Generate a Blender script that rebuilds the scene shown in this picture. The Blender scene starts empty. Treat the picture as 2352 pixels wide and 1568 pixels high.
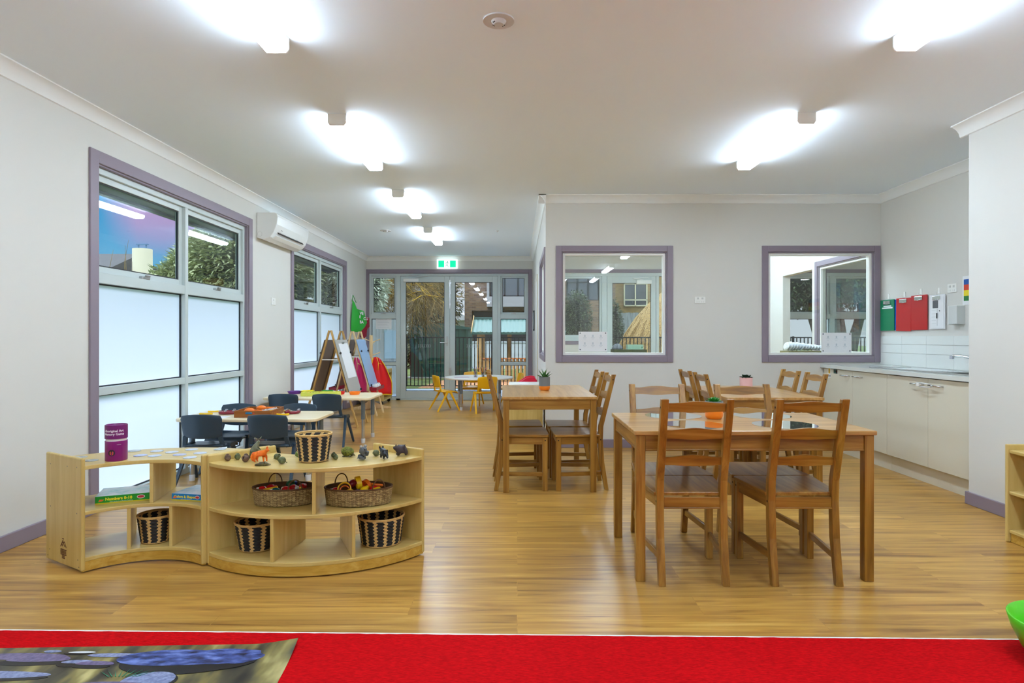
import bpy, math, random
from mathutils import Matrix, Vector
random.seed(7)
SC = bpy.context.scene
COL = SC.collection
PI = math.pi
R = math.radians

# ------------------------------------------------------------------ colour and materials
def lin(c):
    c = c/255.0
    return c/12.92 if c <= 0.04045 else ((c+0.055)/1.055)**2.4
def S(r, g, b): return (lin(r), lin(g), lin(b), 1.0)
MATS = {}
def base_mat(name):
    m = bpy.data.materials.new(name); m.use_nodes = True
    nt = m.node_tree; b = nt.nodes['Principled BSDF']
    MATS[name] = m
    return m, nt, b
def plain(name, col, rough=0.5, metal=0.0, spec=0.5, coat=0.0, emis=None, es=0.0, noise=0.0, nscale=20, bump=0.0, bscale=200, trans=0.0):
    if name in MATS: return MATS[name]
    m, nt, b = base_mat(name)
    b.inputs['Base Color'].default_value = col
    b.inputs['Roughness'].default_value = rough
    b.inputs['Metallic'].default_value = metal
    b.inputs['Specular IOR Level'].default_value = spec
    b.inputs['Coat Weight'].default_value = coat
    if trans: b.inputs['Transmission Weight'].default_value = trans
    if emis:
        b.inputs['Emission Color'].default_value = emis; b.inputs['Emission Strength'].default_value = es
    tc = None
    if noise or bump:
        tc = nt.nodes.new('ShaderNodeTexCoord')
    if noise:
        n = nt.nodes.new('ShaderNodeTexNoise'); n.inputs['Scale'].default_value = nscale; n.inputs['Detail'].default_value = 4
        nt.links.new(tc.outputs['Object'], n.inputs['Vector'])
        mx = nt.nodes.new('ShaderNodeMix'); mx.data_type = 'RGBA'
        mx.inputs[6].default_value = tuple(c*(1-noise) for c in col[:3])+(1,)
        mx.inputs[7].default_value = tuple(min(1, c*(1+noise)) for c in col[:3])+(1,)
        nt.links.new(n.outputs['Fac'], mx.inputs[0]); nt.links.new(mx.outputs[2], b.inputs['Base Color'])
    if bump:
        n2 = nt.nodes.new('ShaderNodeTexNoise'); n2.inputs['Scale'].default_value = bscale; n2.inputs['Detail'].default_value = 3
        nt.links.new(tc.outputs['Object'], n2.inputs['Vector'])
        bp = nt.nodes.new('ShaderNodeBump'); bp.inputs['Strength'].default_value = bump; bp.inputs['Distance'].default_value = 0.004
        nt.links.new(n2.outputs['Fac'], bp.inputs['Height']); nt.links.new(bp.outputs['Normal'], b.inputs['Normal'])
    return m
def wood(name, dark, mid, light, axis='x', rough=0.38, fine=1.0, coat=0.15, contrast=1.0):
    if name in MATS: return MATS[name]
    m, nt, b = base_mat(name)
    tc = nt.nodes.new('ShaderNodeTexCoord'); mp = nt.nodes.new('ShaderNodeMapping')
    sc = {'x': (1.6, 26, 26), 'y': (26, 1.6, 26), 'z': (26, 26, 1.6)}[axis]
    mp.inputs['Scale'].default_value = tuple(s*fine for s in sc)
    oi = nt.nodes.new('ShaderNodeObjectInfo'); add = nt.nodes.new('ShaderNodeVectorMath'); add.operation = 'ADD'
    mul = nt.nodes.new('ShaderNodeMath'); mul.operation = 'MULTIPLY'; mul.inputs[1].default_value = 17.0
    nt.links.new(oi.outputs['Random'], mul.inputs[0])
    nt.links.new(tc.outputs['Object'], add.inputs[0]); nt.links.new(mul.outputs[0], add.inputs[1])
    nt.links.new(add.outputs[0], mp.inputs['Vector'])
    n = nt.nodes.new('ShaderNodeTexNoise'); n.inputs['Scale'].default_value = 1.0; n.inputs['Detail'].default_value = 6; n.inputs['Roughness'].default_value = 0.62; n.inputs['Distortion'].default_value = 0.6
    nt.links.new(mp.outputs[0], n.inputs['Vector'])
    rp = nt.nodes.new('ShaderNodeValToRGB'); e = rp.color_ramp.elements
    e[0].position = 0.5-0.2/contrast; e[0].color = dark; e[1].position = 0.5+0.2/contrast; e[1].color = light
    q = rp.color_ramp.elements.new(0.5); q.color = mid
    nt.links.new(n.outputs['Fac'], rp.inputs[0]); nt.links.new(rp.outputs[0], b.inputs['Base Color'])
    b.inputs['Roughness'].default_value = rough; b.inputs['Coat Weight'].default_value = coat; b.inputs['Coat Roughness'].default_value = 0.25
    return m

WALL = plain('wall_paint', S(214, 213, 207), 0.75, bump=0.04, bscale=300)
CEIL = plain('ceiling_paint', S(234, 245, 255), 0.85)
CORN = plain('cornice_paint', S(234, 237, 236), 0.7)
PURP = plain('purple_trim_paint', S(139, 127, 140), 0.45)
ALU = plain('window_aluminium', S(196, 207, 206), 0.35)
ALUD = plain('black_glazing_seal', S(24, 28, 34), 0.5)
WHITE = plain('white_plastic', S(235, 236, 232), 0.35)
WHITEG = plain('white_gloss', S(236, 238, 236), 0.12)
CHROME = plain('chrome', S(210, 212, 215), 0.12, metal=1.0)
STEEL = plain('brushed_steel', S(190, 192, 192), 0.28, metal=1.0)
BLACK = plain('black_plastic', S(22, 22, 24), 0.45)
CREAM = plain('cabinet_laminate', S(216, 211, 192), 0.3)
COUNTER = plain('counter_laminate', S(210, 214, 208), 0.18)
TILE = plain('splash_tile', S(226, 230, 227), 0.12)
GREYLEG = plain('grey_metal_leg', S(120, 132, 142), 0.35, metal=0.5)
NAVY = plain('navy_plastic', S(44, 64, 80), 0.34)
YELLOW = plain('yellow_plastic', S(238, 178, 10), 0.35)
RED = plain('red_plastic', S(206, 14, 26), 0.3)
GREENP = plain('green_plastic', S(92, 208, 40), 0.3)
PAPER = plain('paper', S(232, 234, 236), 0.6)

PB = dict(dark=S(184, 152, 80), mid=S(204, 176, 104), light=S(218, 194, 128))
def birch(a): return wood('birch_ply_'+a, PB['dark'], PB['mid'], PB['light'], a, rough=0.33, fine=0.7, contrast=0.7)
EDGE = wood('ply_edge', S(176, 134, 44), S(196, 154, 62), S(208, 172, 86), 'x', rough=0.35, fine=1.5)
def pine(a): return wood('stained_pine_'+a, S(112, 72, 18), S(150, 104, 34), S(176, 133, 58), a, rough=0.33, fine=1.0, coat=0.25)
TOPL = wood('maple_laminate', S(222, 202, 160), S(232, 214, 176), S(238, 222, 188), 'x', rough=0.35, fine=0.5, contrast=0.7)
TOPE = plain('maple_edge', S(226, 198, 142), 0.4)

def floor_mat():
    m, nt, b = base_mat('laminate_floor')
    tc = nt.nodes.new('ShaderNodeTexCoord')
    br = nt.nodes.new('ShaderNodeTexBrick')
    br.offset = 0.37; br.squash = 1.0
    br.inputs['Scale'].default_value = 1.0; br.inputs['Brick Width'].default_value = 1.28; br.inputs['Row Height'].default_value = 0.192
    br.inputs['Mortar Size'].default_value = 0.0012; br.inputs['Mortar Smooth'].default_value = 0.2; br.inputs['Bias'].default_value = 0.0
    br.inputs['Color1'].default_value = (0.30, 0.30, 0.30, 1); br.inputs['Color2'].default_value = (0.70, 0.70, 0.70, 1); br.inputs['Mortar'].default_value = (0.42, 0.42, 0.42, 1)
    nt.links.new(tc.outputs['Object'], br.inputs['Vector'])
    # offset the grain per plank
    sep = nt.nodes.new('ShaderNodeSeparateXYZ'); nt.links.new(tc.outputs['Object'], sep.inputs[0])
    mul = nt.nodes.new('ShaderNodeMath'); mul.operation = 'MULTIPLY_ADD'; mul.inputs[1].default_value = 31.0
    nt.links.new(br.outputs['Color'], mul.inputs[0]); nt.links.new(sep.outputs[0], mul.inputs[2])
    cmb = nt.nodes.new('ShaderNodeCombineXYZ'); nt.links.new(mul.outputs[0], cmb.inputs[0]); nt.links.new(sep.outputs[1], cmb.inputs[1])
    mp = nt.nodes.new('ShaderNodeMapping'); mp.inputs['Scale'].default_value = (1.3, 22, 1)
    nt.links.new(cmb.outputs[0], mp.inputs['Vector'])
    n = nt.nodes.new('ShaderNodeTexNoise'); n.inputs['Scale'].default_value = 1.0; n.inputs['Detail'].default_value = 7; n.inputs['Roughness'].default_value = 0.6; n.inputs['Distortion'].default_value = 0.9
    nt.links.new(mp.outputs[0], n.inputs['Vector'])
    rp = nt.nodes.new('ShaderNodeValToRGB'); e = rp.color_ramp.elements
    e[0].position = 0.30; e[0].color = S(130, 90, 42); e[1].position = 0.72; e[1].color = S(208, 166, 90)
    q = rp.color_ramp.elements.new(0.43); q.color = S(168, 124, 58)
    q = rp.color_ramp.elements.new(0.56); q.color = S(188, 144, 68)
    nt.links.new(n.outputs['Fac'], rp.inputs[0])
    hs = nt.nodes.new('ShaderNodeMix'); hs.data_type = 'RGBA'; hs.blend_type = 'OVERLAY'; hs.inputs[0].default_value = 0.28
    nt.links.new(rp.outputs[0], hs.inputs[6]); nt.links.new(br.outputs['Color'], hs.inputs[7])
    nt.links.new(hs.outputs[2], b.inputs['Base Color'])
    b.inputs['Roughness'].default_value = 0.30
    b.inputs['Specular IOR Level'].default_value = 0.42
    return m
FLOOR = floor_mat()

def carpet_mat():
    m, nt, b = base_mat('red_carpet')
    tc = nt.nodes.new('ShaderNodeTexCoord')
    mp = nt.nodes.new('ShaderNodeMapping'); mp.inputs['Scale'].default_value = (60, 240, 60)
    nt.links.new(tc.outputs['Object'], mp.inputs['Vector'])
    n = nt.nodes.new('ShaderNodeTexNoise'); n.inputs['Scale'].default_value = 1.0; n.inputs['Detail'].default_value = 5
    nt.links.new(mp.outputs[0], n.inputs['Vector'])
    rp = nt.nodes.new('ShaderNodeValToRGB'); e = rp.color_ramp.elements
    e[0].position = 0.3; e[0].color = S(160, 0, 6); e[1].position = 0.7; e[1].color = S(208, 4, 14)
    nt.links.new(n.outputs['Fac'], rp.inputs[0]); nt.links.new(rp.outputs[0], b.inputs['Base Color'])
    bp = nt.nodes.new('ShaderNodeBump'); bp.inputs['Strength'].default_value = 0.35; bp.inputs['Distance'].default_value = 0.003
    nt.links.new(n.outputs['Fac'], bp.inputs['Height']); nt.links.new(bp.outputs['Normal'], b.inputs['Normal'])
    b.inputs['Roughness'].default_value = 0.95; b.inputs['Specular IOR Level'].default_value = 0.1
    return m
CARPET = carpet_mat()

def glass_mat(name, tint, refl=1.0):
    m = bpy.data.materials.new(name); m.use_nodes = True; nt = m.node_tree; nt.nodes.clear()
    out = nt.nodes.new('ShaderNodeOutputMaterial'); mix = nt.nodes.new('ShaderNodeMixShader')
    tr = nt.nodes.new('ShaderNodeBsdfTransparent'); tr.inputs[0].default_value = tint
    gl = nt.nodes.new('ShaderNodeBsdfGlossy'); gl.inputs['Roughness'].default_value = 0.0
    lw = nt.nodes.new('ShaderNodeLayerWeight'); lw.inputs[0].default_value = 0.5      # facing = 1 - |cos|, same from both sides
    pw = nt.nodes.new('ShaderNodeMath'); pw.operation = 'POWER'; pw.inputs[1].default_value = 5.0; nt.links.new(lw.outputs['Facing'], pw.inputs[0])
    mu = nt.nodes.new('ShaderNodeMath'); mu.operation = 'MULTIPLY_ADD'; mu.inputs[1].default_value = 0.9; mu.inputs[2].default_value = 0.04*refl
    nt.links.new(pw.outputs[0], mu.inputs[0]); nt.links.new(mu.outputs[0], mix.inputs[0])
    nt.links.new(tr.outputs[0], mix.inputs[1]); nt.links.new(gl.outputs[0], mix.inputs[2]); nt.links.new(mix.outputs[0], out.inputs[0])
    MATS[name] = m
    return m
GLASS = glass_mat('clear_glass', (0.93, 0.96, 0.95, 1), 1.3)
def frost_mat():
    m = bpy.data.materials.new('frosted_glass'); m.use_nodes = True; nt = m.node_tree; nt.nodes.clear()
    out = nt.nodes.new('ShaderNodeOutputMaterial'); mix = nt.nodes.new('ShaderNodeMixShader'); mix.inputs[0].default_value = 0.06
    tr = nt.nodes.new('ShaderNodeBsdfTranslucent'); tr.inputs[0].default_value = (0.80, 0.82, 0.94, 1)
    df = nt.nodes.new('ShaderNodeBsdfDiffuse'); df.inputs[0].default_value = (0.8, 0.86, 0.9, 1)
    gl = nt.nodes.new('ShaderNodeBsdfGlossy'); gl.inputs['Roughness'].default_value = 0.08
    m2 = nt.nodes.new('ShaderNodeMixShader'); m2.inputs[0].default_value = 0.15
    nt.links.new(tr.outputs[0], m2.inputs[1]); nt.links.new(df.outputs[0], m2.inputs[2])
    nt.links.new(m2.outputs[0], mix.inputs[1]); nt.links.new(gl.outputs[0], mix.inputs[2]); nt.links.new(mix.outputs[0], out.inputs[0])
    return m
FROST = frost_mat()

def brick_mat(name, c1, c2, mortar, sc=1.0):
    m, nt, b = base_mat(name)
    tc = nt.nodes.new('ShaderNodeTexCoord'); sep = nt.nodes.new('ShaderNodeSeparateXYZ'); nt.links.new(tc.outputs['Object'], sep.inputs[0])
    ad = nt.nodes.new('ShaderNodeMath'); ad.operation = 'ADD'; nt.links.new(sep.outputs[0], ad.inputs[0]); nt.links.new(sep.outputs[1], ad.inputs[1])
    cmb = nt.nodes.new('ShaderNodeCombineXYZ'); nt.links.new(ad.outputs[0], cmb.inputs[0]); nt.links.new(sep.outputs[2], cmb.inputs[1])
    br = nt.nodes.new('ShaderNodeTexBrick'); br.inputs['Scale'].default_value = 1.0
    br.inputs['Brick Width'].default_value = 0.25*sc; br.inputs['Row Height'].default_value = 0.095*sc; br.inputs['Mortar Size'].default_value = 0.009*sc
    br.inputs['Color1'].default_value = c1; br.inputs['Color2'].default_value = c2; br.inputs['Mortar'].default_value = mortar
    nt.links.new(cmb.outputs[0], br.inputs['Vector']); nt.links.new(br.outputs['Color'], b.inputs['Base Color'])
    b.inputs['Roughness'].default_value = 0.85
    return m
def sc_mat(name, cols, scale, rough=0.9, mapping=(1, 1, 1), detail=5, coord='Object', bump=0.0, bumpd=0.02):
    """noise through a colour ramp"""
    if name in MATS: return MATS[name]
    m, nt, b = base_mat(name)
    tc = nt.nodes.new('ShaderNodeTexCoord'); mp = nt.nodes.new('ShaderNodeMapping'); mp.inputs['Scale'].default_value = mapping
    nt.links.new(tc.outputs[coord], mp.inputs['Vector'])
    n = nt.nodes.new('ShaderNodeTexNoise'); n.inputs['Scale'].default_value = scale; n.inputs['Detail'].default_value = detail
    nt.links.new(mp.outputs[0], n.inputs['Vector'])
    rp = nt.nodes.new('ShaderNodeValToRGB'); e = rp.color_ramp.elements
    e[0].position = 0.32; e[0].color = cols[0]; e[1].position = 0.68; e[1].color = cols[-1]
    for i, c in enumerate(cols[1:-1]):
        q = rp.color_ramp.elements.new(0.32+0.36*(i+1)/(len(cols)-1)); q.color = c
    nt.links.new(n.outputs['Fac'], rp.inputs[0]); nt.links.new(rp.outputs[0], b.inputs['Base Color'])
    b.inputs['Roughness'].default_value = rough
    if bump:
        bp = nt.nodes.new('ShaderNodeBump'); bp.inputs['Strength'].default_value = bump; bp.inputs['Distance'].default_value = bumpd
        nt.links.new(n.outputs['Fac'], bp.inputs['Height']); nt.links.new(bp.outputs['Normal'], b.inputs['Normal'])
    return m

def uv_basket_mat(name, cols_n):
    """zigzag columns of natural fibre on black, from the UV map (u around, v up)"""
    m, nt, b = base_mat(name)
    uv = nt.nodes.new('ShaderNodeUVMap'); sep = nt.nodes.new('ShaderNodeSeparateXYZ'); nt.links.new(uv.outputs[0], sep.inputs[0])
    def math_(op, a, bb=None, c=None):
        n = nt.nodes.new('ShaderNodeMath'); n.operation = op
        for i, v in enumerate((a, bb, c)):
            if v is None: continue
            if isinstance(v, (int, float)): n.inputs[i].default_value = v
            else: nt.links.new(v, n.inputs[i])
        return n.outputs[0]
    rows = math_('MULTIPLY', sep.outputs[1], 8.0)
    tri = math_('PINGPONG', rows, 0.5)                       # 0..0.5
    off = math_('MULTIPLY', tri, 0.36)
    u = math_('MULTIPLY', sep.outputs[0], cols_n)
    a = math_('FRACT', math_('ADD', u, off))
    inb = math_('LESS_THAN', math_('ABSOLUTE', math_('SUBTRACT', a, 0.5)), 0.175)
    edge = math_('LESS_THAN', sep.outputs[1], 0.03)
    edge2 = math_('GREATER_THAN', sep.outputs[1], 0.955)
    msk = math_('MAXIMUM', math_('MAXIMUM', inb, edge2), edge)
    fl = math_('PINGPONG', math_('MULTIPLY', sep.outputs[1], 18.0), 0.5)
    no = nt.nodes.new('ShaderNodeTexNoise'); no.inputs['Scale'].default_value = 60; nt.links.new(uv.outputs[0], no.inputs['Vector'])
    mixc = nt.nodes.new('ShaderNodeMix'); mixc.data_type = 'RGBA'
    mixc.inputs[6].default_value = S(190, 144, 74); mixc.inputs[7].default_value = S(244, 214, 146)
    nt.links.new(no.outputs['Fac'], mixc.inputs[0])
    mx = nt.nodes.new('ShaderNodeMix'); mx.data_type = 'RGBA'; mx.inputs[6].default_value = S(26, 24, 26)
    nt.links.new(msk, mx.inputs[0]); nt.links.new(mixc.outputs[2], mx.inputs[7]); nt.links.new(mx.outputs[2], b.inputs['Base Color'])
    h = math_('ADD', math_('MULTIPLY', fl, 1.4), math_('MULTIPLY', msk, 0.6))
    bp = nt.nodes.new('ShaderNodeBump'); bp.inputs['Strength'].default_value = 0.9; bp.inputs['Distance'].default_value = 0.004
    nt.links.new(h, bp.inputs['Height']); nt.links.new(bp.outputs['Normal'], b.inputs['Normal'])
    b.inputs['Roughness'].default_value = 0.6
    return m
def uv_rope_mat():
    m, nt, b = base_mat('seagrass_weave')
    uv = nt.nodes.new('ShaderNodeUVMap'); mp = nt.nodes.new('ShaderNodeMapping'); mp.inputs['Scale'].default_value = (1, 1, 1)
    nt.links.new(uv.outputs[0], mp.inputs['Vector'])
    br = nt.nodes.new('ShaderNodeTexBrick'); br.inputs['Scale'].default_value = 1.0
    br.inputs['Brick Width'].default_value = 0.019; br.inputs['Row Height'].default_value = 0.055; br.inputs['Mortar Size'].default_value = 0.0026
    br.inputs['Color1'].default_value = S(190, 166, 112); br.inputs['Color2'].default_value = S(120, 94, 54); br.inputs['Mortar'].default_value = S(74, 54, 30)
    br.inputs['Mortar Smooth'].default_value = 1.0; br.offset = 0.31
    nt.links.new(mp.outputs[0], br.inputs['Vector']); nt.links.new(br.outputs['Color'], b.inputs['Base Color'])
    bp = nt.nodes.new('ShaderNodeBump'); bp.inputs['Strength'].default_value = 0.8; bp.inputs['Distance'].default_value = 0.003; bp.invert = True
    nt.links.new(br.outputs['Fac'], bp.inputs['Height']); nt.links.new(bp.outputs['Normal'], b.inputs['Normal'])
    b.inputs['Roughness'].default_value = 0.6
    return m
BASK12 = uv_basket_mat('zigzag_weave', 14)
BASK9 = uv_basket_mat('zigzag_weave_small', 11)
ROPE = uv_rope_mat()

# ------------------------------------------------------------------ mesh builder
class MB:
    def __init__(self, T=None):
        self.v = []; self.f = []; self.fm = []; self.uv = {}; self.T = T; self.mi = 0
    def _p(self, p):
        p = Vector(p)
        if self.T is not None: p = self.T @ p
        self.v.append(p); return len(self.v)-1
    def face(self, idx, uv=None):
        self.f.append(tuple(idx)); self.fm.append(self.mi)
        if uv: self.uv[len(self.f)-1] = uv
    def poly(self, pts):
        self.face([self._p(p) for p in pts])
    def box(self, x0, x1, y0, y1, z0, z1, M=None):
        P = [(x0, y0, z0), (x1, y0, z0), (x1, y1, z0), (x0, y1, z0), (x0, y0, z1), (x1, y0, z1), (x1, y1, z1), (x0, y1, z1)]
        if M is not None: P = [M @ Vector(p) for p in P]
        i = [self._p(p) for p in P]
        for q in ((0, 3, 2, 1), (4, 5, 6, 7), (0, 1, 5, 4), (1, 2, 6, 5), (2, 3, 7, 6), (3, 0, 4, 7)): self.face([i[k] for k in q])
        return self
    def cbox(self, c, s, M=None):
        return self.box(c[0]-s[0]/2, c[0]+s[0]/2, c[1]-s[1]/2, c[1]+s[1]/2, c[2]-s[2]/2, c[2]+s[2]/2, M)
    def prism(self, pts, fn0, fn1):
        """pts: 2-D outline; fn0/fn1 map a 2-D point to the two end faces"""
        a = [self._p(fn0(p)) for p in pts]; b = [self._p(fn1(p)) for p in pts]; n = len(pts)
        self.face(a[::-1]); self.face(b)
        for i in range(n): self.face((a[i], a[(i+1) % n], b[(i+1) % n], b[i]))
        return self
    def bar(self, a, b, w, h=None, up=(0, 0, 1)):
        """rectangular bar from a to b"""
        h = h or w; a = Vector(a); b = Vector(b); d = (b-a).normalized(); up = Vector(up)
        if abs(d.dot(up)) > 0.98: up = Vector((0, 1, 0))
        s = d.cross(up).normalized(); u = s.cross(d)
        o = [(-w/2, -h/2), (w/2, -h/2), (w/2, h/2), (-w/2, h/2)]
        A = [self._p(a+s*x+u*y) for x, y in o]; B = [self._p(b+s*x+u*y) for x, y in o]
        self.face(A[::-1]); self.face(B)
        for i in range(4): self.face((A[i], A[(i+1) % 4], B[(i+1) % 4], B[i]))
        return self
    def tube(self, pts, r, seg=10, closed=False, caps=True):
        pts = [Vector(p) for p in pts]; n = len(pts)
        rs = r if isinstance(r, (list, tuple)) else [r]*n
        rings = []; prev = None
        for i, p in enumerate(pts):
            if closed: d = pts[(i+1) % n]-pts[i-1]
            else: d = pts[min(i+1, n-1)]-pts[max(i-1, 0)]
            d = d.normalized() if d.length > 1e-9 else Vector((0, 0, 1))
            if prev is None:
                u = Vector((0, 0, 1)) if abs(d.z) < 0.9 else Vector((1, 0, 0))
            else: u = prev
            s = d.cross(u)
            s = s.normalized() if s.length > 1e-6 else d.cross(Vector((0, 1, 0))).normalized()
            u = s.cross(d).normalized(); prev = u
            rings.append([self._p(p+(s*math.cos(2*PI*k/seg)+u*math.sin(2*PI*k/seg))*rs[i]) for k in range(seg)])
        m = n if closed else n-1
        for i in range(m):
            a = rings[i]; b = rings[(i+1) % n]
            for k in range(seg): self.face((a[k], a[(k+1) % seg], b[(k+1) % seg], b[k]))
        if caps and not closed: self.face(rings[0][::-1]); self.face(rings[-1])
        return self
    def lathe(self, prof, c=(0, 0, 0), seg=24, sx=1.0, sy=1.0, wob=None, uvh=None):
        """prof: list of (r, z)"""
        rings = []; c = Vector(c)
        for r, z in prof:
            if r < 1e-6: rings.append([self._p(c+Vector((0, 0, z)))])
            else:
                rg = []
                for k in range(seg):
                    t = 2*PI*k/seg; rr = r*(1+(wob(t, z) if wob else 0))
                    rg.append(self._p(c+Vector((rr*math.cos(t)*sx, rr*math.sin(t)*sy, z))))
                rings.append(rg)
        z0 = min(p[1] for p in prof); z1 = max(p[1] for p in prof); dz = (z1-z0) or 1
        for i in range(len(prof)-1):
            a, b = rings[i], rings[i+1]
            va, vb = (prof[i][1]-z0)/dz, (prof[i+1][1]-z0)/dz
            for k in range(seg):
                k2 = (k+1) % seg; u0, u1 = k/seg, (k+1)/seg
                if len(a) == 1 and len(b) == 1: continue
                if len(a) == 1: self.face((a[0], b[k2], b[k]), [(u0, va), (u1, vb), (u0, vb)])
                elif len(b) == 1: self.face((a[k], a[k2], b[0]), [(u0, va), (u1, va), (u0, vb)])
                else: self.face((a[k], a[k2], b[k2], b[k]), [(u0, va), (u1, va), (u1, vb), (u0, vb)])
        return self
    def ball(self, c, r, seg=14, rings=8, s=(1, 1, 1), M=None):
        idx = []
        for j in range(rings+1):
            ph = PI*j/rings
            if j in (0, rings):
                p = Vector((0, 0, r*math.cos(ph)*s[2])); p = (M @ p if M is not None else p)+Vector(c); idx.append([self._p(p)]); continue
            row = []
            for k in range(seg):
                t = 2*PI*k/seg
                p = Vector((r*math.sin(ph)*math.cos(t)*s[0], r*math.sin(ph)*math.sin(t)*s[1], r*math.cos(ph)*s[2]))
                p = (M @ p if M is not None else p)+Vector(c); row.append(self._p(p))
            idx.append(row)
        for j in range(rings):
            a, b = idx[j], idx[j+1]
            for k in range(seg):
                k2 = (k+1) % seg
                if len(a) == 1: self.face((a[0], b[k], b[k2]))
                elif len(b) == 1: self.face((a[k], b[0], a[k2]))
                else: self.face((a[k], b[k], b[k2], a[k2]))
        return self
    def sector(self, C, r0, r1, a0, a1, z0, z1, n=24):
        ang = [R(a0+(a1-a0)*i/n) for i in range(n+1)]
        rows = []
        for t in ang:
            rows.append([self._p((C[0]+r*math.cos(t), C[1]+r*math.sin(t), z)) for r, z in ((r0, z0), (r1, z0), (r1, z1), (r0, z1))])
        for i in range(n):
            a, b = rows[i], rows[i+1]
            for k in range(4): self.face((a[k], a[(k+1) % 4], b[(k+1) % 4], b[k]))
        self.face(rows[0]); self.face(rows[-1][::-1])
        return self
    def radial(self, C, r0, r1, a, t, z0, z1, off=0.0):
        M = Matrix.Translation((C[0], C[1], 0)) @ Matrix.Rotation(R(a), 4, 'Z')
        return self.box(r0, r1, off-t/2, off+t/2, z0, z1, M)
    def build(self, name, mats, parent=None, bevel=0, smooth=False, loc=None, rz=0, sub=0, fixn=True, seg=2):
        if not isinstance(mats, (list, tuple)): mats = [mats]
        me = bpy.data.meshes.new(name); me.from_pydata([tuple(p) for p in self.v], [], self.f)
        for m in mats: me.materials.append(m)
        if len(mats) > 1: me.polygons.foreach_set('material_index', self.fm)
        if self.uv:
            ul = me.uv_layers.new(name='UVMap')
            for fi, uvs in self.uv.items():
                for li, q in zip(me.polygons[fi].loop_indices, uvs): ul.data[li].uv = q
        if fixn:
            import bmesh
            bm = bmesh.new(); bm.from_mesh(me); bmesh.ops.recalc_face_normals(bm, faces=bm.faces[:]); bm.to_mesh(me); bm.free()
        if smooth:
            me.polygons.foreach_set('use_smooth', [True]*len(me.polygons))
            if smooth != 'all': me.set_sharp_from_angle(angle=R(38))
        me.update()
        o = bpy.data.objects.new(name, me); COL.objects.link(o)
        if parent: o.parent = parent
        if loc is not None: o.location = loc
        if rz: o.rotation_euler = (0, 0, rz)
        if bevel:
            b = o.modifiers.new('Bevel', 'BEVEL'); b.width = bevel; b.segments = seg; b.limit_method = 'ANGLE'; b.angle_limit = R(40)
        if sub:
            s = o.modifiers.new('Sub', 'SUBSURF'); s.levels = sub; s.render_levels = sub
        return o
def tag(o, label=None, cat=None, group=None, kind=None):
    if label: o['label'] = label
    if cat: o['category'] = cat
    if group: o['group'] = group
    if kind: o['kind'] = kind
    return o
def thing(name, label, cat, loc=(0, 0, 0), rz=0, group=None):
    o = bpy.data.objects.new(name, None); COL.objects.link(o); o.location = loc; o.rotation_euler = (0, 0, rz); o.empty_display_size = 0.1
    return tag(o, label, cat, group)
def copy_tree(o, parent=None, loc=None, rz=None, label=None, group=None):
    c = o.copy(); COL.objects.link(c); c.parent = parent
    if loc is not None: c.location = loc
    if rz is not None: c.rotation_euler = (c.rotation_euler[0], c.rotation_euler[1], rz)
    if label: c['label'] = label
    if group: c['group'] = group
    for ch in list(o.children): copy_tree(ch, c)
    return c
def struct(name, mb, mats, label=None, cat=None, **k):
    o = mb.build(name, mats, **k); o['kind'] = 'structure'
    if label: o['label'] = label
    if cat: o['category'] = cat
    return o
def sthing(name, label, cat, loc=(0, 0, 0)):
    o = thing(name, label, cat, loc); o['kind'] = 'structure'; return o
def skin(name, pts, edges, mat, parent=None, sub=2, loc=None, rz=0, root=0):
    """pts: (x, y, z, radius)"""
    me = bpy.data.meshes.new(name); me.from_pydata([p[:3] for p in pts], edges, []); me.materials.append(mat)
    o = bpy.data.objects.new(name, me); COL.objects.link(o)
    md = o.modifiers.new('Skin', 'SKIN'); md.use_smooth_shade = True
    sv = me.skin_vertices[0].data if me.skin_vertices else None
    if sv is None:
        import bmesh
        bm = bmesh.new(); bm.from_mesh(me); bm.verts.layers.skin.verify(); bm.to_mesh(me); bm.free()
        sv = me.skin_vertices[0].data
    for i, p in enumerate(pts):
        r = p[3]; sv[i].radius = (r*1.22, r*1.22) if not isinstance(r, tuple) else (r[0]*1.22, r[1]*1.22)
        sv[i].use_root = (i == root)
    s = o.modifiers.new('Sub', 'SUBSURF'); s.levels = sub; s.render_levels = sub
    if parent: o.parent = parent
    if loc is not None: o.location = loc
    if rz: o.rotation_euler = (0, 0, rz)
    return o
def text_mesh(body, size, align='CENTER', bold=0.0):
    cu = bpy.data.curves.new('text', 'FONT'); cu.body = body; cu.size = size; cu.align_x = align; cu.align_y = 'CENTER'; cu.resolution_u = 2
    if bold: cu.offset = bold
    ob = bpy.data.objects.new('text_tmp', cu); COL.objects.link(ob)
    dg = bpy.context.evaluated_depsgraph_get(); dg.update()
    me = bpy.data.meshes.new_from_object(ob.evaluated_get(dg))
    bpy.data.objects.remove(ob); bpy.data.curves.remove(cu)
    return me
def text_flat(name, body, size, mat, parent, M, align='CENTER', bold=0.0, bend=None):
    me = text_mesh(body, size, align, bold); me.name = name
    for v in me.vertices:
        if bend: v.co = bend(v.co)
        v.co = M @ v.co
    me.materials.clear(); me.materials.append(mat)
    o = bpy.data.objects.new(name, me); COL.objects.link(o)
    if parent: o.parent = parent
    return o

# ------------------------------------------------------------------ camera
H = 1.196; F = 1430.0
cam_d = bpy.data.cameras.new('camera'); cam = bpy.data.objects.new('camera', cam_d); COL.objects.link(cam)
cam.location = (0, 0, H); cam.rotation_euler = (R(90), 0, 0)
cam_d.sensor_fit = 'HORIZONTAL'; cam_d.sensor_width = 36.0; cam_d.lens = F/2352*36
cam_d.shift_x = -(1188-1176)/2352; cam_d.shift_y = -(784-775)/2352
cam_d.clip_start = 0.05; cam_d.clip_end = 300
SC.camera = cam

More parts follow.
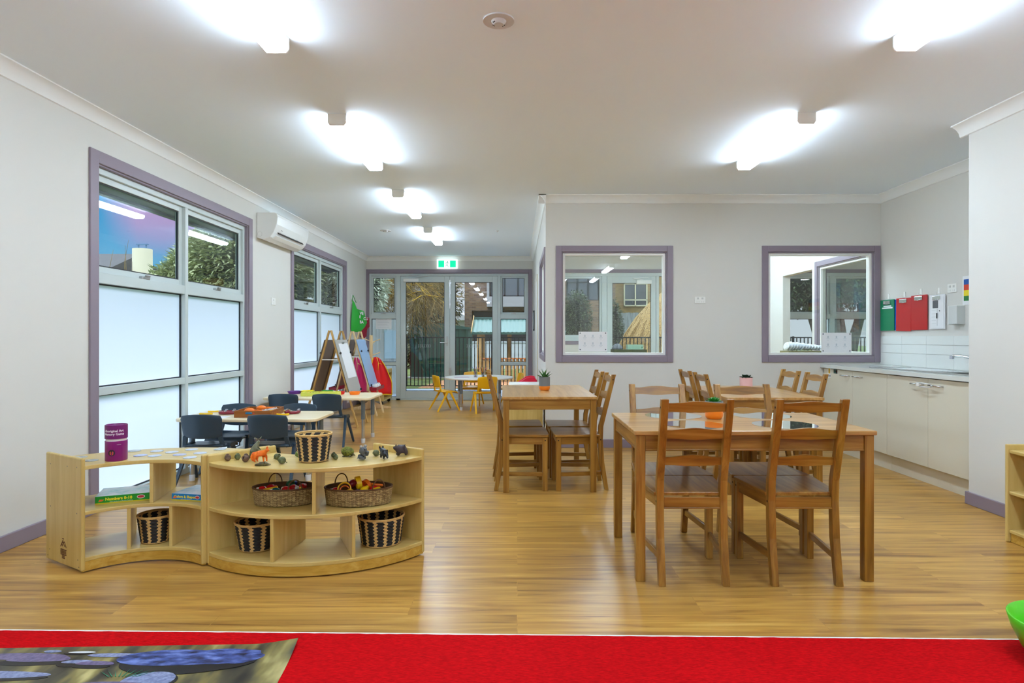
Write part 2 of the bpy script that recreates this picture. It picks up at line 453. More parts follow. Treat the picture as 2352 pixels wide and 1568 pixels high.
# ------------------------------------------------------------------ room constants
XL, XR, XK = -2.88, 3.25, 3.96      # left wall, near right wall, kitchen wall
YB, YF, YK = 11.88, 6.78, 4.48      # far facade, front of the inner room, end of the near right wall
CH = 2.74                           # ceiling
YN = -4.0                           # wall behind the camera
XF = 8.4                            # far right of the third room

def wall_holes(mb, kind, c0, c1, u0, u1, z0, z1, holes):
    """kind 'x': wall runs along Y at X c0..c1 ; 'y': wall runs along X at Y c0..c1"""
    us = sorted(set([u0, u1]+[h[0] for h in holes]+[h[1] for h in holes]))
    for a, b in zip(us[:-1], us[1:]):
        hs = [h for h in holes if h[0] < (a+b)/2 < h[1]]
        zs = [(z0, z1)]
        for h in hs:
            zs = [s for q in zs for s in ((q[0], min(q[1], h[2])), (max(q[0], h[3]), q[1])) if s[1]-s[0] > 1e-4]
        for s in zs:
            if kind == 'x': mb.box(c0, c1, a, b, s[0], s[1])
            else: mb.box(a, b, c0, c1, s[0], s[1])
W1 = (4.267, 6.66); W2 = (7.995, 10.395); WZ = 2.392
mb = MB(); mb.box(XL-0.12, XF, YN-0.1, YB+0.12, -0.12, 0.0)
struct('floor', mb, FLOOR, 'oak-look laminate plank floor running through the rooms', 'floor')
mb = MB(); mb.box(XL-0.12, XF, YN-0.1, YB+0.12, CH, CH+0.12)
struct('ceiling', mb, CEIL, 'smooth pale grey-white plaster ceiling', 'ceiling')
mb = MB(); wall_holes(mb, 'x', XL-0.12, XL, YN, YB+0.12, 0, CH, [(W1[0], W1[1], 0, WZ), (W2[0], W2[1], 0, WZ)])
struct('wall_left', mb, WALL, 'white painted wall with the two tall windows', 'wall')
DZ = 2.43
mb = MB(); wall_holes(mb, 'y', YB, YB+0.12, XL, XF, 0, CH, [(-2.84, 0.22, 0, DZ), (0.75, 3.3, 1.13, DZ), (1.70, 3.3, 0, DZ), (5.0, 7.8, 0, DZ)])
struct('wall_back', mb, WALL, 'white painted end wall around the glazed doors', 'wall')
mb = MB(); wall_holes(mb, 'y', YF, YF+0.1, 0.31, XK, 0, CH, [(0.485, 1.63, 0.993, 2.13), (2.727, 3.884, 0.993, 2.13)])
struct('wall_middle', mb, WALL, 'off-white wall behind the dining tables with two interior windows', 'wall')
mb = MB(); wall_holes(mb, 'x', 0.31, 0.41, YF+0.1, YB, 0, CH, [(6.93, 8.25, 0.993, 2.13)])
struct('wall_passage', mb, WALL, 'narrow side wall of the inner room beside the round table', 'wall')
mb = MB(); wall_holes(mb, 'x', XK, XK+0.11, YK-0.1, YB, 0, CH, [(7.0, 8.2, 0.993, 2.13), (8.36, 9.28, 0, 2.11)])
struct('wall_kitchen', mb, WALL, 'white wall behind the kitchen bench with clipboards', 'wall')
mb = MB(); mb.box(XR, XR+0.12, YN, YK, 0, CH); mb.box(XR+0.12, XK, YK-0.1, YK, 0, CH)
struct('wall_right', mb, WALL, 'white wall end at the right beside the low shelf', 'wall')
mb = MB(); mb.box(XL, XR, YN-0.1, YN, 0, CH)
struct('wall_near', mb, WALL, 'white wall behind the viewpoint', 'wall')
mb = MB(); mb.box(XF, XF+0.12, YN, YB+0.12, 0, CH); mb.box(XK+0.11, XF, YK-0.1, YK, 0, CH)
struct('wall_far_room', mb, WALL, 'outer wall of the furthest room', 'wall')

# cornices
def cove(mb, a, b, n):
    """coved cornice from a to b (2-D points), n = unit normal into the room"""
    pr = [(0, 0), (0.078, 0), (0.078, -0.008), (0.06, -0.012), (0.035, -0.03), (0.018, -0.055), (0.01, -0.082), (0, -0.086)]
    mb.prism(pr, lambda p: (a[0]+n[0]*p[0], a[1]+n[1]*p[0], CH+p[1]), lambda p: (b[0]+n[0]*p[0], b[1]+n[1]*p[0], CH+p[1]))
tn = [0]
def trim(mb, mats, label, cat='trim', **k):
    tn[0] += 1
    return struct('trim_%d' % tn[0], mb, mats, label, cat, **k)
def mk(fn, *a):
    m = MB(); fn(m, *a); return m
trim(mk(cove, (XL, YN), (XL, YB), (1, 0)), CORN, 'coved cornice above the tall windows', 'cornice', smooth=True)
trim(mk(cove, (XL, YB), (0.31, YB), (0, -1)), CORN, 'coved cornice above the exit doors', 'cornice', smooth=True)
trim(mk(cove, (0.31-0.078, YF), (XK, YF), (0, -1)), CORN, 'coved cornice above the interior windows', 'cornice', smooth=True)
trim(mk(cove, (0.31, YF-0.078), (0.31, YB), (-1, 0)), CORN, 'coved cornice along the passage wall', 'cornice', smooth=True)
trim(mk(cove, (XK, YK), (XK, YF), (-1, 0)), CORN, 'coved cornice above the kitchen bench', 'cornice', smooth=True)
trim(mk(cove, (XR, YN), (XR, YK+0.078), (-1, 0)), CORN, 'coved cornice on the near right wall', 'cornice', smooth=True)
def bb(name, *bx):
    m = MB()
    for b in bx: m.box(*b)
    return struct(name, m, PURP, None, None, bevel=0.004)
bh = 0.09
bb('baseboard_left', (XL, XL+0.018, YN, W1[0]-0.085, 0, bh), (XL, XL+0.018, W1[1]+0.085, W2[0]-0.085, 0, bh), (XL, XL+0.018, W2[1]+0.085, YB, 0, bh))
bb('baseboard_middle', (0.30, 3.33, YF-0.018, YF, 0, bh))
bb('baseboard_passage', (0.292, 0.31, YF, YB, 0, bh))
bb('baseboard_right', (XR-0.018, XR, YN, YK+0.018, 0, bh), (XR, 3.36, YK, YK+0.018, 0, bh))

# ------------------------------------------------------------------ windows
class Face:
    """axis helper: (u, d, z) box on a wall; d grows outward through the wall"""
    def __init__(s, kind, c, sgn): s.k = kind; s.c = c; s.s = sgn
    def box(s, mb, u0, u1, d0, d1, z0, z1):
        a, b = sorted((s.c+s.s*d0, s.c+s.s*d1))
        if s.k == 'x': mb.box(a, b, u0, u1, z0, z1)
        else: mb.box(u0, u1, a, b, z0, z1)
    def pt(s, u, d, z): return (s.c+s.s*d, u, z) if s.k == 'x' else (u, s.c+s.s*d, z)
FL = Face('x', XL, -1); FBK = Face('y', YB, 1)
def architrave(fc, u0, u1, z0, z1, w, par, four=True, t=0.016):
    m = MB()
    fc.box(m, u0-w, u0, -t, 0.0, z0-(w if four else 0), z1+w); fc.box(m, u1, u1+w, -t, 0.0, z0-(w if four else 0), z1+w)
    fc.box(m, u0, u1, -t, 0.0, z1, z1+w)
    if four: fc.box(m, u0, u1, -t, 0.0, z0-w, z0)
    fc.box(m, u0, u0+0.012, 0, 0.05, z0, z1); fc.box(m, u1-0.012, u1, 0, 0.05, z0, z1); fc.box(m, u0, u1, 0, 0.05, z1-0.012, z1)
    if four: fc.box(m, u0, u1, 0, 0.05, z0, z0+0.012)
    return m.build('architrave', PURP, par, bevel=0.003)
def sash(fc, par, u0, u1, z0, z1, d=0.055, w=0.045, latch=True):
    m = MB()
    fc.box(m, u0, u0+w, d, d+0.035, z0, z1); fc.box(m, u1-w, u1, d, d+0.035, z0, z1)
    fc.box(m, u0+w, u1-w, d, d+0.035, z0, z0+w); fc.box(m, u0+w, u1-w, d, d+0.035, z1-w, z1)
    o = m.build('sash', ALU, par, bevel=0.003)
    seal(fc, o, u0+w, u1-w, z0+w, z1-w, d+0.012)
    m = MB(); fc.box(m, u0+w, u1-w, d+0.018, d+0.024, z0+w, z1-w); m.build('glass_pane', GLASS, o)
    if latch:
        m = MB(); c = (u0+u1)/2; fc.box(m, c-0.05, c+0.05, d-0.03, d, z0+0.0, z0+0.022); fc.box(m, c-0.01, c+0.03, d-0.045, d-0.02, z0+0.02, z0+0.034)
        m.build('winder', STEEL, o, bevel=0.004)
    return o
def seal(fc, par, u0, u1, z0, z1, d, w=0.009, t=0.012):
    m = MB()
    fc.box(m, u0, u0+w, d, d+t, z0, z1); fc.box(m, u1-w, u1, d, d+t, z0, z1); fc.box(m, u0+w, u1-w, d, d+t, z0, z0+w); fc.box(m, u0+w, u1-w, d, d+t, z1-w, z1)
    return m.build('glazing_seal', ALUD, par)
def pane(fc, par, u0, u1, z0, z1, mat, d=0.075, name='glass_pane'):
    seal(fc, par, u0, u1, z0, z1, d-0.012)
    m = MB()
    if mat is FROST:
        m.poly([fc.pt(u0, d, z0), fc.pt(u1, d, z0), fc.pt(u1, d, z1), fc.pt(u0, d, z1)])
    else: fc.box(m, u0, u1, d, d+0.006, z0, z1)
    return m.build(name, mat, par)
def tall_window(n, label, w):
    r = sthing('window_%d' % n, label, 'window', FL.pt(w[0], 0, 0)); inv = Matrix.Translation(-Vector(r.location))
    u0, u1 = w; mid = (u0+u1)/2+0.012
    kids = []
    kids.append(architrave(FL, u0, u1, 0, WZ, 0.085, r, four=False))
    m = MB(); b = 0.045
    FL.box(m, u0+0.012, u0+b, 0.03, 0.115, 0, WZ-0.012); FL.box(m, u1-b, u1-0.012, 0.03, 0.115, 0, WZ-0.012)
    FL.box(m, u0+b, u1-b, 0.03, 0.115, WZ-0.055, WZ-0.012); FL.box(m, u0+b, u1-b, 0.03, 0.115, 0, 0.05)
    FL.box(m, mid-0.024, mid+0.024, 0.025, 0.115, 0.05, WZ-0.055)
    for a, c in ((u0+b, mid-0.024), (mid+0.024, u1-b)):
        FL.box(m, a, c, 0.028, 0.115, 1.576, 1.652); FL.box(m, a, c, 0.028, 0.115, 0.791, 0.847)
    kids.append(m.build('frame', ALU, r, bevel=0.003))
    for a, c in ((u0+b, mid-0.024), (mid+0.024, u1-b)):
        kids.append(pane(FL, r, a, c, 0.05, 0.791, FROST, name='frosted_pane')); kids.append(pane(FL, r, a, c, 0.847, 1.576, FROST, name='frosted_pane'))
        kids.append(sash(FL, r, a, c, 1.652, WZ-0.055))
    fix_children(r)
    return r
def fix_children(r):
    inv = Matrix.Translation(-Vector(r.location))
    for ch in r.children:
        if ch.type == 'MESH': ch.data.transform(inv)
        for g in ch.children:
            if g.type == 'MESH': g.data.transform(inv)
tall_window(1, 'nearer tall aluminium window with frosted lower panes and purple surround', W1)
tall_window(2, 'further tall window with frosted panes, behind the easels', W2)

# interior fixed windows in the middle wall
def inner_window(n, label, fc, u0, u1, z0, z1, w):
    r = sthing('window_%d' % n, label, 'window', fc.pt(u0, 0, z0))
    architrave(fc, u0, u1, z0, z1, w, r)
    m = MB(); b = 0.026; u0 += 0.012; u1 -= 0.012; z0 += 0.012; z1 -= 0.012
    fc.box(m, u0, u0+b, 0.02, 0.085, z0, z1); fc.box(m, u1-b, u1, 0.02, 0.085, z0, z1); fc.box(m, u0+b, u1-b, 0.02, 0.085, z0, z0+b); fc.box(m, u0+b, u1-b, 0.02, 0.085, z1-b, z1)
    m.build('frame', WHITE, r, bevel=0.002)
    m = MB(); fc.box(m, u0+b, u1-b, 0.05, 0.056, z0+b, z1-b); m.build('glass_pane', GLASS, r)
    # architrave of the other side
    m = MB(); D = 0.1; u0 -= 0.012; u1 += 0.012; z0 -= 0.012; z1 += 0.012
    fc.box(m, u0-w, u0, D, D+0.016, z0-w, z1+w); fc.box(m, u1, u1+w, D, D+0.016, z0-w, z1+w); fc.box(m, u0, u1, D, D+0.016, z1, z1+w); fc.box(m, u0, u1, D, D+0.016, z0-w, z0)
    m.build('rear_architrave', PURP, r, bevel=0.002)
    fix_children(r); return r
FM = Face('y', YF, 1); FP = Face('x', 0.31, 1); FK = Face('x', XK, 1)
inner_window(3, 'square interior window nearer the passage with purple surround', FM, 0.485, 1.63, 0.993, 2.13, 0.065)
inner_window(4, 'square interior window nearer the kitchen with purple surround', FM, 2.727, 3.884, 0.993, 2.13, 0.065)
inner_window(5, 'interior window in the passage wall seen almost edge on', FP, 6.93, 8.25, 0.993, 2.13, 0.065)
FK2 = Face('x', XK, 1)
inner_window(6, 'purple framed window between the inner room and the third room', FK2, 7.0, 8.2, 0.993, 2.13, 0.065)

# glazed back wall of the main room
d1 = sthing('door_1', 'double glazed aluminium exit doors with side windows and purple surround', 'door', (-1.3, YB, 0))
architrave(FBK, -2.84, 0.22, 0, DZ, 0.066, d1, four=False)
m = MB()
FBK.box(m, -2.828, -2.79, 0.02, 0.115, 0, DZ-0.012); FBK.box(m, 0.17, 0.208, 0.02, 0.115, 0, DZ-0.012)
FBK.box(m, -2.79, 0.17, 0.02, 0.115, DZ-0.055, DZ-0.012)
FBK.box(m, -2.317, -2.235, 0.02, 0.115, 0, DZ-0.055); FBK.box(m, -0.37, -0.318, 0.02, 0.115, 0, DZ-0.055)
FBK.box(m, -2.79, 0.17, 0.02, 0.13, 0, 0.035)
for a, c in ((-2.79, -2.317), (-0.318, 0.17)):
    FBK.box(m, a, c, 0.02, 0.115, 1.555, 1.645); FBK.box(m, a, c, 0.02, 0.115, 0.665, 0.725); FBK.box(m, a, c, 0.02, 0.115, 0.035, 0.06)
m.build('frame', ALU, d1, bevel=0.003)
for a, c in ((-2.79, -2.317), (-0.318, 0.17)):
    pane(FBK, d1, a, c, 0.06, 0.665, GLASS); pane(FBK, d1, a, c, 0.725, 1.555, GLASS)
    sash(FBK, d1, a, c, 1.645, DZ-0.055, w=0.035)
def leaf(a, c, par, hinge):
    m = MB(); w0 = 0.10; zt = DZ-0.06
    FBK.box(m, a, a+w0, 0.03, 0.08, 0.04, zt); FBK.box(m, c-w0, c, 0.03, 0.08, 0.04, zt)
    FBK.box(m, a+w0, c-w0, 0.03, 0.08, 0.04, 0.175); FBK.box(m, a+w0, c-w0, 0.03, 0.08, 2.255, zt)
    o = m.build('door_leaf', ALU, par, bevel=0.004)
    pane(FBK, o, a+w0, c-w0, 0.175, 2.255, GLASS, d=0.055)
    m = MB()
    n0 = (a+c)/2+0.0
    for i in range(7):
        x = n0-0.14+i*0.036
        FBK.box(m, x, x+0.022, 0.050, 0.0545, 1.01, 1.018); FBK.box(m, x, x+0.022, 0.050, 0.0545, 1.052, 1.06); FBK.box(m, x+0.016, x+0.022, 0.050, 0.0545, 1.018, 1.052)
    m.build('safety_dots', plain('decal_grey', S(150, 160, 160), 0.5), o)
    return o
l1 = leaf(-2.232, -1.293, d1, -1); l2 = leaf(-1.289, -0.373, d1, 1)
m = MB(); FBK.box(m, -2.17, -1.88, -0.03, 0.03, 2.26, 2.32); m.build('door_closer', WHITE, l1, bevel=0.005)
m = MB(); m.bar((-1.95, YB-0.01, 2.33), (-1.7, YB-0.06, 2.36), 0.02, 0.008); m.bar((-1.7, YB-0.06, 2.36), (-2.05, YB+0.0, 2.38), 0.02, 0.008); m.build('closer_arm', STEEL, l1)
m = MB(); FBK.box(m, -1.355, -1.322, 0.015, 0.03, 1.04, 1.22); m.tube([(-1.338, YB+0.02, 1.1), (-1.338, YB-0.03, 1.1), (-1.47, YB-0.03, 1.1)], 0.009, 8); m.build('door_handle', STEEL, l1, smooth=True)
m = MB(); FBK.box(m, -1.30, -1.27, 0.01, 0.03, 0.5, 0.62); FBK.box(m, -1.31, -1.25, 0.0, 0.02, 0.55, 0.57); m.build('door_bolt', STEEL, l2)
m = MB(); FBK.box(m, -1.297, -1.277, 0.015, 0.03, 1.75, 2.30)
for z in (2.22, 2.02, 1.82): FBK.box(m, -1.31, -1.262, 0.012, 0.028, z, z+0.03)
m.build('hinge_strip', STEEL, l2)
# the helper built everything in world space: bring parts (and their parts) to the door's own origin
def relocal(root):
    off = Matrix.Translation(-Vector(root.location)); seen = set()
    def go(o):
        for c in o.children:
            if c.type == 'MESH' and c.data.name not in seen:
                c.data.transform(off); seen.add(c.data.name)
            go(c)
    go(root)
relocal(d1)

# glazing of the inner room and the third room, same facade
d2 = sthing('door_2', 'pale aluminium glass door and side windows of the inner room', 'door', (2.2, YB, 0))
m = MB(); FBK.box(m, 0.68, 3.37, -0.016, 0, DZ, DZ+0.066); FBK.box(m, 0.68, 1.70, -0.016, 0, 1.064, 1.13); FBK.box(m, 3.30, 3.366, -0.016, 0, 0, DZ)
m.build('architrave', PURP, d2)
m = MB()
FBK.box(m, 0.75, 3.3, 0.02, 0.115, DZ-0.06, DZ)
FBK.box(m, 0.75, 0.80, 0.02, 0.115, 1.13, DZ-0.06); FBK.box(m, 1.62, 1.715, 0.02, 0.115, 0, DZ-0.06); FBK.box(m, 0.80, 1.62, 0.02, 0.115, 1.13, 1.20)
FBK.box(m, 2.655, 2.71, 0.02, 0.115, 0, DZ-0.06); FBK.box(m, 3.25, 3.3, 0.02, 0.115, 0, DZ-0.06); FBK.box(m, 1.7, 3.3, 0.02, 0.115, 0, 0.04)
m.build('frame', ALU, d2, bevel=0.003)
sash(FBK, d2, 0.80, 1.62, 1.20, DZ-0.06, latch=False)
pane(FBK, d2, 2.71, 3.25, 0.04, DZ-0.06, GLASS)
m = MB(); FBK.box(m, 1.72, 1.82, 0.03, 0.08, 0.04, 2.37); FBK.box(m, 2.56, 2.65, 0.03, 0.08, 0.04, 2.37); FBK.box(m, 1.82, 2.56, 0.03, 0.08, 0.04, 0.18); FBK.box(m, 1.82, 2.56, 0.03, 0.08, 2.24, 2.37)
l3 = m.build('door_leaf', ALU, d2, bevel=0.003); pane(FBK, l3, 1.82, 2.56, 0.18, 2.24, GLASS, d=0.055)
m = MB(); FBK.box(m, 2.28, 2.56, -0.03, 0.03, 2.22, 2.29); m.bar((2.4, YB-0.01, 2.3), (2.2, YB-0.06, 2.32), 0.02, 0.008); m.bar((2.2, YB-0.06, 2.32), (2.5, YB, 2.34), 0.02, 0.008)
m.build('door_closer', WHITE, l3)
relocal(d2)
w7 = sthing('window_7', 'full height aluminium window of the third room', 'window', (6.0, YB, 0))
m = MB(); FBK.box(m, 4.93, 7.87, -0.016, 0, DZ, DZ+0.066); FBK.box(m, 4.93, 5.0, -0.016, 0, 0, DZ); m.build('architrave', PURP, w7)
m = MB(); FBK.box(m, 5.0, 7.8, 0.02, 0.115, DZ-0.06, DZ); FBK.box(m, 5.0, 7.8, 0.02, 0.115, 0, 0.05)
for x in (5.0, 5.98, 6.98, 7.72): FBK.box(m, x, x+0.09, 0.02, 0.115, 0.05, DZ-0.06)
for a, c in ((5.09, 5.98), (6.07, 6.98), (7.07, 7.72)): FBK.box(m, a, c, 0.02, 0.115, 1.555, 1.645)
m.build('frame', ALU, w7, bevel=0.003)
for a, c in ((5.09, 5.98), (6.07, 6.98), (7.07, 7.72)):
    pane(FBK, w7, a, c, 0.05, 1.555, GLASS); sash(FBK, w7, a, c, 1.645, DZ-0.06, latch=False)
relocal(w7)
# side door in the passage wall
d3 = sthing('door_3', 'plain cream door in the passage wall seen edge on', 'door', (0.31, 9.4, 0))
m = MB(); m.box(0.296, 0.31, 9.35, 9.42, 0, 2.15); m.box(0.296, 0.31, 10.2, 10.27, 0, 2.15); m.box(0.296, 0.31, 9.42, 10.2, 2.08, 2.15); m.build('door_frame', CREAM, d3)
m = MB(); m.box(0.300, 0.31, 9.42, 10.2, 0.0, 2.08); m.build('door_leaf', WHITE, d3)
relocal(d3)

# papers fixed to the interior windows
def glass_notice(x0, x1, z0, z1, label):
    t = thing('paper_notice', label, 'notice', ((x0+x1)/2, YF+0.048, z0), 0, 'paper notices on the interior windows')
    w = x1-x0; h = z1-z0
    m = MB(); m.box(-w/2, w/2, -0.002, 0, 0, h); m.build('sheet', PAPER, t)
    for i in range(3):
        for j in range(2):
            m = MB(); cx = -w*0.28+i*w*0.28; cz = h*0.68-j*h*0.38
            m.box(cx-0.02, cx+0.02, -0.003, -0.002, cz, cz+0.004); m.box(cx-0.008, cx+0.008, -0.003, -0.002, cz+0.01, cz+0.035); m.box(cx-0.014, cx+0.012, -0.003, -0.002, cz-0.014, cz-0.011)
            m.build('pictogram', plain('faint_print', S(190, 198, 204), 0.6), t)
    m = MB()
    for sx in (-1, 1):
        for z in (0.02, h-0.015): MB().ball((sx*(w/2-0.018), -0.004, z), 0.007, 8, 6, (1, 0.5, 1)).build('stud', plain('stud', S(60, 70, 84), 0.4), t)
glass_notice(0.672, 0.987, 1.045, 1.26, 'white notice sheet on the interior window nearer the passage')
glass_notice(3.335, 3.665, 1.03, 1.25, 'white notice sheet on the interior window nearer the kitchen')

# ------------------------------------------------------------------ ceiling lights
DIFF = plain('lit_diffuser', S(255, 255, 255), 0.4, emis=(0.81, 0.97, 1.13, 1), es=18.0)
def make_batten(label, x, y, grp='white linear ceiling lights'):
    t = thing('ceiling_light', label, 'ceiling light', (x, y, CH), 0, grp)
    L = 1.19
    m = MB(); m.box(-0.060, 0.060, -L/2+0.01, L/2-0.01, -0.036, 0.0); m.build('base_channel', WHITE, t)
    pr = [(-0.062, -0.036), (-0.062, -0.062), (-0.05, -0.078), (0.05, -0.078), (0.062, -0.062), (0.062, -0.036)]
    m = MB(); m.prism(pr, lambda p: (p[0], -L/2+0.012, p[1]), lambda p: (p[0], L/2-0.012, p[1])); m.build('diffuser', DIFF, t, bevel=0.003)
    for s in (-1, 1):
        m = MB(); y0, y1 = sorted((s*(L/2-0.012), s*L/2))
        pc = [(-0.064, 0), (-0.064, -0.06), (-0.05, -0.08), (0.05, -0.08), (0.064, -0.06), (0.064, 0)]
        m.prism(pc, lambda p: (p[0], y0, p[1]), lambda p: (p[0], y1, p[1])); m.build('end_cap', WHITE, t, bevel=0.003)
    return t
b0 = make_batten('linear ceiling light cut by the top edge, on the tall window side', -1.24, 2.62)
for lab, x, y in (('largest complete linear ceiling light of the row beside the tall windows', -1.245, 4.89),
                  ('third linear ceiling light of the window side row, counting from the front', -1.247, 7.10),
                  ('furthest linear ceiling light, nearest the exit sign', -1.25, 9.31),
                  ('linear ceiling light cut by the top right corner of the picture', 1.99, 2.60),
                  ('linear ceiling light above the wooden dining tables', 1.985, 4.86)):
    copy_tree(b0, None, (x, y, CH), 0, lab)
for lab, x, y in (('unseen light added to brighten the inner room, passage side', 1.2, 9.55), ('unseen light added to brighten the inner room, far side', 3.0, 9.55), ('nearer unseen light added to brighten the inner room, passage side', 1.2, 7.9), ('nearer unseen light added to brighten the inner room, far side', 3.0, 7.9), ('unseen light added to brighten the third room', 5.6, 8.6), ('second unseen light added to brighten the third room', 7.3, 8.6),  # unseen battens added only to brighten the inner and third rooms
                  ('unseen ceiling light behind the viewpoint, window side', -1.24, 0.0), ('unseen ceiling light behind the viewpoint, far side', 1.99, 0.0),
                  ('unseen rearmost ceiling light, window side', -1.24, -2.4), ('unseen rearmost ceiling light, far side', 1.99, -2.4)):
    copy_tree(b0, None, (x, y, CH), 0, lab)

def disc_vent(x, y, r, label, name='ceiling_speaker'):
    t = thing(name, label, 'smoke detector', (x, y, CH))
    m = MB(); m.lathe([(0, -0.004), (r*0.6, -0.006), (r*0.93, -0.004), (r, -0.007), (r, 0)], seg=36); m.build('rim', plain('pale_grey_plastic', S(205, 204, 204), 0.5), t, smooth=True)
    m = MB(); m.lathe([(0, -0.022), (r*0.3, -0.022), (r*0.42, -0.014), (r*0.5, -0.004)], seg=28); m.build('sensor', plain('pale_grey_plastic', S(205, 204, 204), 0.5), t, smooth=True)
    if r > 0.06:
        m = MB()
        for a in (0.5, 0.9, 2.4, 2.7, -2.6, -2.3): m.ball((r*0.4*math.cos(a), r*0.4*math.sin(a), -0.017), 0.0032, 6, 4)
        m.build('holes', BLACK, t)
disc_vent(-0.09, 3.03, 0.076, 'round ceiling detector near the top of the picture', 'smoke_detector')
disc_vent(-1.90, 8.98, 0.078, 'distant round ceiling detector beside the furthest lights', 'smoke_detector')
disc_vent(-0.29, 9.0, 0.028, 'tiny ceiling sprinkler in front of the exit doors', 'sprinkler_head')

# exit sign
t = thing('exit_sign', 'lit green exit sign with a running figure above the doors', 'exit sign', (-1.327, YB-0.075, 2.505))
SGN = plain('sign_green', S(0, 220, 160), 0.4, emis=S(0, 225, 150), es=0.42)
SWH = plain('sign_white', S(240, 250, 250), 0.4, emis=S(235, 250, 250), es=0.45)
m = MB(); m.box(-0.195, 0.195, -0.025, 0.025, 0, 0.17); m.build('housing', SWH, t, bevel=0.004)
m = MB(); m.box(-0.165, -0.055, -0.028, -0.026, 0.02, 0.148); m.build('green_panel', SGN, t)
m = MB(); m.box(0.055, 0.165, -0.028, -0.026, 0.02, 0.148); m.build('green_panel', SGN, t)
m = MB(); fg = plain('sign_figure', S(110, 190, 165), 0.5)
m.ball((0.012, -0.028, 0.13), 0.010, 8, 6, (1, 0.3, 1))
for a, b in (((0.008, 0.115), (-0.006, 0.075)), ((0.008, 0.11), (0.035, 0.10)), ((0.006, 0.112), (-0.022, 0.105)), ((-0.022, 0.105), (-0.03, 0.085)), ((-0.006, 0.075), (0.012, 0.055)), ((0.012, 0.055), (0.022, 0.025)), ((-0.006, 0.075), (-0.012, 0.05)), ((-0.012, 0.05), (-0.04, 0.048))):
    m.bar((a[0], -0.0275, a[1]), (b[0], -0.0275, b[1]), 0.008, 0.002, up=(0, 1, 0))
m.build('running_figure', fg, t)

# ------------------------------------------------------------------ air conditioner, switches, hooks
t = thing('air_conditioner', 'white split-system air conditioner on the wall between the tall windows', 'air conditioner', (XL, 6.88, 2.28))
pr = [(0, 0.02), (0, 0.30), (0.20, 0.30), (0.225, 0.285), (0.235, 0.25), (0.225, 0.17), (0.19, 0.08), (0.15, 0.03), (0.07, 0.0)]
m = MB(); m.prism(pr, lambda p: (p[0], 0.0, p[1]), lambda p: (p[0], 1.03, p[1])); m.build('body', WHITEG, t, bevel=0.008, seg=3)
m = MB(); m.bar((0.200, 0.10, 0.085), (0.200, 0.90, 0.085), 0.022, 0.008, up=(1, 0, 0.8)); m.build('air_slot', BLACK, t)
m = MB(); m.bar((0.170, 0.06, 0.035), (0.170, 0.96, 0.035), 0.055, 0.006, up=(0.6, 0, -0.9)); m.build('louvre', WHITE, t)
m = MB(); m.tube([(0.035+0.025*math.cos(a), -0.001, 0.06+0.03*math.sin(a)) for a in [i*PI/8 for i in range(16)]], 0.0015, 6, closed=True); m.build('pipe_knockout', plain('pale_grey_plastic', S(205, 204, 204)), t)
m = MB(); m.box(0.222, 0.226, 0.12, 0.17, 0.115, 0.122); m.build('badge', plain('badge_grey', S(150, 150, 150)), t)
def plate(name, label, cat, loc, size, normal, slots=2):
    t = thing(name, label, cat, loc)
    w, h = size; m = MB()
    M = {'+x': Matrix.Rotation(R(90), 4, 'Z'), '-y': Matrix(), '-x': Matrix.Rotation(R(-90), 4, 'Z')}[normal]
    m.T = M; m.box(-w/2, w/2, -0.009, 0, -h/2, h/2); m.build('cover_plate', WHITE, t, bevel=0.003)
    m = MB(M)
    for i in range(slots):
        cx = (i-(slots-1)/2)*w/(slots+0.4); m.box(cx-0.010, cx+0.010, -0.0115, -0.009, 0.006, 0.026)
        m.box(cx-0.012, cx-0.009, -0.0098, -0.009, -0.028, -0.012); m.box(cx+0.009, cx+0.012, -0.0098, -0.009, -0.028, -0.012)
    m.build('rockers', plain('switch_grey', S(196, 198, 196)), t)
plate('light_switch', 'small white wall switch between the tall windows', 'light switch', (XL, 7.34, 1.622), (0.12, 0.085), '+x', 1)
plate('power_outlet', 'white double wall socket between the two interior windows', 'power outlet', (1.99, YF, 1.605), (0.118, 0.075), '-y')
plate('power_outlet', 'white wall socket above the kitchen bench behind the clipboards', 'power outlet', (XK, 5.66, 1.645), (0.118, 0.08), '-x')
t = thing('picture_frame', 'thin black framed notice on the passage wall seen edge on', 'notice', (0.31, 11.3, 1.32))
m = MB(); m.box(-0.02, 0, -0.2, 0.2, 0, 0.36); m.build('frame', BLACK, t)
m = MB(); m.box(-0.0215, -0.02, -0.17, 0.17, 0.03, 0.33); m.build('sheet', PAPER, t)

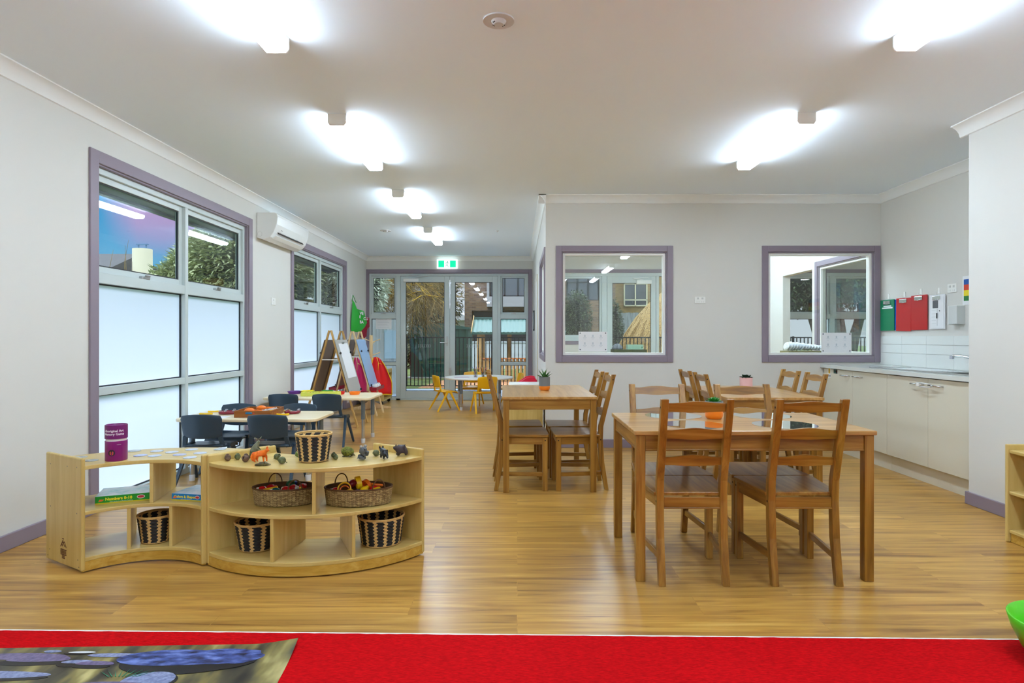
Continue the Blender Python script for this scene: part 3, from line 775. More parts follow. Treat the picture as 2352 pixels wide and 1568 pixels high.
# ------------------------------------------------------------------ wooden dining chairs and tables
HOLE = plain('screw_hole', S(40, 22, 12), 0.7)
def make_chair(label, loc, rz, group):
    t = thing('dining_chair', label, 'chair', loc, rz, group)
    PX, PY_, PZ = pine('x'), pine('y'), pine('z')
    for s in (-1, 1):
        x0, x1 = sorted((s*0.207, s*0.172))
        m = MB(); m.box(x0, x1, 0.165, 0.205, 0, 0.418); m.build('leg', PZ, t, bevel=0.003)
        # rear post, foot to crest
        side = [(-0.213, 0.0), (-0.181, 0.0), (-0.138, 0.22), (-0.130, 0.40), (-0.134, 0.50), (-0.240, 0.905), (-0.272, 0.905), (-0.172, 0.50), (-0.168, 0.40), (-0.178, 0.22)]
        x0, x1 = sorted((s*0.172, s*0.137))
        m = MB(); m.prism(side, lambda p: (x0, p[0], p[1]), lambda p: (x1, p[0], p[1])); o = m.build('rear_post', PZ, t, bevel=0.003)
        m = MB()
        for (yy, zz) in ((-0.247, 0.865), (-0.150, 0.395)):
            m.ball((s*0.1725, yy, zz), 0.0055, 8, 6, (0.3, 1, 1))
        m.ball((s*0.2075, 0.186, 0.395), 0.0055, 8, 6, (0.3, 1, 1))
        m.build('screw_hole', HOLE, o)
        m = MB(); m.bar((s*0.155, -0.158, 0.13), (s*0.19, 0.17, 0.13), 0.017, 0.032); m.build('stretcher', PY_, t, bevel=0.002)
        m = MB(); m.bar((s*0.155, -0.140, 0.390), (s*0.19, 0.17, 0.390), 0.018, 0.055); m.build('side_rail', PY_, t, bevel=0.002)
    # seat
    out = [(-0.182, 0.218), (0.182, 0.218), (0.205, 0.212), (0.216, 0.195), (0.180, -0.142), (0.136, -0.148), (-0.136, -0.148), (-0.180, -0.142), (-0.216, 0.195), (-0.205, 0.212)]
    m = MB(); m.prism(out, lambda p: (p[0], p[1], 0.420), lambda p: (p[0], p[1], 0.440)); m.build('seat', PY_, t, bevel=0.004)
    m = MB(); m.box(-0.172, 0.172, 0.175, 0.195, 0.362, 0.418); m.build('front_rail', PX, t, bevel=0.002)
    m = MB(); m.box(-0.137, 0.137, -0.165, -0.145, 0.368, 0.418); m.box(-0.137, 0.137, -0.170, -0.140, 0.362, 0.369); m.build('back_rail', PX, t, bevel=0.002)
    # slats: raised in the middle, bowed backwards
    for zb, h0, h1 in ((0.842, 0.043, 0.052), (0.708, 0.045, 0.056), (0.574, 0.043, 0.055)):
        m = MB(); n = 10; rows = []
        for i in range(n+1):
            u = -1+2*i/n; x = u*0.140
            k = 0.5+0.5*math.cos(PI*min(1, abs(u)*1.15)); top = zb+h0+(h1-h0)*k*1.0; bot = zb-0.002+0.005*(1-k)
            yc = -0.147-(zb+0.025-0.50)*0.262-0.005*(1-u*u)
            tilt = 0.262
            rows.append([m._p((x, yc-(z-zb-0.025)*tilt+dy, z)) for z, dy in ((bot, -0.008), (top, -0.008), (top, 0.008), (bot, 0.008))])
        for i in range(n):
            a, b = rows[i], rows[i+1]
            for k in range(4): m.face((a[k], a[(k+1) % 4], b[(k+1) % 4], b[k]))
        m.face(rows[0]); m.face(rows[-1])
        m.build('back_slat', PX, t, smooth=True)
    return t
G1 = 'stained pine chairs around the front dining table'
G2 = 'stained pine chairs around the passage side dining table'
G3 = 'stained pine chairs around the rear dining table'
c0 = make_chair('nearest left dining chair, its back to the viewer at the front table', (0.852, 3.200, 0), 0, G1)
for lab, x, y, rz, g in (
    ('nearest right dining chair, its back to the viewer at the front table', 1.396, 3.200, 0, G1),
    ('pine chair facing the viewer behind the front table, left of the green succulent', 0.872, 3.640, 180, G1),
    ('pine chair facing the viewer behind the front table, under the pink pot', 1.402, 3.640, 180, G1),
    ('nearer of two chairs on the passage side of the middle dining table', 0.025, 5.045, -88, G2),
    ('further of two chairs on the passage side of the middle dining table', -0.005, 5.53, -88, G2),
    ('nearer of two chairs on the wall side of the middle dining table', 0.500, 5.055, 92, G2),
    ('further of two chairs on the wall side of the middle dining table', 0.475, 5.52, 92, G2),
    ('nearer of two chairs on the left side of the rear dining table', 1.755, 5.11, -90, G3),
    ('further of two chairs on the left side of the rear dining table', 1.757, 5.585, -90, G3),
    ('nearer of two chairs on the kitchen side of the rear dining table', 2.200, 5.11, 90, G3),
    ('further of two chairs on the kitchen side of the rear dining table', 2.200, 5.585, 90, G3)):
    copy_tree(c0, None, (x, y, 0), R(rz), lab, g)
def make_table(label, loc, rz):
    t = thing('dining_table', label, 'table', loc, rz, 'stained pine dining tables')
    PX, PY_, PZ = pine('x'), pine('y'), pine('z')
    hx, hy = 0.593, 0.37
    m = MB(); m.box(-hx, hx, -hy, hy, 0.718, 0.74); m.build('tabletop', wood('pine_top', S(150, 104, 46), S(182, 136, 72), S(202, 162, 100), 'x', rough=0.28, fine=0.8, coat=0.3), t, bevel=0.004)
    for sx in (-1, 1):
        for sy in (-1, 1):
            a, b = sorted((sx*(hx-0.010), sx*(hx-0.056))); c, d = sorted((sy*(hy-0.010), sy*(hy-0.056)))
            m = MB(); m.box(a, b, c, d, 0, 0.718); m.build('leg', PZ, t, bevel=0.003)
    for s in (-1, 1):
        y0, y1 = sorted((s*(hy-0.018), s*(hy-0.038)))
        m = MB(); m.box(-hx+0.056, hx-0.056, y0, y1, 0.648, 0.718); m.box(-hx+0.056, hx-0.056, y0-0.003, y1+0.003, 0.640, 0.649); m.build('apron', PX, t, bevel=0.002)
        x0, x1 = sorted((s*(hx-0.018), s*(hx-0.038)))
        m = MB(); m.box(x0, x1, -hy+0.056, hy-0.056, 0.648, 0.718); m.box(x0-0.003, x1+0.003, -hy+0.056, hy-0.056, 0.640, 0.649); m.build('apron', PY_, t, bevel=0.002)
    return t
t0 = make_table('front pine dining table with four round mirrors on it', (1.166, 3.41, 0), 0)
copy_tree(t0, None, (0.240, 5.385, 0), R(91.2), 'middle pine dining table with the grey and orange potted aloe')
copy_tree(t0, None, (1.965, 5.32, 0), R(90), 'rear pine dining table with the pink pot, by the far wall')

MIR = plain('mirror', S(235, 240, 242), 0.02, metal=1.0)
MIRE = plain('mirror_edge', S(150, 170, 172), 0.3)
for lab, x, y in (('round table mirror, far left of the four on the front table', 0.905, 3.615), ('round table mirror, far right of the four on the front table', 1.420, 3.615),
                  ('round table mirror behind the nearest left chair', 0.915, 3.235), ('round table mirror behind the nearest right chair', 1.389, 3.235)):
    m = MB(); m.lathe([(0, 0.0005), (0.160, 0.0005), (0.160, 0.0045), (0, 0.0045)], seg=56); m.fm = [0]*len(m.f)
    o = m.build('table_mirror', [MIR], loc=(x, y, 0.7401), smooth=True); tag(o, lab, 'mirror', 'round mirrors on the front table')

# potted plants
def pot(label, loc, r, h, kind, low, up, split=0.3):
    t = thing('potted_succulent', label, 'potted plant', loc)
    m = MB(); rb = r*0.78
    pr = [(0, 0.0), (rb, 0.0), (r*0.93, h*0.08), (r, h*0.2), (r, h*split)]
    m.lathe(pr, seg=32); m.build('pot_base', low, t, smooth=True)
    m = MB(); m.lathe([(r, h*split), (r, h), (r*0.88, h), (r*0.86, h*0.9), (0, h*0.9)], seg=32); m.build('pot_rim', up, t, smooth=True)
    return t
TERC = plain('orange_ceramic', S(236, 128, 20), 0.35); GREYC = plain('grey_ceramic', S(112, 116, 118), 0.6); PINKC = plain('pink_ceramic', S(226, 180, 180), 0.5)
ALOE = sc_mat('aloe_green', [S(24, 62, 30), S(52, 106, 44), S(110, 150, 70)], 30, 0.4)
ROS = sc_mat('rosette_green', [S(18, 40, 26), S(36, 70, 44)], 40, 0.4)
SUC = sc_mat('bright_succulent_green', [S(20, 92, 22), S(60, 160, 50)], 40, 0.4)
def leaves(t, mat, z, spec, seed, name='leaves'):
    rn = random.Random(seed); m = MB()
    for (n, L, w, el, r0) in spec:
        for i in range(n):
            a = 2*PI*i/n+rn.uniform(-0.25, 0.25); e = R(el+rn.uniform(-7, 7)); l = L*rn.uniform(0.85, 1.1)
            pts = []; d = Vector((math.cos(a), math.sin(a), 0)); sd = Vector((-math.sin(a), math.cos(a), 0)); p = d*r0; ee = e
            K = 5; rows = []
            for k in range(K+1):
                f = k/K; ww = w*(0.55+0.9*math.sin(PI*min(1, f*0.9+0.1)))*(1-f**3)
                up = Vector((-math.cos(a)*math.sin(ee), -math.sin(a)*math.sin(ee), math.cos(ee)))
                rows.append((p+Vector((0, 0, z)), ww, up)); p = p+(d*math.cos(ee)+Vector((0, 0, 1))*math.sin(ee))*l/K; ee -= 0.07
            ids = []
            for c, ww, up in rows:
                ids.append([m._p(c-sd*ww+up*ww*0.3), m._p(c-up*ww*0.45), m._p(c+sd*ww+up*ww*0.3), m._p(c+up*ww*0.12)])
            for k in range(K):
                q, q2 = ids[k], ids[k+1]
                for j in range(4): m.face((q[j], q[(j+1) % 4], q2[(j+1) % 4], q2[j]))
            m.face(ids[-1])
    return m.build(name, mat, t, smooth=True)
p1 = pot('spiky aloe in a grey and orange pot on the middle dining table', (0.236, 5.39, 0.741), 0.048, 0.115, 'aloe', TERC, GREYC, 0.32)
leaves(p1, ALOE, 0.100, [(9, 0.075, 0.0065, 40, 0.008), (8, 0.09, 0.006, 60, 0.006), (5, 0.095, 0.005, 78, 0.003)], 1)
p2 = pot('low bright green succulent in an orange-bottomed pot on the front table', (1.108, 3.505, 0.741), 0.049, 0.098, 'suc', TERC, GREYC, 0.55)
leaves(p2, SUC, 0.088, [(12, 0.042, 0.010, 22, 0.010), (10, 0.042, 0.009, 45, 0.006), (7, 0.036, 0.008, 68, 0.003)], 2)
p3 = pot('dark green rosette in a pink pot on the rear dining table', (1.985, 5.40, 0.741), 0.053, 0.11, 'ros', PINKC, PINKC, 0.5)
leaves(p3, ROS, 0.100, [(7, 0.052, 0.020, 20, 0.012), (6, 0.048, 0.018, 48, 0.008), (4, 0.04, 0.014, 70, 0.003)], 3)

# ------------------------------------------------------------------ curved shelf units
def curved_unit(label, C, rf, rb, a0, a1, up_div, low_div, logo):
    """rf: radius of the open front, rb: of the back"""
    cx = C[0]+((rf+rb)/2)*math.cos(R((a0+a1)/2)); cy = C[1]+((rf+rb)/2)*math.sin(R((a0+a1)/2))
    t = thing('curved_shelf_unit', label, 'shelf', (cx, cy, 0), 0, 'curved birch shelf units')
    T = Matrix.Translation((-cx, -cy, 0)); r0, r1 = min(rf, rb), max(rf, rb)
    th = 0.020; am = (r0+r1)/2
    sgn = 1
    for i, a in enumerate((a0, a1)):
        da = math.degrees(th/2/ r0)*0.0
        m = MB(T); m.radial(C, r0-0.004, r1+0.004, a, th, 0.012, 0.583, th/2 if i == 0 else -th/2); m.build('side_panel', birch('z'), t, bevel=0.008, seg=3)
    ia, ib = a0, a1
    e = 0.004
    zs = [(0.056, 0.076), (0.292, 0.311), (0.523, 0.543)]
    nm = ['bottom_shelf', 'middle_shelf', 'top_shelf']
    for (z0, z1), n in zip(zs, nm):
        m = MB(T); m.sector(C, r0, r1, a0+0.8, a1-0.8, z0, z1, 28); m.build(n, [birch('x')], t, bevel=0.003)
    m = MB(T)
    rr = (rf, rf+0.02) if rb > rf else (rf-0.02, rf)
    m.sector(C, rr[0], rr[1], a0+0.8, a1-0.8, 0.008, 0.056, 28); m.build('plinth', EDGE, t)
    k0, k1 = (r0+0.004, r1-0.004)
    for a in up_div:
        m = MB(T); m.radial(C, k0, k1, a, 0.018, 0.311, 0.523); m.build('divider', birch('z'), t, bevel=0.002)
    for a in low_div:
        m = MB(T); m.radial(C, k0, k1, a, 0.018, 0.076, 0.292); m.build('divider', birch('z'), t, bevel=0.002)
    return t, (cx, cy)
C1 = (-1.882, 2.957); C2 = (-1.148, 3.846)
u1, q1 = curved_unit('concave birch shelf unit with the purple tube on top', C1, 0.378, 0.752, 50.2, 149.3, [101.5], [117.2, 86.5], True)
u2, q2 = curved_unit('convex birch shelf unit with toy animals and woven baskets', C2, 0.752, 0.378, -129.6, -32.5, [-79.8], [-95.8, -65.0], False)
# burnt-in logo and screws on the end panel of the first unit
brown = plain('branded_mark', S(96, 52, 26), 0.7)
Mp = Matrix.Translation((C1[0]-q1[0], C1[1]-q1[1], 0)) @ Matrix.Rotation(R(149.3), 4, 'Z')
m = MB(Mp); yy = 0.0005
def mk_line(a, b, w=0.004): m.bar((a[0], yy, a[1]), (b[0], yy, b[1]), w, 0.0008, up=(0, 1, 0))
cxp = 0.56
for a, b in (((-0.03, 0.105), (-0.012, 0.135)), ((-0.012, 0.135), (0.0, 0.125)), ((0.0, 0.125), (0.012, 0.13)), ((0.012, 0.13), (0.03, 0.105)), ((-0.008, 0.115), (0.006, 0.14)), ((0.006, 0.14), (0.02, 0.112)), ((-0.016, 0.108), (-0.008, 0.118)), ((0.008, 0.108), (0.012, 0.12)), ((-0.005, 0.148), (0.012, 0.148)),
             ((-0.032, 0.092), (0.03, 0.092)), ((-0.032, 0.066), (0.03, 0.066)), ((-0.015, 0.048), (0.015, 0.048))):
    mk_line((cxp+a[0], a[1]), (cxp+b[0], b[1]), 0.005)
for i in range(9): mk_line((cxp-0.028+i*0.007, 0.070), (cxp-0.026+i*0.007, 0.088), 0.003)
for i in range(4): mk_line((cxp-0.012+i*0.008, 0.052), (cxp-0.012+i*0.008, 0.062), 0.004)
m.build('burnt_logo', brown, u1)
m = MB(Mp)
for (rx, z) in ((0.42, 0.535), (0.52, 0.53), (0.70, 0.525), (0.42, 0.30), (0.70, 0.30), (0.41, 0.065), (0.40, 0.03), (0.71, 0.07), (0.73, 0.035)):
    m.ball((rx, 0.0002, z), 0.0035, 8, 6, (1, 0.25, 1))
m.build('screw_head', plain('screw', S(110, 108, 100), 0.4, metal=0.8), u1)

# low shelf at the right edge
t = thing('low_shelf_unit', 'low birch shelf against the near right wall, cut by the picture edge', 'shelf', (3.05, 3.13, 0))
def bxl(n, x0, x1, y0, y1, z0, z1, mt, bv=0.004):
    m = MB(Matrix.Translation((-3.05, -3.13, 0))); m.box(x0, x1, y0, y1, z0, z1); return m.build(n, mt, t, bevel=bv)
bxl('side_panel', 2.865, 3.228, 3.64, 3.66, 0.0, 0.572, birch('z'), 0.006); bxl('side_panel', 2.865, 3.228, 2.60, 2.62, 0.0, 0.572, birch('z'), 0.006)
bxl('back_panel', 3.215, 3.225, 2.62, 3.64, 0.02, 0.56, birch('z'))
bxl('top_shelf', 2.875, 3.215, 2.62, 3.64, 0.520, 0.540, birch('y')); bxl('middle_shelf', 2.875, 3.215, 2.62, 3.64, 0.280, 0.300, birch('y')); bxl('bottom_shelf', 2.875, 3.215, 2.62, 3.64, 0.055, 0.075, birch('y'))
bxl('plinth', 2.885, 2.90, 2.62, 3.64, 0.0, 0.055, EDGE)

# ------------------------------------------------------------------ things on the curved units
TS = 0.5435
t = thing('game_tube', 'purple cardboard tube of a memory game on the concave shelf', 'game tube', (-2.141, 3.325, TS))
TR = 0.052
PUR = plain('purple_card', S(132, 20, 112), 0.35); PURD = plain('purple_card_dark', S(112, 18, 100), 0.35)
m = MB(); m.lathe([(0, 0), (TR-0.002, 0), (TR, 0.003), (TR, 0.105), (0, 0.105)], seg=40); m.build('tube_body', PUR, t, smooth=True)
m = MB(); m.lathe([(TR-0.004, 0.104), (TR-0.003, 0.118)], seg=40); m.lathe([(0, 0.105), (TR-0.004, 0.105)], seg=40); m.build('white_collar', WHITE, t, smooth=True)
m = MB(); m.lathe([(TR+0.0008, 0.117), (TR+0.0008, 0.188), (TR-0.002, 0.190), (TR-0.006, 0.183), (0, 0.183)], seg=40); m.build('lid', PURD, t, smooth=True)
WT = plain('white_print', S(240, 232, 240), 0.5)
def bend_tube(rad, a0):
    def f(co):
        a = a0+co.x/rad
        return Vector((rad*math.cos(a), rad*math.sin(a), co.y))
    return f
a_cam = -PI/2+0.50
for body, sz, z in (('Aboriginal Art', 0.0165, 0.160), ('Memory Game', 0.0165, 0.143)):
    text_flat('lettering', body, sz, WT, t, Matrix.Translation((0, 0, z)), bold=0.0004, bend=bend_tube(TR+0.0016, a_cam-0.18))
text_flat('lettering', 'Includes', 0.006, WT, t, Matrix.Translation((0, 0, 0.088)), bend=bend_tube(TR+0.001, a_cam+0.3))
m = MB()
for i in range(1):
    pts = []
    for k in range(20):
        a = 2*PI*k/20; pts.append((0.017*math.cos(a), 0.017*math.sin(a)))
    bd = bend_tube(TR+0.0008, a_cam-0.35)
    m.face([m._p(bd(Vector((x, y, 0)))+Vector((0, 0, 0.045))) for x, y in pts])
m.build('round_picture', plain('tube_picture', S(34, 28, 40), 0.5), t)
m = MB(); bd = bend_tube(TR+0.0014, a_cam-0.35)
for sx in (-1, 1):
    m.face([m._p(bd(Vector((x, y, 0)))+Vector((0, 0, 0.045))) for x, y in ((sx*0.003, -0.009), (sx*0.008, -0.01), (sx*0.009, 0.004), (sx*0.005, 0.01), (sx*0.003, 0.004))])
m.build('figures_print', plain('tube_orange', S(200, 90, 40), 0.5), t)

DISCM = [sc_mat('disc_print_light', [S(170, 180, 200), S(206, 212, 226)], 40, 0.35), sc_mat('disc_print_grey', [S(120, 128, 140), S(170, 178, 186), S(206, 210, 212)], 60, 0.35),
         sc_mat('disc_print_dark', [S(34, 36, 40), S(150, 156, 158), S(190, 196, 196)], 45, 0.35), sc_mat('disc_print_lilac', [S(140, 150, 196), S(196, 202, 230)], 50, 0.35)]
discs = [(-2.384, 3.396, 2, 'patterned memory disc nearest the end panel, left of the tube'), (-2.262, 3.305, 2, 'dark rimmed patterned disc just left of the purple tube'),
         (-2.205, 3.585, 1, 'grey disc just behind the tube to its right, back row'), (-2.085, 3.445, 3, 'lilac disc right beside the purple tube, front row'),
         (-2.069, 3.575, 0, 'second grey disc from the tube in the back row'), (-2.000, 3.435, 0, 'second disc from the tube in the front row'),
         (-1.966, 3.545, 0, 'third disc from the tube in the back row'), (-1.879, 3.465, 3, 'bluish disc in the middle of the concave shelf, front row'),
         (-1.896, 3.625, 0, 'fourth disc from the tube at the shelf back edge'), (-1.780, 3.385, 0, 'front disc nearest the join between the shelf units'),
         (-1.790, 3.515, 0, 'disc behind the one nearest the join, middle row'), (-1.735, 3.635, 1, 'furthest right disc at the back edge near the join')]
dm0 = MB(); dm0.lathe([(0, 0), (0.034, 0), (0.034, 0.002), (0, 0.002)], seg=28)
for x, y, k, lab in discs:
    m = MB(); m.lathe([(0, 0), (0.034, 0), (0.034, 0.0022), (0, 0.0022)], seg=28)
    o = m.build('memory_disc', DISCM[k], loc=(x, y, TS)); tag(o, lab, 'game disc', 'memory game discs on the concave shelf')

# gumnuts
GB = sc_mat('gumnut_brown', [S(84, 66, 54), S(124, 98, 80)], 60, 0.8); GG = sc_mat('gumnut_green', [S(66, 72, 44), S(118, 124, 84)], 60, 0.75); GY = sc_mat('gumnut_bright', [S(86, 110, 40), S(140, 160, 84)], 60, 0.7)
nuts = [(-1.534, 3.300, 0.017, GB, 0, 'brown gumnut furthest left on the convex shelf'), (-1.497, 3.333, 0.016, GG, 1, 'grey-green gumnut touching the furthest left brown one'),
        (-1.452, 3.335, 0.015, GB, 0, 'brown gumnut behind the open-mouthed one, left of the kangaroo'), (-1.426, 3.268, 0.018, GB, 2, 'open-mouthed brown gumnut facing forward, left of the fox'),
        (-1.285, 3.330, 0.017, GG, 3, 'grey-green gumnut right behind the fox nose'), (-1.216, 3.220, 0.019, GG, 4, 'round green gumnut in front, between fox and tall basket'),
        (-1.195, 3.40, 0.017, GY, 5, 'bright green gumnut left of the tall basket'), (-0.998, 3.385, 0.014, GG, 1, 'stemmed gumnut behind the small one, right of the tall basket'),
        (-0.972, 3.332, 0.014, GG, 0, 'small gumnut in front, right of the tall basket'), (-0.775, 3.425, 0.018, GG, 4, 'pale green gumnut between koala and black devil')]
for x, y, r, mt, k, lab in nuts:
    t = thing('gumnut', lab, 'gumnut', (x, y, TS), 0, 'gumnuts on the convex shelf')
    tilt = {0: (0, 0.3), 1: (0.1, 0.2), 2: (-0.35, -1.2), 3: (0.9, -0.5), 4: (-1.2, 0.1), 5: (1.3, -0.6)}[k]
    d = Vector((math.sin(tilt[0]), math.sin(tilt[1]) if k == 2 else -0.2, 0.5)).normalized()
    q = d.to_track_quat('Z', 'Y').to_matrix().to_4x4(); M = Matrix.Translation((0, 0, r*0.97)) @ q
    m = MB(M); m.lathe([(0, -r), (r*0.5, -r*0.88), (r*0.88, -r*0.45), (r, 0), (r*0.9, r*0.45), (r*0.62, r*0.8), (r*0.55, r*1.05), (r*0.42, r*1.05), (r*0.36, r*0.7), (0, r*0.6)], seg=20); m.build('nut', mt, t, smooth='all')
    m = MB(M); m.tube([(0, 0, -r*0.95), (0, 0, -r*1.25), (r*0.15, 0, -r*1.5)] if k in (3, 4, 5, 1) else [(0, 0, -r*0.9), (0, 0, -r*1.0)], r*0.10, 6); m.build('stem', mt, t)
    if k in (2, 5): m = MB(M); m.lathe([(0, r*0.72), (r*0.37, r*0.72)], seg=14); m.build('mouth', HOLE, t)

# woven baskets
def woven(label, loc, rb, rt, h, mat, group, sx=1.0, sy=1.0, seg=88):
    t = thing('woven_basket', label, 'basket', loc, 0, group)
    n = 36; prof = [(0, 0.004), (rb*0.97, 0.004)]
    for i in range(n+1):
        f = i/n; z = 0.004+f*(h-0.004); r = rb+(rt-rb)*f+0.0012*math.sin(f*18*2*PI); prof.append((r, z))
    wob = lambda t_, z: 0.012*math.sin(t_*22+3*math.sin(z*9*2*PI/h))
    m = MB(); m.lathe(prof, seg=seg, sx=sx, sy=sy, wob=wob); m.build('outer_weave', mat, t, smooth='all')
    m = MB(); m.lathe([(rt-0.007, h), (rb-0.006, 0.008), (0, 0.008)], seg=48, sx=sx, sy=sy); m.build('inner_weave', mat, t, smooth='all')
    m = MB(); m.tube([((rt-0.003)*math.cos(a)*sx, (rt-0.003)*math.sin(a)*sy, h+0.001+0.0012*math.sin(a*30)) for a in [2*PI*i/60 for i in range(60)]], 0.0052, 8, closed=True)
    m.build('rim', plain('natural_fibre', S(206, 168, 102), 0.7, noise=0.3, nscale=60), t, smooth='all')
    return t
gk = 'black and natural woven baskets'
woven('tall black and natural zigzag basket standing on top of the convex shelf', (-1.080, 3.305, TS), 0.075, 0.095, 0.143, BASK9, gk)
woven('zigzag basket on the concave unit bottom shelf', (-1.994, 3.444, 0.0765), 0.078, 0.096, 0.145, BASK9, gk)
woven('zigzag basket on the left of the convex unit bottom shelf', (-1.385, 3.322, 0.0765), 0.090, 0.115, 0.145, BASK9, gk)
woven('zigzag basket on the right of the convex unit bottom shelf', (-0.745, 3.410, 0.0765), 0.106, 0.126, 0.150, BASK12, gk)
FIB = plain('dark_fibre', S(96, 66, 36), 0.75, noise=0.35, nscale=90)
def oval(label, loc, a, b, h, rz, handles):
    t = thing('oval_basket', label, 'basket', loc, rz, 'oval seagrass baskets of toys')
    n = 24; prof = [(0, 0.003), (0.92, 0.003)]
    for i in range(n+1):
        f = i/n; prof.append((0.94+0.06*f+0.006*math.sin(f*12*2*PI), 0.003+f*(h-0.003)))
    m = MB(); m.lathe(prof, seg=96, sx=a, sy=b); m.build('outer_weave', ROPE, t, smooth='all')
    m = MB(); m.lathe([(0.95, h), (0.92, 0.007), (0, 0.007)], seg=48, sx=a, sy=b); m.build('inner_weave', FIB, t, smooth='all')
    m = MB(); m.tube([(0.985*a*math.cos(q), 0.985*b*math.sin(q), h+0.002*math.sin(q*40)) for q in [2*PI*i/80 for i in range(80)]], 0.005, 8, closed=True); m.build('rim', FIB, t, smooth='all')
    for q in handles:
        c = Vector((0.98*a*math.cos(q), 0.98*b*math.sin(q), h)); tg = Vector((-a*math.sin(q), b*math.cos(q), 0)).normalized()
        m = MB(); m.tube([c+tg*0.034*math.cos(w)+Vector((0, 0, 0.052*math.sin(w))) for w in [PI*i/14 for i in range(15)]], 0.0032, 8); m.build('handle', FIB, t, smooth='all')
    return t
MZ = 0.3115
OB1 = (-1.245, 3.338); OB2 = (-0.850, 3.338)
oval('oval seagrass basket of red and teal shakers, left on the middle shelf', (OB1[0], OB1[1], MZ), 0.168, 0.102, 0.088, R(4), [R(118), R(-62)])
oval('oval seagrass basket of yellow and red toys, right on the middle shelf', (OB2[0], OB2[1], MZ), 0.180, 0.108, 0.088, R(4), [R(128), R(-48)])
TR_ = plain('toy_red', S(196, 16, 34), 0.25); TT = plain('toy_teal', S(10, 100, 104), 0.25); TY = plain('toy_yellow', S(240, 196, 20), 0.3); TB = plain('toy_blue', S(24, 60, 160), 0.3); TG = plain('toy_green', S(16, 90, 60), 0.3); TO = plain('toy_orange', S(240, 120, 20), 0.35); TW = plain('toy_white', S(238, 238, 238), 0.3); TM = plain('toy_maroon', S(128, 20, 40), 0.25)
def shaker(label, loc, col, cap, yaw, tilt=80, grp='hand shakers in the left oval basket'):
    t = thing('hand_shaker', label, 'toy shaker', loc, R(yaw), grp); M = Matrix.Rotation(R(tilt), 4, 'Y')
    m = MB(M); m.ball((0, 0, 0), 0.021, 16, 10, (1, 1, 1.25)); m.build('bulb', col, t, smooth='all')
    m = MB(M); m.lathe([(0.0, 0.034), (0.009, 0.033), (0.011, 0.026), (0.014, 0.018)], seg=16); m.build('cap', cap, t, smooth='all')
def ring(label, loc, col, r, w, rot, grp='rings in the right oval basket'):
    t = thing('toy_ring', label, 'toy ring', loc, 0, grp); M = Matrix.Rotation(R(rot[2]), 4, 'Z') @ Matrix.Rotation(R(rot[0]), 4, 'X') @ Matrix.Rotation(R(rot[1]), 4, 'Y')
    m = MB(M); m.lathe([(r, -w), (r, w), (r*0.82, w), (r*0.82, -w), (r, -w)], seg=32); m.build('band', col, t, bevel=0.0015)
def stick(name, label, cat, loc, col, L, r, yaw, tilt, grp):
    t = MB(Matrix.Rotation(R(yaw), 4, 'Z') @ Matrix.Rotation(R(tilt), 4, 'Y')); t.tube([(-L/2, 0, 0), (-L/2*0.9, 0, 0), (L/2*0.9, 0, 0), (L/2, 0, 0)], [r*0.5, r, r, r*0.5], 10)
    o = t.build(name, col, loc=loc, smooth=True); tag(o, label, cat, grp)
bz = MZ+0.072
shaker('red shaker with white cap at the left end of the left oval basket', (OB1[0]-0.112, OB1[1]-0.018, bz), TR_, TW, 190)
shaker('red shaker behind the left end one in the left oval basket', (OB1[0]-0.085, OB1[1]+0.02, bz), TR_, TR_, 20)
shaker('teal shaker at the front middle of the left oval basket', (OB1[0]-0.028, OB1[1]-0.052, bz), TT, TW, 200)
shaker('dark green shaker standing highest at the back of the left oval basket', (OB1[0]+0.015, OB1[1]+0.045, bz+0.018), TG, TB, 30)
shaker('red shaker right of the teal one in the left oval basket', (OB1[0]+0.020, OB1[1]-0.035, bz+0.003), TR_, TW, 150)
shaker('red shaker with white cap in the centre of the left oval basket', (OB1[0]+0.048, OB1[1]-0.008, bz+0.006), TR_, TW, 340)
shaker('large red shaker towards the right of the left oval basket', (OB1[0]+0.088, OB1[1]+0.015, bz+0.006), TR_, TR_, 80)
shaker('blue shaker near the right end of the left oval basket', (OB1[0]+0.118, OB1[1]-0.015, bz-0.012), TB, TW, 10)
stick('toy_comb', 'yellow ridged stick lying across the left oval basket', 'toy', (OB1[0]-0.062, OB1[1]-0.040, bz+0.012), TY, 0.075, 0.007, 25, -8, 'sticks in the oval baskets')
stick('toy_comb', 'short yellow stick at the right end of the left oval basket', 'toy', (OB1[0]+0.108, OB1[1]-0.040, bz+0.010), TY, 0.05, 0.007, -35, 8, 'sticks in the oval baskets')
ring('wide yellow ring lying at the front left of the right oval basket', (OB2[0]-0.065, OB2[1]-0.040, bz+0.010), TY, 0.036, 0.012, (65, 0, 10))
ring('orange ring inside the wide yellow one in the right oval basket', (OB2[0]-0.062, OB2[1]-0.045, bz+0.004), TO, 0.026, 0.010, (65, 0, 10))
ring('yellow ring standing upright in the middle of the right oval basket', (OB2[0]-0.003, OB2[1]+0.008, bz+0.032), TY, 0.036, 0.013, (0, 80, 25))
ring('yellow ring behind the upright one in the right oval basket', (OB2[0]+0.035, OB2[1]+0.025, bz+0.018), TO, 0.030, 0.011, (20, 70, 60))
shaker('dark red drum shaped shaker in the right oval basket', (OB2[0]-0.040, OB2[1]+0.028, bz+0.024), TM, TR_, 60, 70, 'shakers in the right oval basket')
shaker('small red shaker at the left end of the right oval basket', (OB2[0]-0.118, OB2[1]-0.010, bz-0.008), TR_, TW, 200, 80, 'shakers in the right oval basket')
shaker('yellow shaker at the front centre of the right oval basket', (OB2[0]-0.028, OB2[1]-0.068, bz-0.004), TY, TY, 180, 80, 'shakers in the right oval basket')
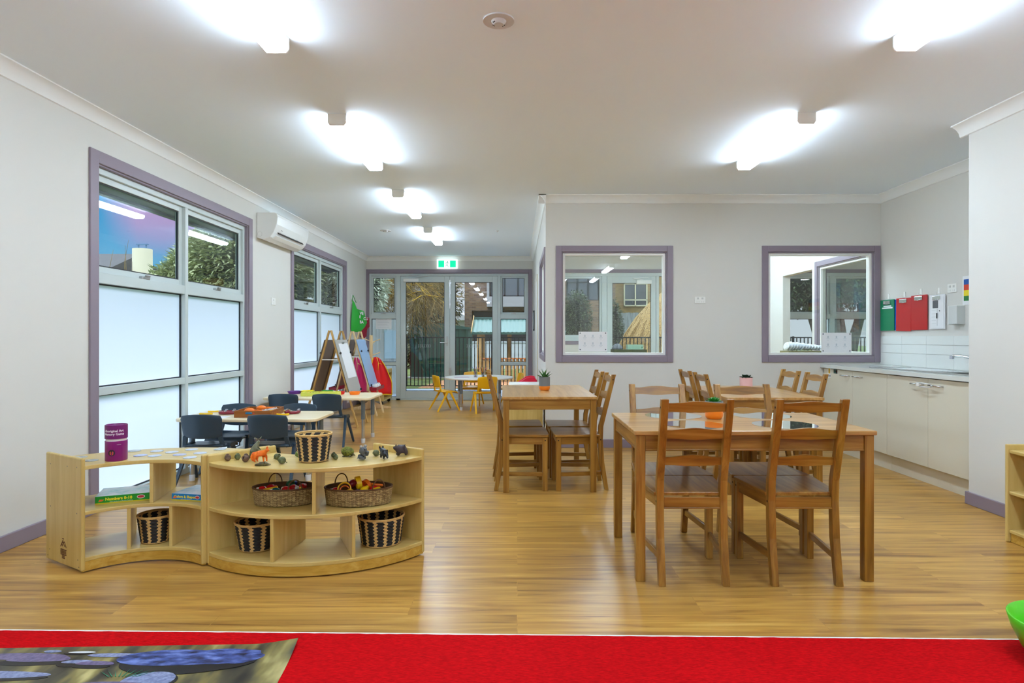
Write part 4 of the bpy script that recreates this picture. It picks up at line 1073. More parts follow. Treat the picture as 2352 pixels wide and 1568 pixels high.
shaker('yellow shaker right of centre in the right oval basket', (OB2[0]+0.038, OB2[1]-0.042, bz+0.002), TY, TY, 60, 60, 'shakers in the right oval basket')
shaker('blue shaker at the front of the right oval basket', (OB2[0]+0.010, OB2[1]-0.060, bz-0.008), TB, TB, 0, 80, 'shakers in the right oval basket')
shaker('red shaker near the right handle of the right oval basket', (OB2[0]+0.085, OB2[1]-0.010, bz), TR_, TO, 15, 80, 'shakers in the right oval basket')
shaker('yellow shaker at the right end of the right oval basket', (OB2[0]+0.110, OB2[1]-0.030, bz-0.002), TY, TY, 170, 80, 'shakers in the right oval basket')
stick('rhythm_stick', 'orange rhythm stick at the back of the right oval basket', 'toy', (OB2[0]+0.070, OB2[1]+0.035, bz+0.018), TO, 0.11, 0.007, -8, 4, 'sticks in the oval baskets')

# game boxes
def game_box(label, c, size, yaw, side_col, top_mat, title, brand, sub):
    t = thing('game_box', label, 'game box', (c[0], c[1], MZ), R(yaw), 'learning game boxes'); w, d, h = size
    m = MB(); m.box(-w/2, w/2, -d/2, d/2, 0.003, h*0.98); m.build('box_body', side_col, t, bevel=0.0015)
    m = MB(); m.box(-w/2+0.001, w/2-0.001, -d/2+0.001, d/2-0.001, h*0.98, h*0.98+0.001); m.build('picture_top', top_mat, t)
    m = MB(); m.box(-w/2-0.0005, w/2+0.0005, -d/2-0.0005, d/2+0.0005, 0, 0.006); m.build('yellow_base', plain('box_yellow', S(206, 190, 30), 0.5), t)
    M = Matrix.Translation((-w*0.22, -d/2-0.0008, h*0.56)) @ Matrix.Rotation(R(90), 4, 'X')
    text_flat('lettering', title, h*0.50, plain('title_yellow', S(246, 226, 40), 0.5), t, M @ Matrix.Translation((w*0.12, 0, 0)), bold=0.0007)
    text_flat('lettering', sub, h*0.16, WT, t, Matrix.Translation((-w*0.06, -d/2-0.0008, h*0.22)) @ Matrix.Rotation(R(90), 4, 'X'))
    m = MB(); a = w*0.28
    m.face([m._p((a+w*0.07*math.cos(q), -d/2-0.0007, h*0.56+h*0.24*math.sin(q))) for q in [2*PI*i/20 for i in range(20)]]); m.build('emblem', plain('emblem_white', S(240, 240, 240), 0.5), t)
    m = MB(); m.face([m._p((a+w*0.06*math.cos(q), -d/2-0.0010, h*0.56+h*0.17*math.sin(q))) for q in [2*PI*i/20 for i in range(20)]]); m.build('emblem', plain('emblem_red', S(200, 40, 50), 0.5), t)
    M = Matrix.Translation((-w*0.40, -d/2-0.0009, h*0.45)) @ Matrix.Rotation(R(90), 4, 'X')
    m = MB(); m.prism([(-0.012, -0.006), (0.006, -0.004), (0.014, 0.004), (-0.006, 0.006)], lambda p: tuple(M @ Vector((p[0], p[1], 0))), lambda p: tuple(M @ Vector((p[0], p[1], 0.0004)))); m.build('corner_mark', plain('box_orange', S(230, 110, 40), 0.5), t)
g1 = sc_mat('box_art_teal', [S(130, 210, 210), S(206, 236, 238), S(240, 248, 250)], 14, 0.2); g2 = sc_mat('box_art_blue', [S(160, 196, 226), S(226, 234, 242)], 12, 0.2)
game_box('green game box of numbers on the concave unit middle shelf', (-2.150, 3.440), (0.270, 0.200, 0.042), 23, plain('box_green', S(20, 148, 34), 0.4), g1, 'Numbers 0-10', 'x', 'Learn Numbers and Practice Counting')
game_box('blue game box of colours and shapes on the concave unit middle shelf', (-1.765, 3.470), (0.200, 0.20, 0.038), -10, plain('box_blue', S(10, 130, 200), 0.4), g2, 'Colors & Shapes', 'x', 'Learn Colors and Shapes')

# toy animals
def animal(name, label, loc, rz):
    return thing(name, label, 'toy animal', loc, R(rz), 'toy animals on the convex shelf')
KG = sc_mat('kangaroo_grey', [S(84, 88, 70), S(126, 130, 104)], 30, 0.7)
k = animal('toy_kangaroo', 'grey-green toy kangaroo standing upright behind the fox', (-1.408, 3.335, TS), 0)
skin('body', [(0, 0, 0.045, 0.020), (0.006, 0, 0.066, 0.016), (0.017, 0, 0.084, 0.009), (0.022, 0, 0.097, 0.0085), (0.030, -0.004, 0.094, 0.005),
              (-0.012, 0, 0.036, 0.012), (-0.024, 0.004, 0.012, 0.006), (-0.036, 0.008, 0.003, 0.003), (0.0, -0.013, 0.036, 0.011), (0.002, -0.015, 0.016, 0.0055), (-0.004, -0.014, 0.006, 0.004), (0.014, -0.016, 0.003, 0.004),
              (0.0, 0.013, 0.036, 0.011), (0.002, 0.015, 0.016, 0.0055), (-0.004, 0.014, 0.006, 0.004), (0.014, 0.016, 0.003, 0.004),
              (0.014, -0.012, 0.068, 0.004), (0.024, -0.012, 0.056, 0.003), (0.030, -0.009, 0.050, 0.0025), (0.014, 0.010, 0.068, 0.004), (0.024, 0.010, 0.056, 0.003), (0.030, 0.008, 0.050, 0.0025)],
     [(0, 1), (1, 2), (2, 3), (3, 4), (0, 5), (5, 6), (6, 7), (0, 8), (8, 9), (9, 10), (10, 11), (0, 12), (12, 13), (13, 14), (14, 15), (1, 16), (16, 17), (17, 18), (1, 19), (19, 20), (20, 21)], KG, k)
m = MB(); m.tube([(0.019, -0.005, 0.103), (0.015, -0.010, 0.112), (0.010, -0.014, 0.119)], [0.003, 0.003, 0.001], 6); m.tube([(0.021, 0.004, 0.103), (0.028, 0.010, 0.112), (0.034, 0.012, 0.121)], [0.003, 0.003, 0.001], 6); m.build('ears', KG, k, smooth='all')
m = MB(); m.ball((0.026, -0.008, 0.098), 0.0016, 6, 5); m.build('eye', BLACK, k)
FOX = sc_mat('fox_orange', [S(216, 84, 10), S(246, 130, 24)], 40, 0.55)
k = animal('toy_fox', 'orange toy fox standing in front of the kangaroo', (-1.345, 3.255, TS), 5)
skin('body', [(-0.022, 0, 0.048, 0.010), (0, 0, 0.047, 0.010), (0.020, 0, 0.049, 0.010), (0.032, -0.002, 0.060, 0.007), (0.040, -0.006, 0.067, 0.0085), (0.050, -0.012, 0.062, 0.004),
              (-0.032, 0, 0.046, 0.008), (-0.042, 0, 0.030, 0.009), (-0.034, 0, 0.012, 0.006), (-0.028, 0, 0.006, 0.002),
              (0.020, -0.008, 0.030, 0.005), (0.021, -0.008, 0.003, 0.003), (0.030, 0.008, 0.030, 0.005), (0.032, 0.008, 0.003, 0.003), (-0.022, -0.008, 0.030, 0.007), (-0.026, -0.008, 0.015, 0.004), (-0.022, -0.008, 0.003, 0.003), (-0.016, 0.008, 0.030, 0.007), (-0.018, 0.008, 0.015, 0.004), (-0.014, 0.008, 0.003, 0.003)],
     [(1, 0), (1, 2), (2, 3), (3, 4), (4, 5), (0, 6), (6, 7), (7, 8), (8, 9), (2, 10), (10, 11), (2, 12), (12, 13), (0, 14), (14, 15), (15, 16), (0, 17), (17, 18), (18, 19)], FOX, k, root=1)
m = MB()
for s in (-1, 1): m.prism([(-0.005, 0), (0.005, 0), (0, 0.012)], lambda p, s=s: (0.038+p[0], -0.006+s*0.006-0.0015, 0.073+p[1]), lambda p, s=s: (0.038+p[0], -0.006+s*0.006+0.0015, 0.073+p[1]))
m.build('ears', FOX, k)
m = MB(); m.ball((0.054, -0.014, 0.062), 0.002, 6, 5); m.ball((0.045, -0.0135, 0.069), 0.0013, 6, 5); m.build('nose_and_eye', BLACK, k)
PLT = sc_mat('platypus_brown', [S(58, 50, 30), S(104, 96, 56)], 40, 0.6)
k = animal('toy_platypus', 'flat dark toy platypus lying in front of the fox', (-1.300, 3.175, TS), 8)
skin('body', [(0, 0, 0.009, (0.012, 0.009)), (0.018, 0, 0.009, 0.008), (0.027, 0, 0.007, (0.006, 0.005)), (0.042, 0, 0.004, (0.005, 0.0025)), (-0.018, 0, 0.008, (0.010, 0.007)), (-0.038, 0, 0.004, (0.008, 0.0035)), (0.012, -0.016, 0.003, 0.003), (0.012, 0.016, 0.003, 0.003), (-0.016, -0.014, 0.003, 0.003), (-0.016, 0.014, 0.003, 0.003)],
     [(0, 1), (1, 2), (2, 3), (0, 4), (4, 5), (1, 6), (1, 7), (4, 8), (4, 9)], PLT, k)
ECH = sc_mat('echidna_green', [S(44, 46, 10), S(96, 102, 26), S(132, 138, 44)], 120, 0.6, bump=0.3, bumpd=0.003)
k = animal('toy_echidna', 'spiny olive toy echidna right of the tall basket', (-0.930, 3.415, TS), 0)
m = MB(); m.ball((0, 0, 0.0262), 0.030, 24, 14, (1.15, 0.75, 0.85)); m.build('body', ECH, k, smooth='all')
m = MB(); rn = random.Random(5)
for i in range(240):
    th = rn.uniform(0, 2*PI); ph = rn.uniform(0, 1.35); d = Vector((math.sin(ph)*math.cos(th)*1.15, math.sin(ph)*math.sin(th)*0.75, math.cos(ph)*0.85)); p = d*0.030+Vector((0, 0, 0.0262)); q = p+d.normalized()*0.0032+Vector((-0.003, 0, 0))
    m.tube([p, q], [0.0011, 0.0002], 4, caps=False)
m.build('spines', plain('echidna_spine', S(136, 142, 56), 0.6), k)
m = MB(); m.tube([(0.028, -0.004, 0.016), (0.036, -0.006, 0.010), (0.044, -0.007, 0.007)], [0.008, 0.005, 0.0015], 8)
for x, y in ((0.018, -0.016), (-0.018, -0.016), (0.018, 0.016), (-0.018, 0.016)): m.ball((x, y, 0.005), 0.006, 8, 6, (1.2, 1, 0.8))
m.build('snout_and_feet', PLT, k, smooth='all')
KO = sc_mat('koala_grey', [S(70, 74, 76), S(104, 108, 110)], 40, 0.7); KOL = plain('koala_light', S(158, 154, 146), 0.7)
k = animal('toy_koala', 'grey toy koala with a baby, sitting on the convex shelf', (-0.832, 3.320, TS), 0)
skin('body', [(0, 0, 0.022, 0.019), (0.006, 0, 0.040, 0.014), (0.013, -0.002, 0.060, 0.0175), (0.010, -0.012, 0.012, 0.008), (0.022, -0.014, 0.005, 0.005), (0.010, 0.012, 0.012, 0.008), (0.022, 0.014, 0.005, 0.005), (0.016, -0.012, 0.034, 0.006), (0.026, -0.012, 0.020, 0.0045), (0.016, 0.010, 0.034, 0.006), (0.028, 0.010, 0.022, 0.0045), (0.015, -0.003, 0.071, 0.013), (0, 0, 0.010, 0.016)],
     [(0, 1), (1, 2), (0, 3), (3, 4), (0, 5), (5, 6), (1, 7), (7, 8), (1, 9), (9, 10), (2, 11), (0, 12)], KO, k)
m = MB(); m.ball((0.001, -0.010, 0.072), 0.008, 10, 8, (1, 0.7, 1)); m.ball((0.020, 0.010, 0.073), 0.008, 10, 8, (1, 0.7, 1)); m.build('ears', KOL, k, smooth='all')
m = MB(); m.ball((0.018, -0.010, 0.048), 0.010, 10, 8, (0.6, 0.5, 1.5)); m.build('chest', KOL, k, smooth='all')
m = MB(); m.ball((0.023, -0.017, 0.058), 0.0035, 8, 6, (0.8, 1, 1.5)); m.ball((0.016, -0.0195, 0.064), 0.0016, 6, 5); m.build('nose_and_eye', BLACK, k)
skin('baby', [(0.030, 0.0, 0.036, 0.008), (0.036, -0.003, 0.048, 0.008), (0.030, 0.004, 0.022, 0.006)], [(0, 1), (0, 2)], KO, k)
DV = plain('devil_black', S(28, 32, 38), 0.45)
k = animal('toy_tasmanian_devil', 'black toy devil with pointed ears walking away', (-0.715, 3.350, TS), 125)
skin('body', [(-0.014, 0, 0.034, 0.012), (0.006, 0, 0.036, 0.013), (0.022, 0, 0.044, 0.011), (0.036, 0.004, 0.050, 0.009), (0.046, 0.006, 0.046, 0.004), (-0.026, 0, 0.030, 0.006), (-0.038, 0, 0.018, 0.004), (-0.050, 0.0, 0.012, 0.002),
              (0.020, -0.010, 0.020, 0.005), (0.022, -0.010, 0.003, 0.004), (0.020, 0.010, 0.020, 0.005), (0.022, 0.010, 0.003, 0.004), (-0.016, -0.010, 0.018, 0.006), (-0.016, -0.010, 0.003, 0.004), (-0.014, 0.010, 0.018, 0.006), (-0.014, 0.010, 0.003, 0.004)],
     [(1, 0), (1, 2), (2, 3), (3, 4), (0, 5), (5, 6), (6, 7), (2, 8), (8, 9), (2, 10), (10, 11), (0, 12), (12, 13), (0, 14), (14, 15)], DV, k, root=1)
m = MB()
for s in (-1, 1): m.ball((0.032, 0.004+s*0.009, 0.059), 0.0055, 10, 8, (0.5, 0.9, 1.3))
m.build('ears', DV, k, smooth='all')
WB = plain('wombat_brown', S(56, 42, 44), 0.55)
k = animal('toy_wombat', 'dark brown toy wombat nearest the right end panel', (-0.640, 3.440, TS), 185)
skin('body', [(-0.020, 0, 0.038, 0.019), (0.002, 0, 0.038, 0.018), (0.022, 0, 0.042, 0.015), (0.036, 0, 0.044, 0.011), (0.044, 0, 0.038, 0.008), (0.016, -0.013, 0.018, 0.008), (0.020, -0.013, 0.004, 0.0065), (0.016, 0.013, 0.018, 0.008), (0.020, 0.013, 0.004, 0.0065), (-0.024, -0.013, 0.018, 0.009), (-0.022, -0.013, 0.004, 0.0065), (-0.026, 0.013, 0.018, 0.009), (-0.028, 0.013, 0.004, 0.0065)],
     [(1, 0), (1, 2), (2, 3), (3, 4), (2, 5), (5, 6), (2, 7), (7, 8), (0, 9), (9, 10), (0, 11), (11, 12)], WB, k, root=1)
m = MB()
for s in (-1, 1): m.ball((0.030, s*0.008, 0.057), 0.005, 8, 6, (0.6, 0.8, 1.3))
m.build('ears', WB, k, smooth='all')
# ------------------------------------------------------------------ children's activity tables
def rrect(hx, hy, r, n=6):
    o = []
    for cx, cy, a in ((hx-r, hy-r, 0), (-hx+r, hy-r, 90), (-hx+r, -hy+r, 180), (hx-r, -hy+r, 270)):
        for i in range(n+1):
            q = R(a+90*i/n); o.append((cx+r*math.cos(q), cy+r*math.sin(q)))
    return o
SILV = plain('chrome_leg', S(196, 200, 204), 0.2, metal=0.9)
def act_leg(t, x, y, top):
    m = MB(); m.lathe([(0.023, 0.27), (0.023, top)], c=(x, y, 0), seg=16); o = m.build('leg', GREYLEG, t, smooth=True)
    m = MB(); m.lathe([(0.018, 0.05), (0.018, 0.272)], c=(x, y, 0), seg=16); m.build('lower_tube', SILV, o, smooth=True)
    m = MB(); m.lathe([(0, 0), (0.022, 0), (0.023, 0.045), (0.019, 0.052)], c=(x, y, 0), seg=16); m.build('foot', plain('pale_grey_plastic', S(205, 204, 204)), o, smooth=True)
def act_table(label, loc, hx, hy, r, legs, grp='maple topped activity tables'):
    t = thing('activity_table', label, 'table', loc, 0, grp)
    o = rrect(hx, hy, r)
    m = MB(); m.prism(o, lambda p: (p[0], p[1], 0.503), lambda p: (p[0], p[1], 0.530))
    m.build('tabletop', [TOPL], t, bevel=0.007, seg=3)
    for x, y in legs: act_leg(t, x, y, 0.503)
    return t
act_table('nearer maple activity table by the tall window', (-2.235, 5.375, 0), 0.585, 0.285, 0.07, [(0.485, -0.165), (0.485, 0.17), (-0.485, -0.165), (-0.485, 0.17)])
act_table('further maple activity table with coloured dishes', (-2.225, 7.21, 0), 0.60, 0.355, 0.07, [(0.475, -0.14), (0.485, 0.28), (-0.475, -0.14), (-0.485, 0.28)])

def school_chair(label, loc, rz, mat, group, s=1.0):
    t = thing('school_chair', label, 'chair', loc, R(rz), group)
    m = MB(); nx, nz = 12, 6; rows = []
    for j in range(nz+1):
        f = j/nz; z = 0.400+0.170*f; hw = 0.153+0.012*f-0.014*max(0, f-0.85)/0.15
        row = []
        for i in range(nx+1):
            u = -1+2*i/nx; top = 0.012*(1-u*u) if j == nz else 0; bot = -0.018*(1-u*u) if j == 0 else 0
            row.append(m._p((u*hw, -0.165-0.035*f+0.030*u*u, z+top+bot)))
        rows.append(row)
    for j in range(nz):
        for i in range(nx): m.face((rows[j][i], rows[j][i+1], rows[j+1][i+1], rows[j+1][i]))
    o = m.build('backrest', mat, t, smooth='all'); sd = o.modifiers.new('Solid', 'SOLIDIFY'); sd.thickness = 0.012; sd.offset = 0
    b = o.modifiers.new('Bevel', 'BEVEL'); b.width = 0.004; b.segments = 2
    # struts joining back to seat, with the lower band
    m = MB()
    for sx in (-1, 1): m.bar((sx*0.138, -0.142, 0.40), (sx*0.152, -0.120, 0.312), 0.032, 0.016, up=(0, 1, 0))
    rows = []
    for j, z in enumerate((0.310, 0.343)):
        rows.append([(u*0.148, -0.152+0.028*u*u+0.01*(1-j), z-0.008*(1-u*u)*(1 if j else 0)) for u in [-1+2*i/10 for i in range(11)]])
    for i in range(10):
        q = [rows[0][i], rows[0][i+1], rows[1][i+1], rows[1][i]]
        a = [m._p(p) for p in q]; b_ = [m._p((p[0], p[1]+0.011, p[2])) for p in q]
        m.face(a); m.face(b_[::-1])
        for k in range(4): m.face((a[k], a[(k+1) % 4], b_[(k+1) % 4], b_[k]))
    m.build('back_support', mat, t, smooth=True)
    m = MB(); nx, ny = 12, 10; rows = []
    for j in range(ny+1):
        f = j/ny; y = -0.135+0.30*f; hw = 0.158+0.012*math.sin(PI*f); row = []
        for i in range(nx+1):
            u = -1+2*i/nx; z = 0.320-0.010*(1-u*u)*math.sin(PI*min(1, f*1.15))-(0.03*max(0, (f-0.85)/0.15)**2)+0.014*max(0, 1-f/0.12)
            row.append(m._p((u*hw, y, z)))
        rows.append(row)
    for j in range(ny):
        for i in range(nx): m.face((rows[j][i], rows[j][i+1], rows[j+1][i+1], rows[j+1][i]))
    o = m.build('seat', mat, t, smooth='all'); sd = o.modifiers.new('Solid', 'SOLIDIFY'); sd.thickness = 0.016; sd.offset = -1
    for sx in (-1, 1):
        for fy, sy in ((0.175, 1), (-0.205, -1)):
            a = Vector((sx*0.166, 0.02*sy, 0.318)); b_ = Vector((sx*0.196, fy, 0.0)); d = (b_-a)
            m = MB(); pts = [(a, 0.040, 0.030), (a+d*0.5, 0.034, 0.026), (b_, 0.026, 0.022)]; rr = []
            for c, w, h in pts: rr.append([m._p(c+Vector((x*h/2, y*w/2, 0))) for x, y in ((-1, -1), (1, -1), (1, 1), (-1, 1))])
            for q, q2 in ((rr[0], rr[1]), (rr[1], rr[2])):
                for k in range(4): m.face((q[k], q[(k+1) % 4], q2[(k+1) % 4], q2[k]))
            m.face(rr[0]); m.face(rr[2]); m.build('leg', mat, t, bevel=0.005)
        m = MB(); m.box(*(sorted((sx*0.150, sx*0.182))), -0.05, 0.06, 0.296, 0.330); m.build('side_bracket', mat, t, bevel=0.006)
    return t
gd = 'dark blue-grey plastic school chairs'
nv = school_chair('dark plastic chair in front of the nearer activity table, window side', (-2.54, 5.160, 0), 2, NAVY, gd)
for lab, x, y, rz in (('dark plastic chair in front of the nearer activity table, behind the kangaroo', -2.005, 5.165, 0),
                      ('dark plastic chair on the far side of the nearer table, window end', -2.585, 5.62, 180), ('dark plastic chair on the far side of the nearer table, room end', -2.035, 5.63, 176),
                      ('dark plastic chair in front of the further activity table, window end', -2.575, 7.00, 2), ('dark plastic chair in front of the further activity table, room end', -2.085, 7.00, -2)):
    copy_tree(nv, None, (x, y, 0), R(rz), lab)
# round table
t = thing('round_table', 'round white children table in front of the exit doors', 'table', (-0.650, 10.58, 0))
m = MB(); m.lathe([(0, 0.503), (0.575, 0.503), (0.585, 0.510), (0.585, 0.525), (0.578, 0.531), (0, 0.531)], seg=56); m.build('tabletop', plain('white_laminate', S(232, 228, 222), 0.3), t, smooth=True)
for a in (232, 145, 325, 52): act_leg(t, 0.44*math.cos(R(a)), 0.44*math.sin(R(a)), 0.503)
gy = 'yellow plastic school chairs at the round table'
yl = school_chair('yellow plastic chair left of the round table, facing right', (-1.19, 10.28, 0), -62, YELLOW, gy)
for lab, x, y, rz in (('yellow plastic chair in front of the round table, back to the viewer', -0.52, 10.00, 18), ('yellow plastic chair behind the round table facing the viewer', -0.83, 11.08, 172), ('yellow plastic chair at the right of the round table', -0.10, 10.82, 105)):
    copy_tree(yl, None, (x, y, 0), R(rz), lab)
# pencil jars
JAR = glass_mat('jar_glass', (0.9, 0.93, 0.95, 1), 1.5)
pc = [('red', S(180, 30, 40)), ('purple', S(110, 40, 120)), ('orange', S(226, 130, 40)), ('blue', S(30, 70, 150)), ('maroon', S(110, 30, 40)), ('green', S(30, 110, 60))]
pc2 = [('red', S(190, 30, 40)), ('dark green', S(20, 70, 40)), ('black', S(30, 30, 34)), ('brown', S(110, 60, 30)), ('orange', S(220, 120, 40)), ('blue', S(30, 60, 120))]
for (jx, jy, lab, side, cols) in ((-0.700, 10.46, 'glass jar of pencils on the left of the round table', 'left', pc), (-0.575, 10.50, 'glass jar of dark pencils on the right of the round table', 'right', pc2)):
    t = thing('pencil_jar', lab, 'jar', (jx, jy, 0.5315), 0, 'pencil jars')
    m = MB(); m.lathe([(0.030, 0), (0.034, 0.085), (0.032, 0.085), (0.028, 0.004), (0, 0.004)], seg=20); m.build('glass', JAR, t, smooth=True)
    m = MB(); m.lathe([(0, 0), (0.030, 0), (0.030, 0.004), (0, 0.004)], seg=20); m.build('jar_base', plain('jar_base', S(180, 190, 200), 0.3), t)
    for i, (cn, cc) in enumerate(cols):
        a = 2*PI*i/len(cols)+0.3; p0 = Vector((-0.015*math.cos(a), -0.015*math.sin(a), 0.006)); p1 = Vector((0.05*math.cos(a), 0.03*math.sin(a), 0.15+0.02*math.sin(i*2.3)))
        m = MB(); m.tube([p0, p1, p1+(p1-p0).normalized()*0.012], [0.0045, 0.0045, 0.001], 6)
        o = m.build('pencil', plain('pencil_'+cn.replace(' ', '_')+side, cc, 0.5), loc=(jx, jy, 0.5315)); tag(o, '%s pencil standing in the %s jar on the round table' % (cn, side), 'pencil', 'pencils in the '+side+' jar')
o = MB().box(-0.12, 0.12, -0.08, 0.08, 0, 0.002).build('drawing_sheet', plain('drawing', S(206, 180, 190), 0.6), loc=(-0.93, 10.42, 0.5315), rz=0.3); tag(o, 'pinkish drawing sheet lying left on the round table', 'paper')

# ------------------------------------------------------------------ things on the activity tables
TZ = 0.5305
ORT = wood('orange_tray_wood', S(120, 66, 16), S(148, 84, 26), S(168, 102, 40), 'x', rough=0.4)
t = thing('wooden_tray', 'orange-brown wooden tray of instruments on the nearer activity table', 'tray', (-2.215, 5.355, TZ), R(3))
m = MB(); m.box(-0.145, 0.145, -0.165, 0.165, 0.001, 0.008); m.build('base', ORT, t)
for a in ((-0.150, 0.150, -0.172, -0.164), (-0.150, 0.150, 0.164, 0.172)):
    m = MB(); m.box(a[0], a[1], a[2], a[3], 0, 0.055); m.build('side', ORT, t, bevel=0.002)
for a in ((-0.152, -0.144), (0.144, 0.152)):
    m = MB(); m.box(a[0], a[1], -0.164, 0.164, 0, 0.055); m.build('side', ORT, t, bevel=0.002)
m = MB(); m.tube([(-0.055, -0.1745, 0.036), (-0.05, -0.1745, 0.036), (-0.01, -0.1745, 0.036), (0.0, -0.1745, 0.036)], [0.004, 0.0085, 0.0085, 0.003], 8); m.build('sticker', plain('sticker_blue', S(20, 110, 150), 0.4), t)
m = MB(); m.ball((0.012, -0.1745, 0.034), 0.006, 8, 6, (1, 0.3, 1)); m.build('sticker', plain('sticker_red', S(200, 50, 50), 0.4), t)
def maraca(label, loc, col, L, yaw, r=0.030):
    m = MB(Matrix.Rotation(R(yaw), 4, 'Z')); m.ball((0, 0, 0), r, 14, 10, (1.4, 1, 0.8)); m.tube([(r*1.2, 0, 0), (L, 0, -0.004)], [0.008, 0.006], 8)
    o = m.build('maraca', col, loc=loc, smooth='all'); tag(o, label, 'maraca', 'maracas in the wooden tray')
maraca('orange maraca at the left of the wooden tray', (-2.275, 5.29, TZ+0.045), TO, 0.10, 20)
maraca('orange maraca at the back of the wooden tray', (-2.235, 5.44, TZ+0.050), TO, 0.11, 15)
o = MB()
for i in range(13): o.box(-0.07+i*0.011, -0.064+i*0.011, -0.018, 0.018, 0, 0.012)
o.box(-0.075, 0.075, -0.004, 0.004, 0.0, 0.006)
o = o.build('toy_guiro', TW, loc=(-2.145, 5.37, TZ+0.040), rz=R(22)); o.rotation_euler = (0, R(-8), R(22)); tag(o, 'white ribbed stick with dark gaps lying across the wooden tray', 'toy')
o = MB(); o.ball((0, 0, 0), 0.02, 12, 8, (2.2, 1, 0.5)); o = o.build('toy_shell', plain('toy_aqua', S(120, 190, 190), 0.4), loc=(-2.12, 5.30, TZ+0.03), smooth='all'); tag(o, 'pale aqua toy at the right front of the wooden tray', 'toy')
o = MB(); o.ball((0, 0, 0), 0.02, 12, 8, (2.4, 0.8, 0.5)); o = o.build('toy_shell', TY, loc=(-2.11, 5.42, TZ+0.03), smooth='all'); tag(o, 'yellow toy at the right back of the wooden tray', 'toy')
def bell_ring(label, loc, rz, r=0.075):
    t = thing('tambourine', label, 'tambourine', loc, R(rz), 'maroon crescent tambourines')
    m = MB(); m.tube([(r*math.cos(a), r*0.75*math.sin(a), 0.014) for a in [R(40+280*i/24) for i in range(25)]], 0.013, 10); m.build('frame', TM, t, smooth='all')
    for a in (60, 110, 180, 250, 300):
        m = MB(); c = (r*math.cos(R(a)), r*0.75*math.sin(R(a)), 0.028); m.lathe([(0, 0), (0.012, 0.001), (0.012, 0.003), (0, 0.004)], c=c, seg=12); m.lathe([(0, 0.005), (0.012, 0.006), (0.012, 0.008), (0, 0.009)], c=c, seg=12); m.build('jingle', CHROME, t, smooth=True)
bell_ring('maroon tambourine right of the wooden tray', (-1.975, 5.47, TZ), 100)
bell_ring('maroon tambourine just left of the wooden tray', (-2.51, 5.43, TZ), 20)
bell_ring('maroon tambourine behind the left one, near the far chair', (-2.37, 5.60, TZ), 60)
def marker(label, loc, rz, col=TY):
    m = MB(Matrix.Rotation(R(rz), 4, 'Z')); m.tube([(-0.055, 0, 0.009), (-0.05, 0, 0.009), (0.0, 0, 0.0075), (0.05, 0, 0.009), (0.055, 0, 0.009)], [0.006, 0.0085, 0.0065, 0.0085, 0.006], 8)
    o = m.build('toy_castanet', col, loc=loc, smooth='all'); tag(o, label, 'toy', 'yellow sticks on the nearer table')
marker('yellow stick right of the wooden tray, front', (-2.005, 5.325, TZ), 2); marker('yellow stick at the window end of the nearer table', (-2.695, 5.545, TZ), 30)
marker('short yellow stick behind the window side chair', (-2.685, 5.37, TZ), 5); marker('yellow stick behind the wooden tray', (-2.10, 5.60, TZ), 20)
o = MB().box(-0.11, 0.11, -0.08, 0.08, 0, 0.001).build('paper_sheet', PAPER, loc=(-2.53, 5.20, TZ)); tag(o, 'white paper sheet at the front edge of the nearer activity table', 'paper')

def dish(label, loc, r, h, mat, grp='coloured round dishes'):
    t = thing('sorting_dish', label, 'dish', loc, 0, grp)
    m = MB(); m.lathe([(0, 0), (r*0.8, 0), (r, h), (r-0.004, h), (r*0.78, 0.005), (0, 0.005)], seg=28); m.build('bowl', mat, t, smooth=True)
    return t
dish('purple dish at the window end of the further activity table', (-2.64, 7.38, TZ), 0.082, 0.032, plain('dish_purple', S(96, 40, 140), 0.3))
dish('red dish behind the yellow tray', (-2.09, 7.32, TZ), 0.066, 0.034, plain('dish_red', S(224, 30, 24), 0.3))
dish('orange dish at the room end of the further table', (-1.905, 7.30, TZ), 0.068, 0.034, plain('dish_orange', S(250, 128, 16), 0.3))
dish('yellow dish behind the sectioned tray', (-2.50, 7.42, TZ), 0.082, 0.034, plain('dish_yellow', S(236, 220, 30), 0.3))
dish('green dish half hidden behind the sectioned tray', (-2.27, 7.45, TZ), 0.070, 0.034, plain('dish_green', S(60, 150, 60), 0.3))
LM = plain('lime_tray', S(218, 222, 96), 0.35)
t = thing('sectioned_tray', 'lime yellow sectioned sorting tray on the further activity table', 'tray', (-2.255, 7.16, TZ), R(3))
m = MB(); m.box(-0.205, 0.205, -0.085, 0.085, 0, 0.004); m.build('base', LM, t)
m = MB()
m.box(-0.205, 0.205, -0.088, -0.084, 0, 0.042); m.box(-0.205, 0.205, 0.084, 0.088, 0, 0.042)
for i in range(7): m.box(-0.207+i*0.0683, -0.203+i*0.0683, -0.088, 0.088, 0, 0.042)
m.box(-0.205, 0.205, -0.002, 0.002, 0, 0.036); m.build('walls', LM, t, bevel=0.0015)
for i, (x, y, c, n) in enumerate(((-0.17, -0.04, TR_, 'red'), (-0.165, 0.04, TO, 'orange'), (-0.105, 0.04, TG, 'green'), (-0.10, -0.045, TY, 'yellow'), (-0.13, 0.02, TR_, 'second red'), (-0.035, 0.045, TO, 'second orange'))):
    o = MB().ball((0, 0, 0), 0.016, 10, 8).build('counter', c, loc=(-2.255+x, 7.16+y, TZ+0.022), smooth='all'); tag(o, n+' counter in the sectioned tray', 'toy', 'counters in the sectioned tray')

